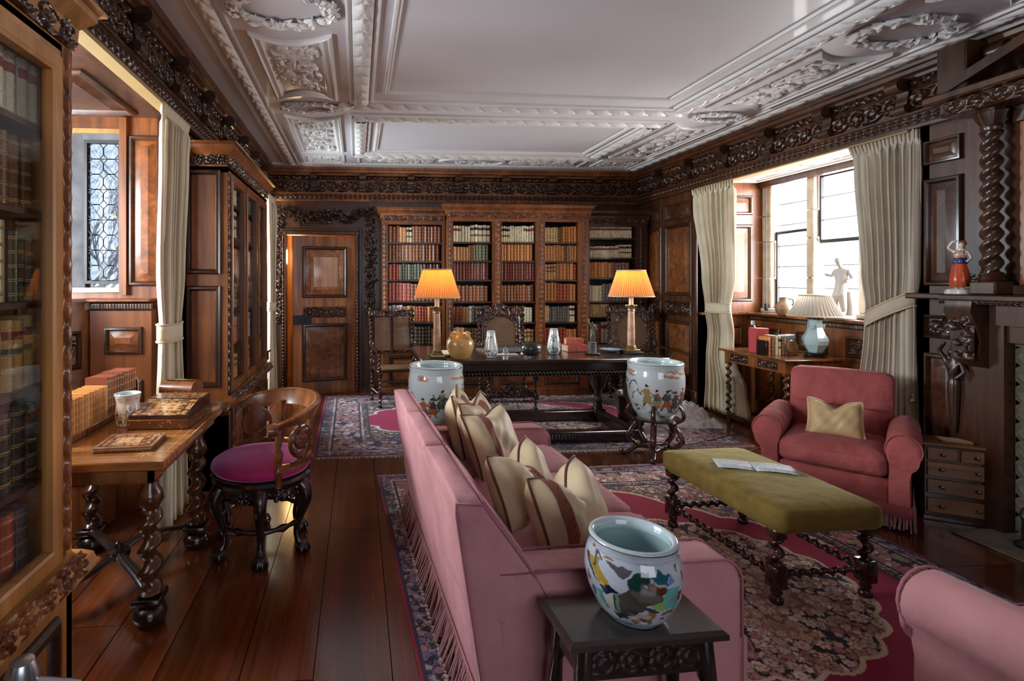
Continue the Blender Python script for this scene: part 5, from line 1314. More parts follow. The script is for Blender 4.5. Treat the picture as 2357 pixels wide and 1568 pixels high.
# stone fire surround, hearth, iron
MB().box(3.74, XR-.004, 1.3, 2.72, 0, 1.10, .01).build('stone_surround', 'stone_carved', ch)
MB().box(3.70, XR-.004, 1.3, 2.72, 1.10, 1.20).build('lintel', 'oak_dark', ch)
put(relief_mesh('stone_carving', 1.06, .12, guilloche(1.06, .12, 10, 160, 20), .008, 'stone_carved'), 'stone_carving', ch, fr((3.74, 2.71, .02), (0,0,1), (0,-1,0), (-1,0,0)))
MB().box(3.42, 3.80, 1.3, 2.78, .0, .012, .003).build('hearth_slab', 'hearth', ch)
mb = MB(); mb.lathe([(.045, .012), (.05, .03), (.02, .05), (.02, .16), (.032, .18), (.02, .22), (0, .235)], 14, (3.60, 2.56, 0)); mb.tube([(3.60, 2.56, .1), (3.72, 2.56, .07)], .015, 6)
tag(mb.build('andiron', 'iron'), 'dark iron firedog on the hearth at the right edge', 'andiron')

# small chest beside it
s = thing('table_chest', 'small dark chest of five drawers on the floor beside the fireplace', 'chest', (3.605, 2.895, 0), R(-31)); s.scale = (1.14, 1.14, 1)
MB().box(-.135, .135, -.02, .13, .02, .45, .004).build('carcass', 'oak_dark', s); MB().box(-.15, .15, -.035, .14, .45, .472, .005).build('top', 'oak_h', s)
MB().box(-.142, .142, -.028, .135, 0, .03, .004).build('plinth', 'oak_dark', s)
def drawer(x0, x1, z0, z1, kn):
    o = MB().box(x0, x1, -.028, -.01, z0, z1, .004).build('drawer', 'drawer_oak', s)
    for k in kn:
        mb = MB(); mb.M = fr((k, -.028, (z0+z1)/2), (1,0,0), (0,0,1), (0,-1,0)); mb.lathe([(.004, 0), (.004, .008), (.009, .011), (.008, .018), (0, .02)], 12); mb.build('knob', 'blackwood', o)
drawer(-.125, -.005, .365, .44, (-.065,)); drawer(.005, .125, .365, .44, (.065,))
for z0 in (.265, .16, .045): drawer(-.125, .125, z0, z0+.09, (-.07, .07))
bk_ = thing('flat_book', 'thin brown book lying on the small drawer chest', 'book', (3.63, 2.93, .473), R(-31)); MB().box(-.07, .07, -.05, .05, 0, .012, .002).build('cover', LEATH['brown'], bk_); MB().box(-.066, .07, -.046, .046, .002, .0125, .001).build('pages', 'page_edge', bk_)
# bell-pull cord with brass weight
s = thing('bell_pull', 'thin blind cord with brass weight beside the grey curtain', 'cord', (3.79, 3.30, .62))
MB().tube([(0, 0, .05), (.004, 0, .5), (0, 0, 1.0), (0, 0, 1.87)], .003, 6).build('cord', 'fringe_thread', s); MB().lathe([(.018, 0), (.02, .012), (.008, .03), (.01, .05), (0, .06)], 12).build('weight', 'brass', s)

# ------------------------------------------------------------------ painting on porcelain and panels
class Paint:
    def __init__(s, nu, nv, asp, base):
        s.nu, s.nv, s.a = nu, nv, asp; s.U, s.V = np.meshgrid((np.arange(nu)/nu), np.linspace(0, 1, nv)); g = np.random.default_rng(1); T_ = 2*pi*s.U
        for k in range(7): s.V = s.V+.0035*np.sin(T_*g.integers(5, 34)+g.uniform(0, 6)+s.V*g.uniform(5, 30)); s.U = s.U+.0011*np.sin(s.V*g.uniform(20, 60)+T_*g.integers(3, 12)); s.C = np.zeros((nv, nu, 3)); s.C[:] = base
    def d(s, u): return ((s.U-u+.5) % 1-.5)*s.a
    def ell(s, u, v, ru, rv, col, rot=0, k=1.0):
        x = s.d(u); y = s.V-v; c_, s_ = cos(rot), sin(rot); m = ((x*c_+y*s_)/ru)**2+((-x*s_+y*c_)/rv)**2 < 1
        s.C[m] = s.C[m]*(1-k)+np.array(col)*k
    def line(s, pts, wd, col):
        for (u0, v0), (u1, v1) in zip(pts[:-1], pts[1:]):
            x = s.d(u0); y = s.V-v0; dx = ((u1-u0+.5) % 1-.5)*s.a; dy = v1-v0; t = np.clip((x*dx+y*dy)/(dx*dx+dy*dy+1e-9), 0, 1)
            s.C[np.hypot(x-t*dx, y-t*dy) < wd] = col
    def poly(s, pts, col):
        u0 = pts[0][0]; X = s.d(u0); Y = s.V; P = [(((u-u0+.5) % 1-.5)*s.a, v) for u, v in pts]; ins = np.zeros(X.shape, bool)
        for (x1, y1), (x2, y2) in zip(P, P[1:]+P[:1]):
            cnd = (y1 > Y) != (y2 > Y); ins ^= cnd & (X < (x2-x1)*(Y-y1)/(y2-y1+1e-9)+x1)
        s.C[ins] = col
def figure_band(p, us, g, v0=.30):
    """little robed figures, clouds above, ground strokes below"""
    robes = [(.06,.05,.05), (.04,.12,.09), (.45,.10,.04), (.10,.10,.09), (.30,.22,.10), (.05,.07,.12)]
    for i in range(16):
        u = g.random(); v = g.uniform(.80, .90)
        for q in range(3): p.line([(u+.012*q, v-.014*q), (u+.05+.012*q, v-.014*q+.006)], .007, (.42,.19,.11))
    for i in range(30):
        u = g.random(); p.line([(u, g.uniform(.1, .34)), (u+.04, g.uniform(.1, .34)*0+.12+.2*((i*37) % 10)/10)], .003, (.20,.24,.20))
    for u in us:
        c1 = robes[g.integers(len(robes))]; c2 = robes[g.integers(len(robes))]; h = g.uniform(.26, .34); b0 = v0+g.uniform(-.05, .06)
        p.poly([(u-.028, b0), (u+.030, b0), (u+.014, b0+h*.75), (u-.014, b0+h*.75)], c1)
        p.poly([(u-.02, b0+h*.36), (u+.022, b0+h*.36), (u+.016, b0+h*.78), (u-.016, b0+h*.78)], c2)
        p.line([(u-.012, b0+h*.65), (u-.045, b0+h*.5), (u-.05, b0+h*.72)], .010, c1); p.line([(u+.012, b0+h*.65), (u+.04, b0+h*.45)], .012, c2)
        p.line([(u-.012, b0+.01), (u-.03, b0-.07)], .012, (.06,.06,.06)); p.line([(u+.01, b0+.01), (u+.03, b0-.06)], .012, (.3,.08,.04))
        p.ell(u, b0+h*.86, .022, .032, (.60,.46,.36)); p.ell(u, b0+h*.93, .022, .022, (.02,.02,.02))
    for i in range(9):
        u = g.random(); v = g.uniform(.35, .6); p.line([(u, v), (u+.02, v+.12), (u+.05, v+.16), (u+.07, v+.1)], .009, (.05,.06,.06))
    for i in range(12): p.ell(g.random(), g.uniform(.08, .3), .05, .02, (.07,.14,.10), g.uniform(-.4, .4))
def pot(name, label, cat, loc, prof, painter, nu=200, inside='glaze_in', group=None, rz=0, lip=None):
    """prof: outer (r, z) from foot to rim, resampled; then an inner wall"""
    t = thing(name, label, cat, loc, rz, group); P = np.array(prof, float)
    sl = np.concatenate([[0], np.cumsum(np.hypot(np.diff(P[:, 0]), np.diff(P[:, 1])))]); nv = 110; q = np.linspace(0, sl[-1], nv)
    # smooth profile by a running average of the resampled polyline
    r = np.interp(q, sl, P[:, 0]); z = np.interp(q, sl, P[:, 1]); k = 5; pad = lambda a: np.concatenate([[a[0]]*k, a, [a[-1]]*k])
    r = np.convolve(pad(r), np.ones(2*k+1)/(2*k+1), 'valid'); z = np.convolve(pad(z), np.ones(2*k+1)/(2*k+1), 'valid')
    mb = MB(); mb.lathe(list(zip(r, z)), nu, cap0=True, cap1=False); col = painter(nu, nv)
    mb.build('painted_body', 'porcelain', t, 60, colors=col.reshape(-1, 3))
    R_, Z_ = P[-1]; th = lip or .018*R_/.2+.006
    inner = [(R_, Z_), (R_-th*.15, Z_+th*.35), (R_-th*.6, Z_+th*.45), (R_-th, Z_+th*.2), (R_-th*1.1, Z_-.02)]
    rim = MB().lathe(inner, nu//2, cap0=False, cap1=False); rim.build('rim', 'glaze_rim', t, 60)
    iw = [(R_-th*1.1, Z_-.02)]+[(max(.02, rr-th*1.1), zz) for rr, zz in reversed(prof[1:-1])]+[(0.001, prof[1][1]+.01)]
    MB().lathe(iw, nu//2, cap0=False, cap1=False).build('inside', inside, t, 60)
    return t
WHITE = (.56,.62,.63)
def big_pot_paint(seed, shift=0):
    def f(nu, nv):
        p = Paint(nu, nv, 2.4, WHITE); g = np.random.default_rng(seed); figure_band(p, [(.5+shift+q*.055) % 1 for q in range(11)]+[.1, .2, .3], g); return p.C
    return f
bigp = [(.13, 0), (.135, .01), (.17, .06), (.205, .16), (.222, .27), (.222, .35), (.212, .40), (.208, .42), (.216, .43), (.218, .445), (.214, .455)]
def stand(label, loc, rz, group, R_=.195, H_=.33):
    s = thing('pot_stand', label, 'stand', loc, rz, group); n = 5
    for i in range(n):
        a = 2*pi*i/n
        path = [(R_*.80, H_+.13), (R_*1.05, H_+.09), (R_*1.12, H_+.02), (R_*.78, H_-.04), (R_*.98, H_-.11), (R_*1.08, H_-.18), (R_*.74, H_-.24), (R_*.90, .05), (R_*1.22, .012), (R_*1.34, .028), (R_*1.30, .05)]
        # smooth through points
        pts = []
        for k in range(len(path)-1):
            p0, p1, p2, p3 = path[max(0, k-1)], path[k], path[k+1], path[min(len(path)-1, k+2)]
            for q in range(5):
                t_ = q/5; f_ = lambda j: .5*((2*p1[j])+(-p0[j]+p2[j])*t_+(2*p0[j]-5*p1[j]+4*p2[j]-p3[j])*t_**2+(-p0[j]+3*p1[j]-3*p2[j]+p3[j])*t_**3)
                pts.append((f_(0)*cos(a), f_(0)*sin(a), max(.012, f_(1))))
        mb = MB(); mb.tube(pts, [.011+.007*sin(pi*k/len(pts))+.004*(k > len(pts)*.8) for k in range(len(pts))], 8, flat=(1.0, 1.25)); o = mb.build('leg', 'mahogany', s, 60)
        sc = [(cos(a)*(R_*.98+.035*cos(w)*(1-w/9)), sin(a)*(R_*.98+.035*cos(w)*(1-w/9)), H_-.16+.035*sin(w)*(1-w/9)) for w in np.linspace(0, 8, 18)]
        mb = MB(); mb.tube(sc, .006, 6); mb.build('scroll', 'mahogany', o, 60)
    mb = MB(); mb.lathe([(R_*.70, H_-.02), (R_*.95, H_-.02), (R_*.98, H_-.01), (R_*.95, H_-.001), (R_*.70, H_-.001)], 30, cap0=False, cap1=False); mb.build('ring', 'mahogany', s, 50)
    mb = MB()
    for i in range(n):
        a, b_ = 2*pi*i/n, 2*pi*(i+2)/n; mb.tube([(R_*.85*cos(a), R_*.85*sin(a), .075), (R_*.85*cos(b_), R_*.85*sin(b_), .075)], .009, 6)
    mb.build('stretcher', 'mahogany', s); return s
stand('carved dark scroll-legged stand under the right fish bowl', (2.465, 4.165, 0), R(20), None)
pot('jardiniere', 'large white porcelain fish bowl with painted figures, right of the desk', 'planter', (2.465, 4.165, .325), bigp, big_pot_paint(3, .12))
stand('carved dark stand hidden behind the sofa under the left fish bowl', (.625, 4.13, 0), R(0), None)
pot('jardiniere', 'large white porcelain fish bowl with painted figures, behind the pink sofa', 'planter', (.625, 4.13, .325), bigp, big_pot_paint(8, .15))
smallp = [(.075, 0), (.10, .04), (.125, .12), (.125, .17), (.118, .20), (.122, .215)]
def small_paint(nu, nv):
    p = Paint(nu, nv, 2.6, WHITE); g = np.random.default_rng(4)
    for i in range(60): p.ell(g.random(), g.uniform(.1, .85), .05, .03, [(.06,.10,.28), (.1,.1,.12), (.3,.1,.08)][i % 3], g.uniform(0, 3))
    return p.C
pot('jardiniere', 'small blue and white pot behind the sofa cushions', 'planter', (.76, 3.72, .345), smallp, small_paint, 120)
sm = thing('plant_stand', 'low dark round stand under the small pot behind the sofa', 'stand', (.76, 3.72, .0))
MB().lathe([(.10, .31), (.115, .315), (.115, .335), (.10, .344)], 24).build('top', 'mahogany', sm)
for i in range(4):
    a = pi/4+i*pi/2; MB().tube([(.09*cos(a), .09*sin(a), .315), (.07*cos(a), .07*sin(a), .15), (.10*cos(a), .10*sin(a), .012)], [.014, .011, .014], 8).build('leg', 'mahogany', sm)

# ------------------------------------------------------------------ near stool with the bright painted pot
s = thing('joint_stool', 'dark oak joint stool in the foreground carrying the painted pot', 'stool', (.775, 1.437, 0), R(2.5))
mb = MB(); mb.M = Matrix.Translation((-.225, -.105, .478)); mb.frame(.45, .21, [(.010, -.006), (.0, .0), (0, .014), (.012, .022), (.016, .0225)], True); mb.frame(.45, .21, [(.010, -.006), (.05, -.006)], True); mb.M = None; mb.build('top', 'stool_wood', s, 25)
for sy in (-1, 1):
    pts = [(-.17, .40), (-.17, .475), (.17, .475), (.17, .40)]; mb = MB(); mb.box(-.18, .18, sy*.072-.011, sy*.072+.011, .385, .474); mb.build('apron', 'blackwood_x', s)
    if sy < 0: put(relief_mesh('apron_carving', .33, .07, rinceau(.33, .07, 4, 90, 20), .0028, 'blackwood'), 'apron_carving', s, onback(-.165, -.083, .395))
for sx in (-1, 1): MB().box(sx*.175-.011, sx*.175+.011, -.07, .07, .385, .474).build('apron', 'blackwood', s)
for sx in (-1, 1):
    for sy in (-1, 1):
        mb = MB(); tx, ty = sx*.172, sy*.070; bx, by_ = sx*.205, sy*.098
        lg = [(.0, .022), (.03, .024), (.07, .024), (.075, .016), (.10, .022), (.14, .015), (.28, .021), (.34, .016), (.36, .024), (.475, .024)]
        mb.tube([(bx+(tx-bx)*z/.475, by_+(ty-by_)*z/.475, z) for z, r in lg], [r for z, r in lg], 10); mb.build('leg', 'blackwood', s, 50)
for sx in (-1, 1): MB().box(sx*.195-.010, sx*.195+.010, -.085, .085, .06, .09).build('stretcher', 'blackwood', s)
for sy in (-1, 1): MB().box(-.19, .19, sy*.09-.010, sy*.09+.010, .06, .09).build('stretcher', 'blackwood', s)
nearp = [(.072, 0), (.075, .006), (.095, .025), (.120, .075), (.131, .125), (.128, .165), (.118, .195), (.113, .203), (.117, .212), (.118, .222)]
def near_paint(nu, nv):
    p = Paint(nu, nv, 2.6, (.50,.56,.63)); uc = 1-118.6/360
    def q(x, y):
        xr = max(-.97, min(.97, (x-745)/640)); yc = y+100*(1-sqrt(1-xr*xr)); return ((uc+math.asin(xr)/(2*pi)) % 1, .06+.80*(1430-yc)/820)
    P = lambda pts, col: p.poly([q(*a) for a in pts], col)
    p.line([(0, .90), (.33, .905), (.66, .90), (.99, .9)], .006, (.30,.40,.55))
    P([(560, 980), (690, 860), (880, 800), (1110, 870), (1130, 960), (960, 1010), (880, 1090), (740, 1210), (560, 1240)], (.07,.065,.05))
    P([(700, 880), (860, 830), (1090, 880), (1060, 960), (830, 980)], (.12,.12,.10))
    P([(170, 620), (250, 640), (450, 840), (470, 890), (340, 910), (300, 840)], (.42,.30,.04)); P([(130, 600), (170, 620), (330, 900), (280, 860)], (.04,.05,.06))
    P([(250, 600), (330, 620), (290, 720), (260, 740)], (.30,.26,.12)); P([(320, 920), (480, 880), (600, 940), (380, 1000)], (.01,.012,.05))
    P([(280, 960), (370, 990), (400, 1220), (350, 1200)], (.10,.32,.32)); P([(385, 1000), (500, 980), (520, 1200), (400, 1190)], (.55,.52,.46)); P([(500, 970), (570, 960), (590, 1210), (520, 1200)], (.16,.26,.20))
    P([(690, 850), (690, 760), (760, 690), (870, 640), (950, 650), (960, 740), (860, 820), (760, 850)], (.010,.055,.04)); 
    P([(960, 700), (1040, 660), (1050, 600), (1110, 640), (1190, 640), (1170, 770), (1050, 750)], (.015,.11,.15)); P([(1190, 640), (1260, 720), (1180, 770)], (.12,.25,.55))
    P([(900, 770), (990, 740), (1160, 790), (1130, 870), (960, 840)], (.10,.030,.012)); P([(970, 740), (1170, 780), (1160, 800), (960, 760)], (.45,.35,.30))
    P([(1160, 790), (1300, 780), (1300, 1030), (1160, 1060), (1110, 950)], (.08,.40,.38)); P([(1200, 900), (1260, 890), (1260, 950), (1200, 955)], (.30,.24,.15)); P([(970, 1000), (1130, 930), (1150, 1060), (1040, 1050)], (.26,.42,.12))
    P([(1290, 850), (1330, 830), (1330, 950), (1290, 960)], (.25,.02,.06)); P([(1130, 1080), (1300, 1040), (1280, 1100), (1120, 1140)], (.22,.15,.05))
    P([(380, 620), (620, 640), (760, 660), (640, 760), (470, 680)], (.10,.09,.10)); P([(440, 1220), (640, 1200), (690, 1260), (560, 1310)], (.03,.03,.04)); P([(880, 1050), (1010, 1040), (1100, 1100), (960, 1130)], (.03,.03,.06))
    for x, y, rx, ry, c in ((760, 1150, .05, .05, (.03,.035,.03)), (990, 1180, .05, .07, (.26,.17,.04)), (900, 1200, .08, .05, (.55,.45,.36)), (905, 1245, .045, .03, (.10,.05,.03)), (800, 1280, .045, .04, (.28,.18,.06)), (1000, 1270, .03, .05, (.22,.13,.05)), (1180, 1205, .03, .018, (.02,.02,.08)), (700, 1370, .04, .008, (.04,.04,.05)), (190, 880, .03, .06, (.20,.18,.26)), (240, 1030, .035, .06, (.12,.14,.18)), (1300, 590, .015, .05, (.05,.15,.06)), (1345, 680, .015, .05, (.06,.12,.08)), (420, 590, .06, .015, (.35,.16,.10)), (200, 500, .03, .02, (.40,.12,.08))):
        u, v = q(x, y); p.ell(u, v, rx, ry, c)
    p.line([q(250, 540), q(265, 640), q(255, 720)], .012, (.10,.08,.06)); p.line([q(270, 560), q(340, 620)], .012, (.12,.10,.07)); p.line([q(505, 990), q(525, 1200)], .010, (.04,.06,.05))
    g = np.random.default_rng(2)
    for k in range(26): p.ell((uc+.35+g.random()*.3) % 1, g.uniform(.15, .8), g.uniform(.03, .12), g.uniform(.02, .07), [(.06,.3,.3), (.4,.3,.05), (.05,.05,.08), (.3,.08,.05)][k % 4], g.uniform(0, 3))
    return p.C
pot('jardiniere', 'small round porcelain pot with landscape painting on the foreground stool', 'planter', (.785, 1.440, .501), nearp, near_paint, 300, lip=.016)

# ------------------------------------------------------------------ long desk
s = thing('refectory_desk', 'long dark oak refectory desk with bulbous legs before the bookcases', 'desk', (1.65, 4.91, 0), 0)
hx, hy = 1.10, .50
MB().box(-hx, hx, -hy, hy, .735, .775, .008).build('top', 'blackwood_x', s)
for sy in (-1, 1):
    MB().box(-hx+.12, hx-.12, sy*.41-.015, sy*.41+.015, .625, .735).build('apron', 'blackwood_x', s)
    if sy < 0: put(relief_mesh('gadroon', 2*hx-.24, .05, np.abs(np.sin(hgrid(2*hx-.24, .05, 640, 10)[0]*pi/.032+hgrid(2*hx-.24, .05, 640, 10)[1]*40))**.6*np.sin(hgrid(1, 1, 640, 10)[1]*pi)**.5, .03, 'blackwood'), 'gadroon', s, onback(-hx+.12, -.425, .615))
for sx in (-1, 1): MB().box(sx*(hx-.13)-.015, sx*(hx-.13)+.015, -.41, .41, .625, .735).build('apron', 'blackwood', s)
bulb = [(.045, 0), (.05, .03), (.04, .06), (.05, .09), (.036, .12), (.036, .20), (.06, .23), (.085, .29), (.098, .36), (.10, .43), (.092, .49), (.06, .52), (.075, .54), (.08, .565), (.06, .58)]
for sx in (-1, 1):
    for sy in (-1, 1):
        cx, cy = sx*(hx-.25), sy*(hy-.14)
        mb = MB().lathe([(r, z) for r, z in bulb], 36, (cx, cy, .12), mod=lambda t, k: 1+(.04*cos(12*t) if 6 <= k <= 10 else 0)); o = mb.build('leg', 'blackwood', s, 50)
        MB().box(cx-.06, cx+.06, cy-.06, cy+.06, .0, .125, .006).build('block', 'blackwood', o)
for sy in (-1, 1): MB().box(-hx+.31, hx-.31, sy*(hy-.14)-.05, sy*(hy-.14)+.05, .02, .115, .006).build('stretcher', 'blackwood_x', s)
for sx in (-1, 1): MB().box(sx*(hx-.25)-.05, sx*(hx-.25)+.05, -hy+.2, hy-.2, .02, .115, .006).build('stretcher', 'blackwood', s)
put(relief_mesh('stretcher_carving', 1.5, .07, fluted(1.5, .07, 50), .01, 'blackwood'), 'stretcher_carving', s, onback(-.75, -hy+.09, .032))

# ------------------------------------------------------------------ lamps
m, nt, b = newmat('shade_silk'); out = nt.nodes['Material Output']; tl = N(nt, 'ShaderNodeBsdfTranslucent'); tl.inputs[0].default_value = (.92, .42, .09, 1); mx = N(nt, 'ShaderNodeMixShader'); mx.inputs[0].default_value = .45
b.inputs['Base Color'].default_value = (.62, .46, .26, 1); b.inputs['Roughness'].default_value = .8; L(nt, b.outputs[0], mx.inputs[1]); L(nt, tl.outputs[0], mx.inputs[2]); L(nt, mx.outputs[0], out.inputs[0])
m, nt, b = newmat('shade_linen'); out = nt.nodes['Material Output']; tl = N(nt, 'ShaderNodeBsdfTranslucent'); tl.inputs[0].default_value = (.8, .75, .66, 1); mx = N(nt, 'ShaderNodeMixShader'); mx.inputs[0].default_value = .35
b.inputs['Base Color'].default_value = (.42, .39, .34, 1); b.inputs['Roughness'].default_value = .8; L(nt, b.outputs[0], mx.inputs[1]); L(nt, tl.outputs[0], mx.inputs[2]); L(nt, mx.outputs[0], out.inputs[0])
def shade(root, r0, r1, z0, z1, mat, n=64, curve=0):
    mb = MB(); rs = []; m_ = n*4
    for k in range(9):
        f = k/8; r = r0+(r1-r0)*f-curve*sin(pi*f); z = z0+(z1-z0)*f; rs.append([(r*(1+.028*(1 if i % 4 < 2 else -1))*cos(2*pi*i/m_), r*(1+.028*(1 if i % 4 < 2 else -1))*sin(2*pi*i/m_), z) for i in range(m_)])
    mb.rings(rs, True, False, False); o = mb.build('shade', mat, root, 30)
    for r, z in ((r0, z0), (r1, z1)):
        mb = MB(); mb.tube([(r*1.01*cos(2*pi*i/48), r*1.01*sin(2*pi*i/48), z) for i in range(49)], .006, 6, False); mb.build('shade_trim', 'lace', o, 180)
    mb = MB(); mb.tube([(-r1, 0, z1-.02), (r1, 0, z1-.02)], .0025, 6); mb.tube([(0, -r1, z1-.02), (0, r1, z1-.02)], .0025, 6); mb.build('shade_carrier', 'brass', o)
    return o
def bulb_light(root, z, watts, col, r=.035):
    MB().lathe([(.012, -.05), (.014, -.03), (.026, -.012), (.03, .005), (.022, .026), (0, .034)], 16, (0, 0, z)).build('bulb', 'bulb_glow', root, 180)
    l = bpy.data.lights.new('bulb_light', 'POINT'); l.energy = watts; l.color = col; l.shadow_soft_size = r; o = bpy.data.objects.new('bulb_light', l); COL.objects.link(o); o.parent = root; o.location = (0, 0, z+.085)
m, nt, b = newmat('bulb_glow'); b.inputs['Emission Color'].default_value = (1, .72, .35, 1); b.inputs['Emission Strength'].default_value = 6; b.inputs['Base Color'].default_value = (1, .9, .7, 1)
def column_lamp(label, loc):
    s = thing('table_lamp', label, 'lamp', loc, 0, None)
    MB().box(-.075, .075, -.075, .075, 0, .022, .003).build('plinth', 'black', s); MB().box(-.058, .058, -.058, .058, .022, .042, .003).build('plinth_step', 'brass_old', s)
    MB().lathe([(.05, .042), (.052, .05), (.04, .058), (.044, .066), (.036, .076)], 24).build('column_base', 'brass_old', s)
    MB().lathe([(.033, .076), (.034, .16), (.031, .30), (.028, .395)], 24).build('column', 'marble_pink', s)
    MB().lathe([(.028, .395), (.034, .40), (.03, .41), (.036, .43), (.05, .448), (.05, .456)], 24, mod=lambda t, k: 1+.1*cos(8*t)*(k in (3, 4))).build('capital', 'brass_old', s)
    MB().lathe([(.02, .456), (.02, .56)], 16).build('candle_tube', 'candle', s)
    shade(s, .196, .122, .535, .775, 'shade_silk', 56)
    bulb_light(s, .63, 3.2, (1, .52, .15)); return s
column_lamp('lit column lamp with pleated amber shade on the left of the desk', (.69, 4.50, .776))
column_lamp('lit column lamp with pleated amber shade on the right of the desk', (2.56, 4.72, .776))

# desk objects
DZ_ = .776
def salt(loc):
    s = thing('stoneware_jar', 'bulbous tan salt-glazed stoneware jar on the long desk', 'jar', loc)
    MB().lathe([(.075, 0), (.08, .008), (.105, .05), (.124, .105), (.12, .15), (.09, .195), (.045, .222), (.03, .232), (.034, .255), (.038, .262), (.028, .265), (.02, .24)], 40, cap1=True).build('body', 'saltglaze', s, 50)
    for i in range(4):
        a = i*pi/2+.5; mb = MB(); mb.tube([(.10*cos(a), .10*sin(a), .18), (.10*cos(a)+.012*cos(a), .10*sin(a)+.012*sin(a), .21), (.075*cos(a), .075*sin(a), .225), (.05*cos(a), .05*sin(a), .218)], .012, 8); mb.build('lug', 'saltglaze', s, 60)
salt((.90, 4.53, DZ_))
vp = [(.036, 0), (.04, .006), (.058, .04), (.061, .075), (.052, .14), (.041, .19), (.036, .225), (.037, .235)]
def vase_paint(seed):
    def f(nu, nv):
        p = Paint(nu, nv, 1.6, (.60,.63,.63)); g = np.random.default_rng(seed)
        for i in range(70): p.ell(g.random(), .08+.25*g.random()**1.5, g.uniform(.02, .06), .02, [(.05,.16,.10), (.03,.05,.08), (.2,.08,.1)][i % 3], g.uniform(0, 3))
        for i in range(9):
            u = g.random(); v = .3; pts = [(u, v)]
            for k in range(5): u += g.uniform(-.03, .04); v += .1; pts.append((u, v))
            p.line(pts, .009, (.06,.06,.05))
            for k in range(5): p.ell(u+g.uniform(-.06, .06), v-g.uniform(0, .3), .04, .025, [(.35,.10,.16), (.06,.2,.12), (.05,.05,.06)][k % 3])
        return p.C
    return f
pot('vase', 'tall white painted vase left of the dark ball on the desk', 'vase', (1.175, 4.53, DZ_), vp, vase_paint(1), 120)
pot('vase', 'tall white painted vase right of the dark ball on the desk', 'vase', (1.81, 4.70, DZ_), vp, vase_paint(2), 120)
s = thing('coconut', 'dark oval ribbed ball on tiny feet on the desk', 'ornament', (1.535, 4.52, DZ_))
mb = MB(); mb.M = Matrix.Translation((0, 0, .078)) @ Matrix.Rotation(pi/2, 4, 'Y'); mb.lathe([(.002, -.092), (.03, -.085), (.055, -.062), (.068, -.02), (.066, .02), (.05, .06), (.028, .085), (.002, .095)], 32, mod=lambda t, k: 1+.012*cos(10*t)); mb.M = None; mb.build('body', 'iron_black', s, 60)
for a in (0, 2.1, 4.2): MB().tube([(.035*cos(a), .035*sin(a), .02), (.045*cos(a), .045*sin(a), 0)], .005, 6).build('foot', 'iron_black', s)
s = thing('blotter', 'worn brown leather blotter lying on the desk', 'blotter', (1.42, 4.98, DZ_), R(6)); MB().box(-.24, .24, -.15, .15, 0, .012, .003).build('cover', LEATH['brown'], s); MB().box(-.232, .232, -.142, .142, .004, .0135).build('paper', 'stone_dark', s)
s = thing('inkwell', 'small pewter inkwell on a white tray on the desk', 'inkwell', (1.36, 4.72, DZ_)); MB().box(-.09, .11, -.05, .05, 0, .006, .002).build('tray', 'white_plastic', s); MB().lathe([(.032, .006), (.034, .02), (.022, .026), (.022, .05), (.028, .055), (.012, .07), (0, .072)], 20, (0, 0, 0)).build('pot', 'silver', s)
s = thing('papers', 'sheets of white paper beside the dark ball on the desk', 'papers', (1.62, 4.78, DZ_), R(-20))
mb = MB(); mb.grid(lambda u, v: (-.09+.18*u, -.12+.24*v, .004+.03*max(0, u-.5)**2*4), 8, 4); mod(mb.build('sheet', 'paper', s, 180), 'SOLIDIFY', thickness=.003)
s = thing('papers', 'papers and a thin blue folder under the left desk lamp', 'papers', (.83, 4.76, DZ_), R(4)); MB().box(-.12, .12, -.15, .15, 0, .012, .002).build('folder', LEATH['navy'], s); MB().box(-.11, .115, -.14, .14, .012, .022, .002).build('sheets', 'paper', s)
for (x, y, z, w_, d_, h_, rz, lab) in ((2.10, 4.92, 0, .21, .15, .062, 4, 'large faded red book, lower of the pair lying on the desk'), (2.09, 4.93, .0625, .16, .11, .06, -8, 'smaller faded red book lying on the larger one on the desk')):
    s = thing('lying_book', lab, 'book', (x, y, DZ_+z), R(rz))
    MB().box(-w_/2, w_/2, -d_/2, d_/2, 0, .006, .002).build('cover_board', LEATH['pink'], s); MB().box(-w_/2, w_/2, -d_/2, d_/2, h_-.006, h_, .002).build('cover_board', LEATH['pink'], s); MB().box(-w_/2, w_/2, -d_/2, -d_/2+.008, 0, h_, .002).build('spine', LEATH['pink'], s); MB().box(-w_/2+.006, w_/2-.006, -d_/2+.008, d_/2-.006, .006, h_-.006).build('pages', 'page_edge', s)
s = thing('bronze_statuette', 'small dark bronze figure on a grey cylinder base on the desk', 'statuette', (2.165, 4.675, DZ_))
MB().box(-.055, .055, -.045, .045, 0, .016, .003).build('plinth', 'mahogany', s); MB().lathe([(.036, .016), (.036, .10), (.04, .104), (.04, .112)], 24).build('pedestal', 'stone_dark', s)
bf = dict(hip=(0,0,.215,.014), waist=(.003,0,.235,.011), chest=(.0,0,.262,.017), neck=(0,0,.285,.006), head=(0,0,.302,.011), sl=(-.02,0,.272,.007), el=(-.034,0,.30,.006), hl=(-.028,0,.332,.005), sr=(.02,0,.272,.007), er=(.032,-.005,.25,.006), hr=(.03,-.015,.225,.005), kl=(-.010,-.003,.165,.010), fl=(-.012,0,.118,.007), kr=(.012,.004,.168,.010), f_r=(.016,.010,.118,.007))
be = [('hip','waist'),('waist','chest'),('chest','neck'),('neck','head'),('chest','sl'),('sl','el'),('el','hl'),('chest','sr'),('sr','er'),('er','hr'),('hip','kl'),('kl','fl'),('hip','kr'),('kr','f_r')]
skin_figure('figure', bf, be, 'bronze', s)
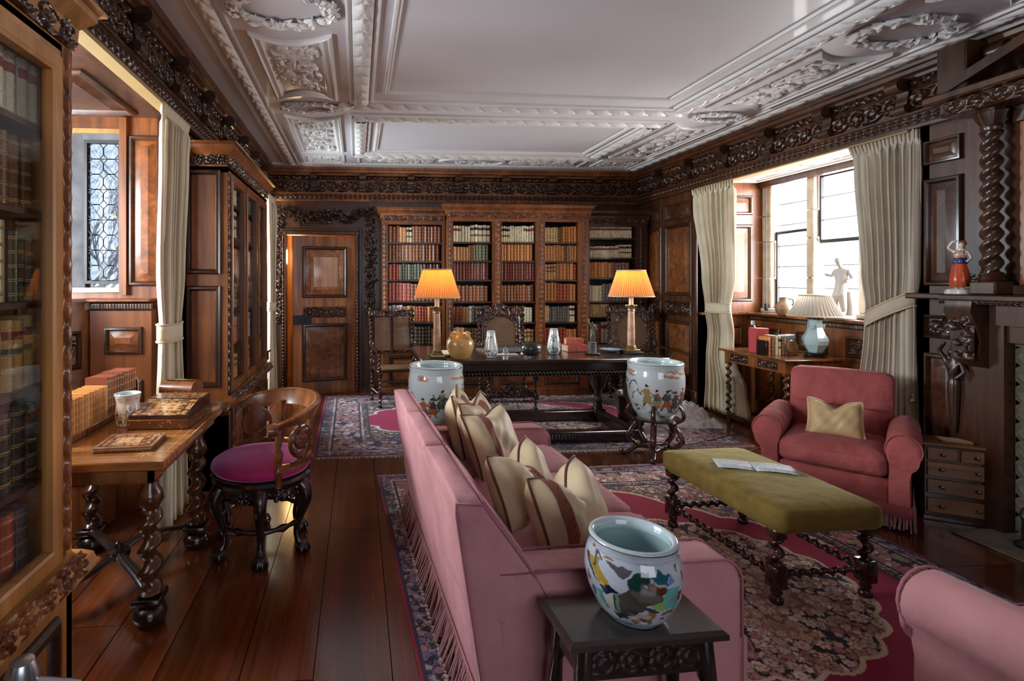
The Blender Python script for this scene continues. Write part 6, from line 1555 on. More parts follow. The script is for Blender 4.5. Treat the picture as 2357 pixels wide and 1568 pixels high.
s = thing('plate', 'shallow blue and white china dish on the desk', 'plate', (2.42, 4.84, DZ_)); MB().lathe([(.05, 0), (.055, .006), (.10, .022), (.105, .026), (.10, .027), (.055, .012), (0, .010)], 40).build('dish', 'glaze_blue', s, 60)
# bin and dust sheet
s = thing('waste_bucket', 'dark leather bucket behind the right fish bowl stand', 'bucket', (2.79, 5.16, 0)); MB().lathe([(.11, 0), (.115, .01), (.145, .30), (.15, .305), (.145, .31), (.138, .30), (.108, .012), (0, .012)], 28, cap1=False).build('body', 'blackwood', s, 40); MB().lathe([(.150, .29), (.153, .295), (.153, .31), (.148, .312)], 28, cap0=False, cap1=False).build('rim', 'brass_old', s)
m, nt, b = newmat('clear_plastic'); b.inputs['Base Color'].default_value = (.68, .72, .78, 1); b.inputs['Roughness'].default_value = .22; b.inputs['Transmission Weight'].default_value = .25
tc = N(nt, 'ShaderNodeTexCoord'); n_ = N(nt, 'ShaderNodeTexVoronoi'); n_.inputs['Scale'].default_value = 16; L(nt, tc.outputs['Object'], n_.inputs['Vector']); bp = N(nt, 'ShaderNodeBump'); bp.inputs['Strength'].default_value = .8; bp.inputs['Distance'].default_value = .02; L(nt, n_.outputs[0], bp.inputs['Height']); L(nt, bp.outputs[0], b.inputs['Normal'])
s = thing('plastic_sheet', 'crumpled white plastic sheet on the floor behind the right fish bowl', 'sheet', (3.33, 5.28, 0), R(-18))
g = np.random.default_rng(6); ng = 40; hts = g.random((ng+1, ng+1)); 
for _ in range(2): hts = (hts+np.roll(hts, 1, 0)+np.roll(hts, 1, 1)+np.roll(np.roll(hts, 1, 0), 1, 1))/4
def bagp(u, v):
    a, b_ = u*2-1, v*2-1; f = max(0, 1-abs(a)**4)*max(0, 1-abs(b_)**4); k = hts[int(v*ng), int(u*ng)]
    return (a*.34*(1+.1*sin(5*b_)), b_*.36*(1+.1*sin(4*a+1)), .004+f**.4*(.03+.20*(k-.3)*(k > .3)+.07*f))
mb = MB(); mb.grid(bagp, ng, ng); mb.build('sheet', 'clear_plastic', s, 50)
mb = MB(); mb.tube([(2.15, 4.5, .02), (2.3, 4.42, .012), (2.55, 4.55, .012), (2.9, 4.40, .012), (3.3, 4.55, .014), (3.7, 4.75, .006)], .004, 6); tag(mb.build('cable', 'iron_black'), 'thin dark electric cable lying on the faded rug', 'cable')
mb = MB(); mb.tube([(2.75, 3.76, .006), (2.83, 3.74, .006), (2.92, 3.80, .006), (2.95, 3.95, .006), (3.3, 4.2, .006), (3.8, 4.45, .006), (4.2, 4.42, .006)], .004, 6); tag(mb.build('cable', 'brown_cord'), 'brown lamp flex trailing across the boards by the rose armchair', 'cable')
# ------------------------------------------------------------------ inlaid writing table in the left bay
s = thing('writing_table', 'inlaid walnut writing table with twisted legs in the left window bay', 'table', (-1.15, 2.565, 0))
MB().box(-.43, .405, -.51, .51, .722, .758, .006).build('top', 'walnut_x', s)
for a, b, c, d in ((-.36, .345, -.45, -.43), (-.36, .345, .43, .45), (.325, .345, -.45, .45), (-.36, -.34, -.45, .45)): MB().box(a, b, c, d, .655, .722).build('apron', 'walnut', s)
# inlay: pale stringing and a star, let into the top
mb = MB()
for d in (.03, .075):
    x0, x1, y0, y1 = -.43+d, .405-d, -.51+d, .51-d; z = .7584
    for a, b, c, e in ((x0, x1, y0, y0+.003), (x0, x1, y1-.003, y1), (x0, x0+.003, y0, y1), (x1-.003, x1, y0, y1)): mb.box(a, b, c, e, .757, z)
mb.build('stringing', 'inlay_pale', s)
for (sx_, sy_, rr_) in ((.30, -.40, .055), (.10, -.28, .07), (.30, .40, .055)):
    mb = MB()
    for k in range(8):
        a = k*pi/4; p = lambda r, t: (sx_+r*cos(t), sy_+r*sin(t)); q = [p(0, 0), p(rr_*.4, a-.3), p(rr_, a), p(rr_*.4, a+.3)]; mb.add([(x, y, .7586) for x, y in q], [(0, 1, 2, 3)])
    mb.build('star_inlay', 'inlay_pale', s, 0)
for sx, sy in ((1, -1), (1, 1), (-1, -1), (-1, 1)):
    cx, cy = (.27 if sx > 0 else -.28), sy*.36 if sy > 0 else -.28
    mb = MB(); mb.box(cx-.04, cx+.04, cy-.04, cy+.04, .61, .721, .004); mb.lathe([(.030, .61), (.034, .60), (.034, .585), (.050, .56), (.056, .525), (.032, .485), (.036, .475)][::-1], 20, (cx, cy, 0)); mb.twist(.15, .485, .038, .0135, .10, 20, (cx, cy), .006); mb.lathe([(.036, .125), (.05, .135), (.04, .15), (.03, .155)], 18, (cx, cy, 0)); mb.build('leg', 'mahogany' if sx < 0 else 'leg_walnut', s, 50)
    mb = MB(); mb.box(cx-.058, cx+.058, cy-.058, cy+.058, .095, .125, .005); mb.lathe([(.03, .0), (.062, .015), (.07, .045), (.06, .075), (.03, .09), (.04, .098)], 20, (cx, cy, 0)); mb.build('bun_foot', 'blackwood', s, 50)
for (ax, ay), (bx, by_) in (((.27, -.28), (-.28, .36)), ((-.28, -.28), (.27, .36))):
    pts = [(ax, ay, .11)]; n_ = 12
    for k in range(1, n_): t_ = k/n_; pts.append((ax+(bx-ax)*t_+.06*sin(2*pi*t_), ay+(by_-ay)*t_-.06*sin(2*pi*t_), .11+.03*sin(pi*t_)))
    mb = MB(); mb.tube(pts+[(bx, by_, .11)], .018, 8, flat=(.7, 1.5)); mb.build('stretcher', 'blackwood', s, 50)
MB().lathe([(.05, .125), (.055, .14), (.05, .155), (.02, .165), (.015, .19), (0, .2)], 20, (0, .04, 0)).build('stretcher_finial', 'blackwood', s)
TZ = .7592
# book trough with two sets of books
tr = thing('book_trough', 'long wooden book trough with arched ends on the writing table', 'book rack', (-1.30, 2.63, TZ), 0)
MB().box(-.085, .085, -.36, .36, 0, .014, .003).build('base', 'walnut', tr); MB().box(-.095, -.08, -.36, .36, .0, .10, .003).build('back', 'walnut', tr); MB().box(.075, .087, -.36, .36, .0, .03, .003).build('front_lip', 'walnut', tr)
arch = [(-.09, 0), (.085, 0)]+[(.085*cos(pi*k/10)-.0025, .13+.06*sin(pi*k/10)) for k in range(11)]
for yy in (-.372, .36): mb = MB(); mb.prism(arch, yy, yy+.012, 'y'); mb.build('end_board', 'walnut', tr, 30)
def near_books(y0, n, w_, h_, mat, lab, dy=0):
    for i in range(n): BOOKS.append((fr((-1.218, y0+i*w_, TZ+.0148), (0,1,0), (-1,0,0), (0,0,1)), w_-.0012, .115, h_*random.uniform(.985, 1.015), mat, lab.replace('#', ORD[i]), lab.split(',')[0]+'s in the trough'))
near_books(2.285, 15, .0245, .165, 'tan', 'small gilt tan book, # from the near end of the trough')
near_books(2.658, 11, .029, .20, 'redbrown', 'taller red-brown book, # of the far set in the trough')
# mug vase
def mug_paint(nu, nv):
    p = Paint(nu, nv, 2.2, (.58,.57,.55)); g = np.random.default_rng(12); figure_band(p, [.60, .66, .72, .8, .9], g, .18); return p.C
pot('beaker_vase', 'small white beaker vase with painted figures on the writing table', 'vase', (-1.105, 2.60, TZ), [(.048, 0), (.052, .008), (.057, .03), (.055, .075), (.05, .11), (.056, .137), (.06, .15)], mug_paint, 120, lip=.006)
# inlaid boxes: marquetry laid on as mesh colour
def marq(mb, name, root, W, H, M, seed, kind=0):
    nx, ny = 60, max(8, int(60*H/W)); U, V = np.meshgrid(np.linspace(0, W, nx), np.linspace(0, H, ny)); g = np.random.default_rng(seed); C = np.zeros((ny, nx, 3)); C[:] = (.10,.035,.014)
    e = np.minimum(np.minimum(U, W-U), np.minimum(V, H-V)); b_ = min(W, H)*.16
    for k in range(int(260*H/W)+60):
        u, v = g.uniform(0, W), g.uniform(0, H); r = min(W, H)*g.uniform(.02, .05); C[(np.hypot(U-u, (V-v)*1.3) < r)] = np.array((.46,.24,.08))*g.uniform(.6, 1.2)
    if kind == 0:
        C[(e > b_) & (e < b_*1.25)] = (.03,.012,.008); C[(e > b_*1.9) & (np.abs(V-H/2) < H*.22) & (np.abs(U-W/2) < W*.22)] = (.52,.28,.11); m_ = (np.abs(V-H/2) < H*.17) & (np.abs(U-W/2) < W*.17)
        C[m_ & (np.sin(U*130)+np.sin(V*170) > .6)] = (.25,.10,.04)
        C[e < b_*.25] = (.03,.012,.008)
    mb = MB(); mb.relief(W, H, np.zeros((ny, nx)), 0); mb.build(name, 'inlay', root, 0, M, C.reshape(-1, 3))
def wedge_box(label, loc, rz, W, D, h0, h1, h2):
    """writing slope: base block and sloping lid"""
    s = thing('writing_slope', label, 'box', loc, rz)
    MB().box(-W/2-.008, W/2+.008, -D/2-.008, D/2+.008, 0, .045, .004).build('base', 'walnut', s)
    mb = MB(); mb.prism([(-D/2, .045), (D/2, .045), (D/2, h2), (D*.1, h2), (-D/2, h1)], -W/2, W/2, 'x'); mb.build('lid', 'mahogany', s)
    sl = sqrt((D*.6)**2+(h2-h1)**2); dy, dz = D*.6/sl, (h2-h1)/sl
    marq(None, 'lid_marquetry', s, W-.01, sl-.005, fr((-W/2+.005, -D/2, h1+.0015), (1,0,0), (0,dy,dz), (0,-dz,dy)), 3)
    marq(None, 'top_marquetry', s, W-.01, D*.4-.006, fr((-W/2+.005, D*.1+.003, h2+.001), (1,0,0), (0,1,0), (0,0,1)), 4, 1)
    marq(None, 'band_marquetry', s, W, .038, onback(-W/2, -D/2-.009, .004), 5, 1)
    marq(None, 'band_marquetry', s, D, .038, onleft(W/2+.009, -D/2, .004), 6, 1)
    return s
wedge_box('sloping marquetry writing box on the writing table', (-.925, 2.68, TZ), R(-2), .27, .34, 0, .062, .098)
s = thing('casket', 'domed marquetry casket at the back of the writing table', 'casket', (-.985, 3.00, TZ), R(-12))
W_, D_ = .19, .13; MB().box(-W_/2-.012, W_/2+.012, -D_/2-.012, D_/2+.012, 0, .05, .008).build('base', 'walnut', s)
arc = [(-D_/2, .05)]+[(-D_/2*cos(pi*k/12), .095+.045*sin(pi*k/12)) for k in range(13)]+[(D_/2, .05)]
mb = MB(); mb.prism(arc, -W_/2, W_/2, 'x'); mb.build('domed_lid', 'walnut', s, 30)
marq(None, 'band_marquetry', s, W_+.024, .045, onback(-W_/2-.012, -D_/2-.013, .003), 8, 1); marq(None, 'band_marquetry', s, D_+.024, .045, onleft(W_/2+.013, -D_/2-.012, .003), 9, 1)
marq(None, 'side_marquetry', s, W_-.01, .04, onback(-W_/2+.005, -D_/2-.001, .053), 18, 1); marq(None, 'lid_marquetry', s, W_-.03, .05, fr((-W_/2+.015, -.025, .141), (1,0,0), (0,1,0), (0,0,1)), 10, 0)
s = thing('album', 'flat brown album with inlaid cover lying at the front of the table', 'book', (-.955, 2.28, TZ), R(3)); MB().box(-.115, .115, -.10, .10, 0, .006, .002).build('cover_board', LEATH['brown'], s); MB().box(-.11, .105, -.095, .095, .006, .014).build('pages', 'page_edge', s); MB().box(-.115, .115, -.10, .10, .014, .020, .002).build('cover_board', LEATH['brown'], s); marq(None, 'cover_picture', s, .20, .17, fr((-.10, -.085, .0206), (1,0,0), (0,1,0), (0,0,1)), 15)
# lamp behind the glazed bookcase
s = thing('desk_lamp', 'pleated cream lampshade partly hidden behind the left bookcase', 'lamp', (-1.345, 2.14, TZ)); MB().lathe([(.07, 0), (.075, .01), (.03, .03), (.02, .06), (.045, .14), (.05, .2), (.03, .30), (.015, .36), (.012, .46)], 24).build('base', 'celadon', s, 50); shade(s, .165, .085, .53, .735, 'shade_silk', 48); bulb_light(s, .60, 4, (1, .66, .28))
# chest under the table
s = thing('wooden_box', 'small oak box with dark straps on the floor under the table', 'box', (-1.57, 3.17, 0)); MB().box(-.10, .10, -.12, .12, 0, .30, .006).build('body', 'oak', s); MB().box(-.11, .11, -.13, .13, .30, .335, .008).build('lid', 'oak_h', s)
for x_ in (-.06, .06): MB().box(x_-.012, x_+.012, -.133, .133, .02, .338, .003).build('strap', 'iron', s)
# folding shelf table in the far left corner
s = thing('side_table', 'small half-round dark side table in the far left corner', 'table', (XL+.03, 5.68, 0))
hp = [(0, -.30)]+[(.24*sin(pi*k/12), -.30*cos(pi*k/12)) for k in range(1, 12)]+[(0, .30)]
mb = MB(); mb.prism(hp, .70, .72, 'z'); mb.build('top', 'mahogany', s); mb = MB(); mb.prism([(a*.9, b*.9) for a, b in hp], .61, .70, 'z'); mb.build('apron', 'blackwood', s)
for yy in (-.2, 0, .2): MB().lathe([(.02, 0), (.025, .02), (.014, .06), (.02, .3), (.026, .55), (.02, .61)], 12, (.05+.12*(yy == 0), yy, 0)).build('leg', 'mahogany', s)
# unidentified grey metal fitting in the bottom left corner, built as a post
s = thing('metal_fitting', 'blurred silver metal fitting at the bottom left corner', 'post', (-.63, 1.03, 0))
MB().lathe([(.14, 0), (.14, .012), (.03, .03), (.018, .05), (.018, .68), (.026, .69), (.03, .71), (.02, .735), (0, .74)], 20).build('post', 'silver', s, 40); MB().tube([(0, 0, .69), (.05, .02, .67), (.085, .035, .655)], [.016, .014, .012], 8).build('hook', 'silver', s, 60)

# ------------------------------------------------------------------ round plum-velvet desk chair
s = thing('desk_chair', 'round carved desk chair with plum velvet seat and six claw feet', 'chair', (-.525, 2.915, 0), R(-52))
MB().lathe([(.24, .375), (.262, .385), (.268, .41), (.258, .425), (.262, .435), (.24, .44)], 48, cap0=True).build('seat_rail', 'blackwood', s, 40)
mb = MB(); mb.lathe([(.20, .432), (.255, .44), (.268, .458), (.262, .478), (.235, .495), (.17, .508), (.08, .514), (0, .515)], 48); mb.build('seat_cushion', 'velvet_plum', s, 180)
U, V = hgrid(.26, .06, 60, 16); ap = np.clip(1.2-(V/.06)*0-.9*np.abs(np.sin(U*pi/.26*1))*0, 0, 1)
for i in range(6):
    a = pi/6+i*pi/3; c_, s_ = cos(a), sin(a)
    path = [(.225, .385), (.262, .345), (.270, .29), (.240, .21), (.215, .13), (.222, .07), (.245, .035)]; pts = []
    for k in range(len(path)-1):
        p0, p1, p2, p3 = path[max(0, k-1)], path[k], path[k+1], path[min(len(path)-1, k+2)]
        for q in range(4):
            t_ = q/4; f_ = lambda j: .5*((2*p1[j])+(-p0[j]+p2[j])*t_+(2*p0[j]-5*p1[j]+4*p2[j]-p3[j])*t_**2+(-p0[j]+3*p1[j]-3*p2[j]+p3[j])*t_**3); pts.append((f_(0)*c_, f_(0)*s_, f_(1)))
    n_ = len(pts); mb = MB(); mb.tube(pts, [.044-.026*min(1, k/(n_*.62))+.004*(k > n_*.85) for k in range(n_)], 10); o = mb.build('leg', 'blackwood', s, 60)
    mb = MB(); mb.lathe([(.004, .0), (.030, .008), (.038, .028), (.030, .052), (.012, .06)], 14, (.245*c_, .245*s_, 0))
    for k in range(4):
        b_ = a+(k-1.5)*.75; mb.tube([(.235*c_, .235*s_, .055), ((.245*c_+.028*cos(b_)), (.245*s_+.028*sin(b_)), .052), (.245*c_+.040*cos(b_), .245*s_+.040*sin(b_), .024), (.245*c_+.031*cos(b_), .245*s_+.031*sin(b_), .004)], .009, 6)
    mb.build('claw_foot', 'blackwood', o, 60)
    # carved knee and apron between the legs
    b_ = a+pi/3; pts2 = [(.222*cos(a+(b_-a)*q/6), .222*sin(a+(b_-a)*q/6), .17+.0*q) for q in range(7)]
    mid = [(.215*cos(a)*(1-q/4)+.05*cos(a)*q/4, .215*sin(a)*(1-q/4)+.05*sin(a)*q/4, .155+.012*sin(pi*q/4)) for q in range(5)]
    mb = MB(); mb.tube(pts2, [.012, .015, .011, .022, .011, .015, .012], 8); mb.build('stretcher', 'blackwood', s, 60)
    Hm = foliage(.25, .07, 26, 60, 18, 60+i, .4); Hm = np.maximum(Hm, .25*(hgrid(.25, .07, 60, 18)[1] > .07*(.30+.45*np.abs(np.sin(hgrid(.25, .07, 60, 18)[0]*pi/.25))**.5*0+.35*np.abs(np.cos(hgrid(.25, .07, 60, 18)[0]*pi/.25)))))
    mb = MB(); mb.pierced(.25, .07, Hm, .014, .012, .2)
    mb.v = [((.235+z)*cos(a+(x/.25)*pi/3), (.235+z)*sin(a+(x/.25)*pi/3), .315+y) for x, y, z in mb.v]; mb.build('carved_apron', 'blackwood', s, 60)
# back: sweep of the top rail
def arcp(ph, r): return (r*sin(ph), r*cos(ph))
rs = []; n_ = 44
for k in range(n_+1):
    ph = R(-108)+R(216)*k/n_; f = abs(2*k/n_-1); zt = .815-.085*f**2; hh = .095-.055*f**1.5; ro, ri = .325-.015*f, .288-.01*f
    (xa, ya), (xb, yb_) = arcp(ph, ro), arcp(ph, ri); (xm, ym) = arcp(ph, (ro+ri)/2)
    (xc, yc) = arcp(ph, ri-.022); (xd, yd) = arcp(ph, ro-.03)
    rs.append([(xc, yc, zt-hh), (xd, yd, zt-hh), (xa, ya, zt-.018), (xa, ya, zt-.006), (xm, ym, zt), (xb, yb_, zt-.008), (xb-.0, yb_, zt-.02)])
mb = MB(); mb.rings(rs); mb.build('top_rail', 'walnut', s, 50)
for ph in (R(-108), R(108)):
    x_, y_ = arcp(ph, .295); mb = MB(); mb.M = Matrix.Translation((x_, y_, .708)) @ Matrix.Rotation(-ph, 4, 'Z') @ Matrix.Rotation(pi/2, 4, 'X')
    mb.M = Matrix.Translation((x_, y_, .705)) @ Matrix.Rotation(-ph+pi/2, 4, 'Z') @ Matrix.Rotation(pi/2, 4, 'X')
    mb.lathe([(.030, -.024), (.033, -.012), (.033, .012), (.030, .024)], 18); mb.M = None; mb.build('scroll_end', 'walnut', s, 40)
for ph in (R(-100), R(-36), R(36), R(100)):
    x_, y_ = arcp(ph, .262); zz = .72 if abs(ph) > 1 else .74; mb = MB(); mb.lathe([(.018, .40), (.018, .47), (.024, .48), (.012, .50), (.022, .54), (.026, .57), (.013, .60), (.02, .62), (.014, .66), (.02, zz)], 14, (x_, y_, 0)); mb.build('spindle', 'walnut', s, 50)
def splat(ph0, w_, h_, z0, seed):
    U, V = hgrid(w_, h_, 40, 46); cx, cy = w_/2, h_/2; el = np.hypot((U-cx)/(w_*.40), (V-cy)/(h_*.34)); Hm = np.exp(-((el-1)/.10)**2)
    Hm = np.maximum(Hm, rinceau(w_, h_, 1, 40, 46)*(el < 1)); Hm = np.maximum(Hm, .6*((np.abs(U-cx) < w_*.12) & (el > .95))); Hm = np.maximum(Hm, .7*((V > h_*.93) | (V < h_*.07)) * (np.abs(U-cx) < w_*.42))
    mb = MB(); mb.pierced(w_, h_, Hm, .014, .012, .2); r0 = .268
    mb.v = [((r0+z)*sin(ph0+(x-w_/2)/r0), (r0+z)*cos(ph0+(x-w_/2)/r0), z0+y) for x, y, z in mb.v]; mb.build('carved_splat', 'walnut', s, 60)
for ph0 in (R(-68), 0, R(68)): splat(ph0, .20, .23, .495, 1)
mb = MB(); rs = []
for k in range(31):
    ph = R(-100)+R(200)*k/30; (xa, ya), (xb, yb_) = arcp(ph, .272), arcp(ph, .252); rs.append([(xa, ya, .475), (xa, ya, .50+.015*abs(sin(ph*2.6))), (xb, yb_, .50+.015*abs(sin(ph*2.6))), (xb, yb_, .475)])
mb.rings(rs); mb.build('lower_rail', 'walnut', s, 40)

# ------------------------------------------------------------------ tall cane-backed chairs by the far bookcase
def cane_mesh(w_, h_, name='cane_panel', hole=None):
    nx, ny = int(w_/.0045), int(h_/.0045); Hm = np.ones((ny, nx)); J, I = np.meshgrid(np.arange(ny), np.arange(nx), indexing='ij'); Hm[(I % 3 != 0) & (J % 3 != 0)] = 0
    Hm = np.where((I % 3 == 0) | (J % 3 == 0), 1.0, .0)
    if hole is not None: Hm = Hm*hole(I/nx, J/ny)
    mb = MB(); mb.pierced(w_, h_, Hm, .002, .002, .45); return mb.mesh(name, 'cane_mat', 0)
def high_chair(label, loc, rz, style, H_):
    s = thing('cane_chair', label, 'chair', loc, rz); w_ = .27; ws = 'mahogany' if style != 2 else 'oak_carved'
    tl = .10   # back leans away
    def back(x, z): return (x, .20+tl*(z-.43)/.7, z)
    for sx in (-1, 1):
        for sy in (-1, 1):
            cx, cy = sx*w_, sy*.20; mb = MB(); mb.box(cx-.024, cx+.024, cy-.024, cy+.024, .345, .42, .004); mb.twist(.20, .345, .016, .008, .05, 10, (cx, cy)); mb.box(cx-.024, cx+.024, cy-.024, cy+.024, .12, .20, .004); mb.twist(.05, .12, .015, .007, .05, 10, (cx, cy)); mb.lathe([(.018, 0), (.026, .012), (.024, .035), (.015, .05)], 12, (cx, cy, 0)); mb.build('leg', ws, s, 50)
        mb = MB(); mb.M = Matrix.Translation(back(sx*w_, .42)) @ Matrix.Rotation(-math.atan2(tl, .7), 4, 'X'); mb.box(-.024, .024, -.024, .024, 0, .09, .004); mb.twist(.09, .22, .016, .008, .05, 10); mb.box(-.024, .024, -.024, .024, .22, .31, .004); mb.twist(.31, H_-.42-.12, .017, .009, .055, 10); mb.box(-.024, .024, -.024, .024, H_-.54, H_-.45, .004); mb.lathe([(.012, H_-.45), (.02, H_-.435), (.016, H_-.42), (0, H_-.405)], 12); mb.M = None; mb.build('back_post', ws, s, 50)
        mb = MB(); mb.tube([back(sx*w_, .66), (sx*(w_+.015), .02, .665), (sx*(w_+.02), -.15, .645), (sx*(w_+.02), -.23, .65)], [.02, .02, .022, .026], 8, flat=(.7, 1.1)); mb.build('arm', ws, s, 50)
        mb = MB(); mb.twist(.42, .645, .015, .008, .05, 10, (sx*(w_+.01), -.19)); mb.build('arm_support', ws, s, 50)
        htwist(s, (sx*w_, -.18, .16), (sx*w_, .18, .16), .012, .006, .05, ws)
    MB().box(-w_-.03, w_+.03, -.225, .225, .405, .432, .006).build('seat_frame', ws, s); put(cane_mesh(2*w_-.1, .33, 'cane_seat'), 'cane_seat', s, fr((-w_+.05, -.165, .433), (1,0,0), (0,1,0), (0,0,1)))
    htwist(s, (-w_, .20, .16), (w_, .20, .16), .012, .006, .05, ws)
    if style == 0: htwist(s, (-w_, -.20, .30), (w_, -.20, .30), .012, .006, .05, ws); htwist(s, (-w_, -.20, .16), (w_, -.20, .16), .012, .006, .05, ws)
    else:
        hw, hh = 2*w_-.05, .17; U, V = hgrid(hw, hh, 110, 40); Hm = foliage(hw, hh, 70, 110, 40, 90, .3); env = V < hh*(.55+.42*np.exp(-((U-hw/2)/(hw*.16))**2)); Hm = Hm*env; Hm = np.maximum(Hm, .6*(np.abs(V-hh*.1) < hh*.06))
        mb = MB(); mb.pierced(hw, hh, Hm, .016, .014, .18); mb.build('carved_stretcher', ws, s, 60, onback(-hw/2, -.205, .14)); htwist(s, (-w_, -.20, .10), (w_, -.20, .10), .012, .006, .05, ws)
    B = lambda x, z: Matrix.Translation(back(x, z)) @ Matrix.Rotation(pi/2-math.atan2(tl, .7), 4, 'X')
    bh = H_-.60-.12
    if style == 0:
        for x0, x1 in ((-w_+.045, -.015), (.015, w_-.045)): put(cane_mesh(x1-x0, bh), 'cane_panel', s, B(x0, .60))
        for x0, x1 in ((-w_+.03, -w_+.05), (-.018, .018), (w_-.05, w_-.03)): mb = MB(); mb.box(x0, x1, 0, bh, -.01, .012, .003); mb.build('back_slat', ws, s, M=B(0, .60))
    else:
        arch = (lambda i, j: (j < .62+.38*np.sqrt(np.clip(1-((i-.5)/.5)**2, 0, 1)))) if style == 1 else (lambda i, j: ((i-.5)/.5)**2+((j-.5)/.5)**2 < 1)
        pw = 2*(w_-.085); put(cane_mesh(pw, bh, 'cane_panel', arch), 'cane_panel', s, B(-w_+.085, .60))
        fw, fh = 2*w_-.055, bh+.06; U, V = hgrid(fw, fh, 90, 100); i_, j_ = (U-.06)/pw, (V-.03)/bh; inside = arch(i_, j_) & (i_ > .02) & (i_ < .98) & (j_ > 0.02) & (j_ < .98)
        Hm = np.maximum(foliage(fw, fh, 150, 90, 100, 91+style, .14), .35)*(~inside); mb = MB(); mb.pierced(fw, fh, Hm, .016, .012, .2); mb.build('carved_frame', ws, s, 60, B(-fw/2, .57))
    for z0, hh, sd in ((H_-.12, .12 if style != 1 else .15, 95), (.56, .05, 96)):
        cw_ = 2*w_-.04; U, V = hgrid(cw_, hh, 100, 34); Hm = np.maximum(foliage(cw_, hh, 60, 100, 34, sd+style, .35), .5*(V < hh*.4)); top = V < hh*(.62+.36*np.exp(-((U-cw_/2)/(cw_*.2))**2)*(style == 1)+.12*np.abs(np.cos(U*pi/cw_*5))); mb = MB(); mb.pierced(cw_, hh, Hm*top, .02, .016, .15); mb.build('crest' if z0 > .8 else 'lower_back_rail', ws, s, 60, B(-cw_/2, z0))
    return s
high_chair('tall cane armchair with twin cane panels left of the desk', (.48, 6.20, 0), R(12), 0, 1.13)
high_chair('tall carved armchair with arched cane back behind the desk', (1.73, 5.93, 0), 0, 1, 1.15)
high_chair('tall dark armchair with oval cane back in the far right corner', (3.36, 6.02, 0), R(-10), 2, 1.17)

# ------------------------------------------------------------------ side table by the right window
s = thing('side_table', 'oak side table with twisted legs under the bright window', 'table', (4.055, 4.76, 0))
MB().box(-.305, .305, -.43, .43, .735, .757, .006).build('top', 'walnut', s)
MB().box(-.26, .26, -.385, .385, .625, .735).build('frieze_box', 'oak', s)
for k in (-.18, .18): put(relief_mesh('drawer_carving', .24, .075, rinceau(.24, .075, 2, 60, 22), .014, 'oak_carved'), 'drawer_carving', s, onright(-.261, k+.12, .643))
for cx, cy in ((-.235, -.36), (-.235, .36), (.235, -.36), (.235, .36), (-.16, -.36)):
    mb = MB(); mb.lathe([(.02, .0), (.026, .02), (.015, .05), (.02, .06), (.02, .10)], 12, (cx, cy, 0)); mb.twist(.10, .34, .019, .010, .075, 12, (cx, cy)); mb.lathe([(.024, .335), (.018, .35), (.024, .365), (.024, .375)], 12, (cx, cy, 0)); mb.twist(.375, .60, .019, .010, .075, 12, (cx, cy)); mb.box(cx-.024, cx+.024, cy-.024, cy+.024, .60, .65, .004); mb.build('leg', 'leg_walnut', s, 50)
for a, b in (((-.235, -.36), (-.235, .36)), ((.235, -.36), (.235, .36)), ((-.235, .36), (.235, .36))): MB().box(min(a[0], b[0])-.012, max(a[0], b[0])+.012, min(a[1], b[1])-.012, max(a[1], b[1])+.012, .065, .09).build('stretcher', 'oak_dark', s)
Z2 = .758
s = thing('table_lamp', 'celadon vase lamp with grey pleated shade by the bright window', 'lamp', (4.19, 4.50, Z2))
MB().lathe([(.075, 0), (.085, .012), (.07, .02), (.08, .032), (.085, .042), (.06, .046)], 24, mod=lambda t, k: 1+.06*cos(10*t)).build('carved_stand', 'blackwood', s, 40)
MB().lathe([(.058, .046), (.062, .055), (.078, .08), (.098, .115), (.105, .15), (.098, .18), (.075, .22), (.056, .27), (.054, .33), (.06, .345)], 6).build('vase', 'celadon', s, 12)
for a in (R(90), R(-30), R(210)): MB().box(-.012, .012, -.016, .016, .26, .30, .004).build('lug', 'celadon', s, M=Matrix.Rotation(a, 4, 'Z') @ Matrix.Translation((.058, 0, 0)))
MB().lathe([(.064, .345), (.066, .358), (.05, .37), (.012, .375), (.012, .42)], 20).build('cap', 'blackwood', s); shade(s, .205, .115, .375, .565, 'shade_linen', 40, .008)
MB().lathe([(.012, .42), (.014, .44), (.026, .46), (.03, .477), (.022, .498), (0, .506)], 16).build('bulb', 'white_plastic', s, 180)
for i, (mat, w_, h_) in enumerate((('orange', .022, .17), ('redbrown', .026, .18), ('cream', .03, .185), ('cream_dark', .024, .18), ('brown', .028, .175), ('red', .03, .165))):
    BOOKS.append((Matrix.Translation((3.83+.033*i, 4.60, Z2+.0005)), w_, .13, h_, mat, COLW[mat]+' in the short row on the window table', 'books on the window table'))
tag(MB().box(3.83, 3.96, 4.76, 4.86, Z2+.0005, Z2+.24, .003).build('red_box', 'red_card'), 'flat red box standing behind the books on the window table', 'box')
s = thing('bottle', 'dark bottle behind the red box on the window table', 'bottle', (3.93, 4.93, Z2)); MB().lathe([(.035, 0), (.037, .01), (.037, .20), (.03, .235), (.014, .26)], 20).build('body', 'iron_black', s, 50); MB().lathe([(.017, .262), (.017, .30), (0, .302)], 16).build('cap', 'silver', s)
s = thing('round_picture', 'round brown picture disc leaning on a steel box, window table', 'ornament', (4.06, 4.60, Z2), R(14)); MB().box(-.07, .07, .02, .09, 0, .19, .004).build('box', 'silver', s)
mb = MB(); mb.M = Matrix.Translation((0, 0, .072)) @ Matrix.Rotation(R(82), 4, 'X'); mb.lathe([(.070, -.012), (.072, 0), (.066, .008), (0, .009)], 40); mb.M = None; mb.build('disc', 'disc_paint', s, 40); MB().box(-.05, .05, -.02, .02, 0, .012, .003).build('foot', 'walnut', s)
tag(MB().box(3.80, 3.815, 4.60, 4.72, Z2, Z2+.14, .003).build('bookend', 'blackwood'), 'dark bookend at the end of the short book row', 'bookend')

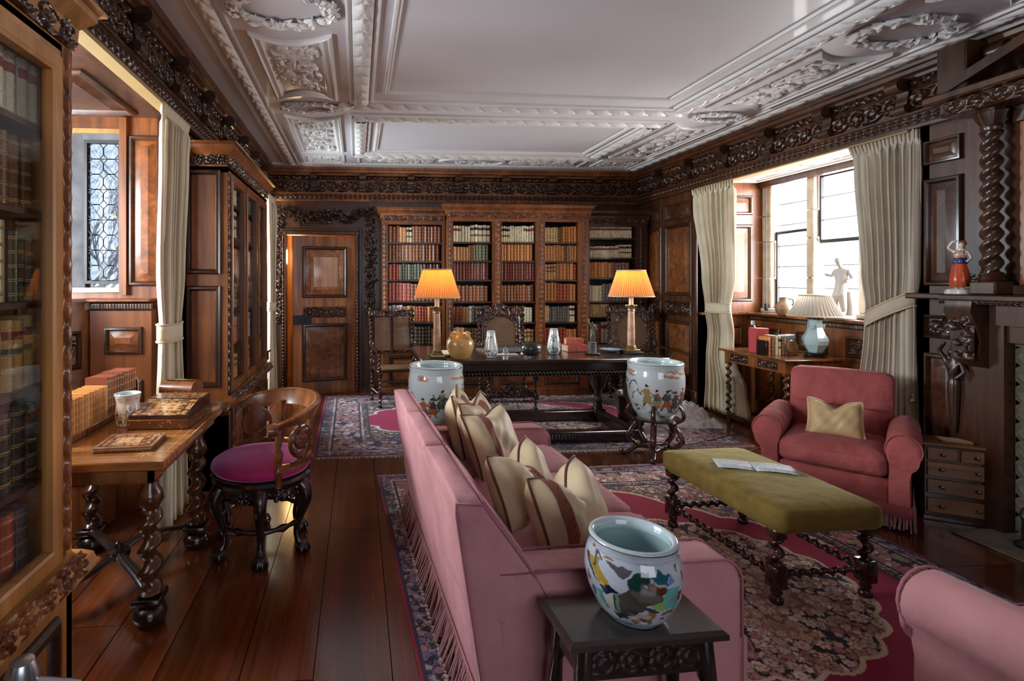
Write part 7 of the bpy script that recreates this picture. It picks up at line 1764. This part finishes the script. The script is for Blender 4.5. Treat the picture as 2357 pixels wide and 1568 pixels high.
# ------------------------------------------------------------------ window-sill things
s = thing('jug', 'brown and grey stoneware jug on the window ledge', 'jug', (4.43, 5.13, 1.1005)); MB().lathe([(.05, 0), (.055, .006), (.075, .05), (.076, .085), (.055, .125), (.038, .145), (.036, .18), (.038, .185), (.032, .18), (.03, .15)], 30, cap1=False).build('body', 'jug_two', s, 60); MB().tube([(.045, -.01, .17), (.08, -.02, .165), (.095, -.02, .13), (.075, -.015, .09)], .008, 8).build('handle', 'jug_brown', s, 60)
s = thing('marble_statue', 'white nude statue against the bright window', 'statue', (4.47, 4.53, 1.10), R(-80)); MB().lathe([(.11, 0), (.115, .012), (.105, .03), (.085, .036)], 32).build('base', 'statue_white', s); 
sv = dict(hip=(0,0,.30,.045), waist=(.008,0,.345,.036), chest=(.012,.004,.42,.05), neck=(.005,-.002,.475,.018), n2=(-.005,-.012,.515,.02), head=(-.008,-.02,.545,.030), top=(-.012,-.015,.575,.022), sl=(.06,.01,.445,.022), el=(.085,.03,.375,.018), hl=(.06,-.03,.34,.014), sr=(-.045,0,.445,.022), er=(-.085,.02,.40,.018), hr=(-.12,-.03,.42,.014), kl=(.028,-.012,.175,.034), al=(.03,.005,.06,.02), fl=(.03,-.04,.045,.016), kr=(-.035,-.02,.18,.032), ar=(-.05,.02,.065,.02), f_r=(-.055,-.03,.045,.016))
se = [('hip','waist'),('waist','chest'),('chest','neck'),('neck','n2'),('n2','head'),('head','top'),('chest','sl'),('sl','el'),('el','hl'),('chest','sr'),('sr','er'),('er','hr'),('hip','kl'),('kl','al'),('al','fl'),('hip','kr'),('kr','ar'),('ar','f_r')]
skin_figure('figure', sv, se, 'statue_white', s)
MB().tube([(.05, .05, .03), (.055, .05, .12), (.045, .045, .22), (.05, .04, .26)], [.035, .03, .028, .02], 10).build('tree_stump', 'statue_white', s, 60)
# porcelain lady on the mantel
s = thing('porcelain_figurine', 'porcelain woman in a red skirt with raised arm on the mantel', 'figurine', (3.69, 2.945, 1.373), R(-62))
MB().lathe([(.065, 0), (.07, .01), (.06, .028), (.045, .034)], 24, mod=lambda t, k: 1+.06*cos(5*t)).build('base', 'porcelain_white', s, 60)
fv = dict(hip=(0,0,.185,.026), waist=(.003,0,.215,.018), chest=(.006,0,.25,.025), neck=(.004,0,.278,.009), head=(.006,-.006,.300,.017), top=(.008,-.004,.316,.012), sl=(-.026,0,.262,.010), el=(-.052,-.004,.285,.009), hl=(-.030,-.01,.322,.008), h2=(-.008,-.01,.328,.007), sr=(.032,0,.258,.010), er=(.048,0,.22,.009), hr=(.03,-.02,.195,.007))
fe = [('hip','waist'),('waist','chest'),('chest','neck'),('neck','head'),('head','top'),('chest','sl'),('sl','el'),('el','hl'),('hl','h2'),('chest','sr'),('sr','er'),('er','hr')]
skin_figure('body', fv, fe, 'porcelain_skin', s)
mb = MB(); mb.lathe([(.040, .045), (.046, .055), (.043, .10), (.036, .15), (.028, .19), (.022, .205), (0, .207)], 26, mod=lambda t, k: 1+.07*cos(7*t+k*.4)); mb.build('skirt', 'skirt_red', s, 60)
mb = MB(); mb.lathe([(.030, .185), (.034, .195), (.030, .215), (.024, .225)], 20, mod=lambda t, k: 1+.1*cos(5*t)); mb.build('sash', 'sash_blue', s, 60)
mb = MB(); mb.lathe([(.022, .213), (.028, .23), (.029, .25), (.022, .268)], 18, mod=lambda t, k: 1+.05*cos(6*t)); mb.build('bodice', 'bodice_print', s, 60)
MB().lathe([(.012, .296), (.019, .306), (.018, .318), (.010, .328), (0, .33)], 14, (.010, .004, 0)).build('hair', 'hair_brown', s, 60)
for dx in (-.014, .012): MB().tube([(dx, -.004, .06), (dx, -.006, .04), (dx, -.02, .033)], [.008, .007, .008], 8).build('foot', 'porcelain_skin', s, 60)
g = np.random.default_rng(3); mb = MB()
for k in range(40):
    mb.M = Matrix.Translation((.05+g.uniform(-.018, .022), .02+g.uniform(-.02, .02), .03+g.uniform(0, .10))) @ Matrix.Rotation(g.uniform(0, 6), 4, 'Z') @ Matrix.Rotation(g.uniform(-1, 1), 4, 'X') @ Matrix.Scale(.012, 4); mb.add([(-1,0,0),(0,-.6,.2),(1,0,0),(0,.6,.2),(0,0,-.3)], [(0,1,2,3),(1,0,4),(2,1,4),(3,2,4),(0,3,4)])
mb.M = None; o = mb.build('bush', 'bush_green', s, 0); o['kind'] = 'stuff'

# ------------------------------------------------------------------ outside: bare tree and a pale wall seen through the leaded panes
s = thing('bare_tree', 'bare grey tree outside the leaded window', 'tree', (-6.2, 12.5, -.27)); g = np.random.default_rng(21); mb = MB()
def branch(p, d, l, r, k):
    pts = [p]; q = Vector(p); dd = Vector(d)
    for i in range(4):
        dd = (dd+Vector((g.uniform(-.25, .25), g.uniform(-.25, .25), g.uniform(-.05, .2)))).normalized(); q = q+dd*l/4; pts.append(tuple(q))
    mb.tube(pts, [r, r*.85, r*.7, r*.6, r*.45], 6)
    if k > 0:
        for j in range(3): branch(pts[2+j % 3], (dd.x+g.uniform(-.9, .9), dd.y+g.uniform(-.9, .9), dd.z+g.uniform(-.2, .5)), l*.7, r*.5, k-1)
for x_ in (-.5, 0, .5): branch((x_, g.uniform(-.3, .3), 0), (g.uniform(-.15, .15), 0, 1), 2.2, .09, 4)
mb.build('trunk', 'bark', s, 60)

# ------------------------------------------------------------------ build the books: the 300 largest in view are things, the others one object
cpos = Vector(camo.location); sized = []
for bk in BOOKS:
    M, w_, d_, h_, mat, lab, grp = bk; c = M @ Vector((w_/2, 0, h_/2)); dist = (c-cpos).length
    fac = abs((M.to_3x3() @ Vector((0, -1, 0))).normalized().dot((cpos-c).normalized())); sized.append((w_*h_*max(.15, fac)/dist**2, bk))
sized.sort(key=lambda q: -q[0]); rest = MB(); rest_uv = []; rmats = []
for i, (_, (M, w_, d_, h_, mat, lab, grp)) in enumerate(sized):
    S = M @ Matrix.Diagonal((w_, d_, h_, 1))
    if mat not in BME: BME[mat] = book_me(mat)
    if i < 300:
        o = put(BME[mat], 'book', None, S); tag(o, lab, 'book', grp)
    else:
        if mat not in rmats: rmats.append(mat)
        rest.cm = rmats.index(mat); rest.M = S; rest.add(_bk.v, _bk.f)
        rest_uv += [(.5 if k < _nsp else (1.2 if k < _nc else 2.0), f) for k, f in enumerate(_bk.f)]
rest.M = None
if rest.f:
    o = rest.build('shelved_books', [LEATH[m_] for m_ in rmats], None, 35); me = o.data; ul = me.uv_layers.new(name='UVMap'); buf = np.zeros((len(me.loops), 2), np.float32); li = 0
    for uu, f in rest_uv:
        for vi in f: buf[li] = (uu, _bk.v[vi][2]); li += 1
    ul.data.foreach_set('uv', buf.ravel()); tag(o, 'remaining rows of leather-bound books on the bookcase shelves', 'books', None, 'stuff')
print('books', len(BOOKS))
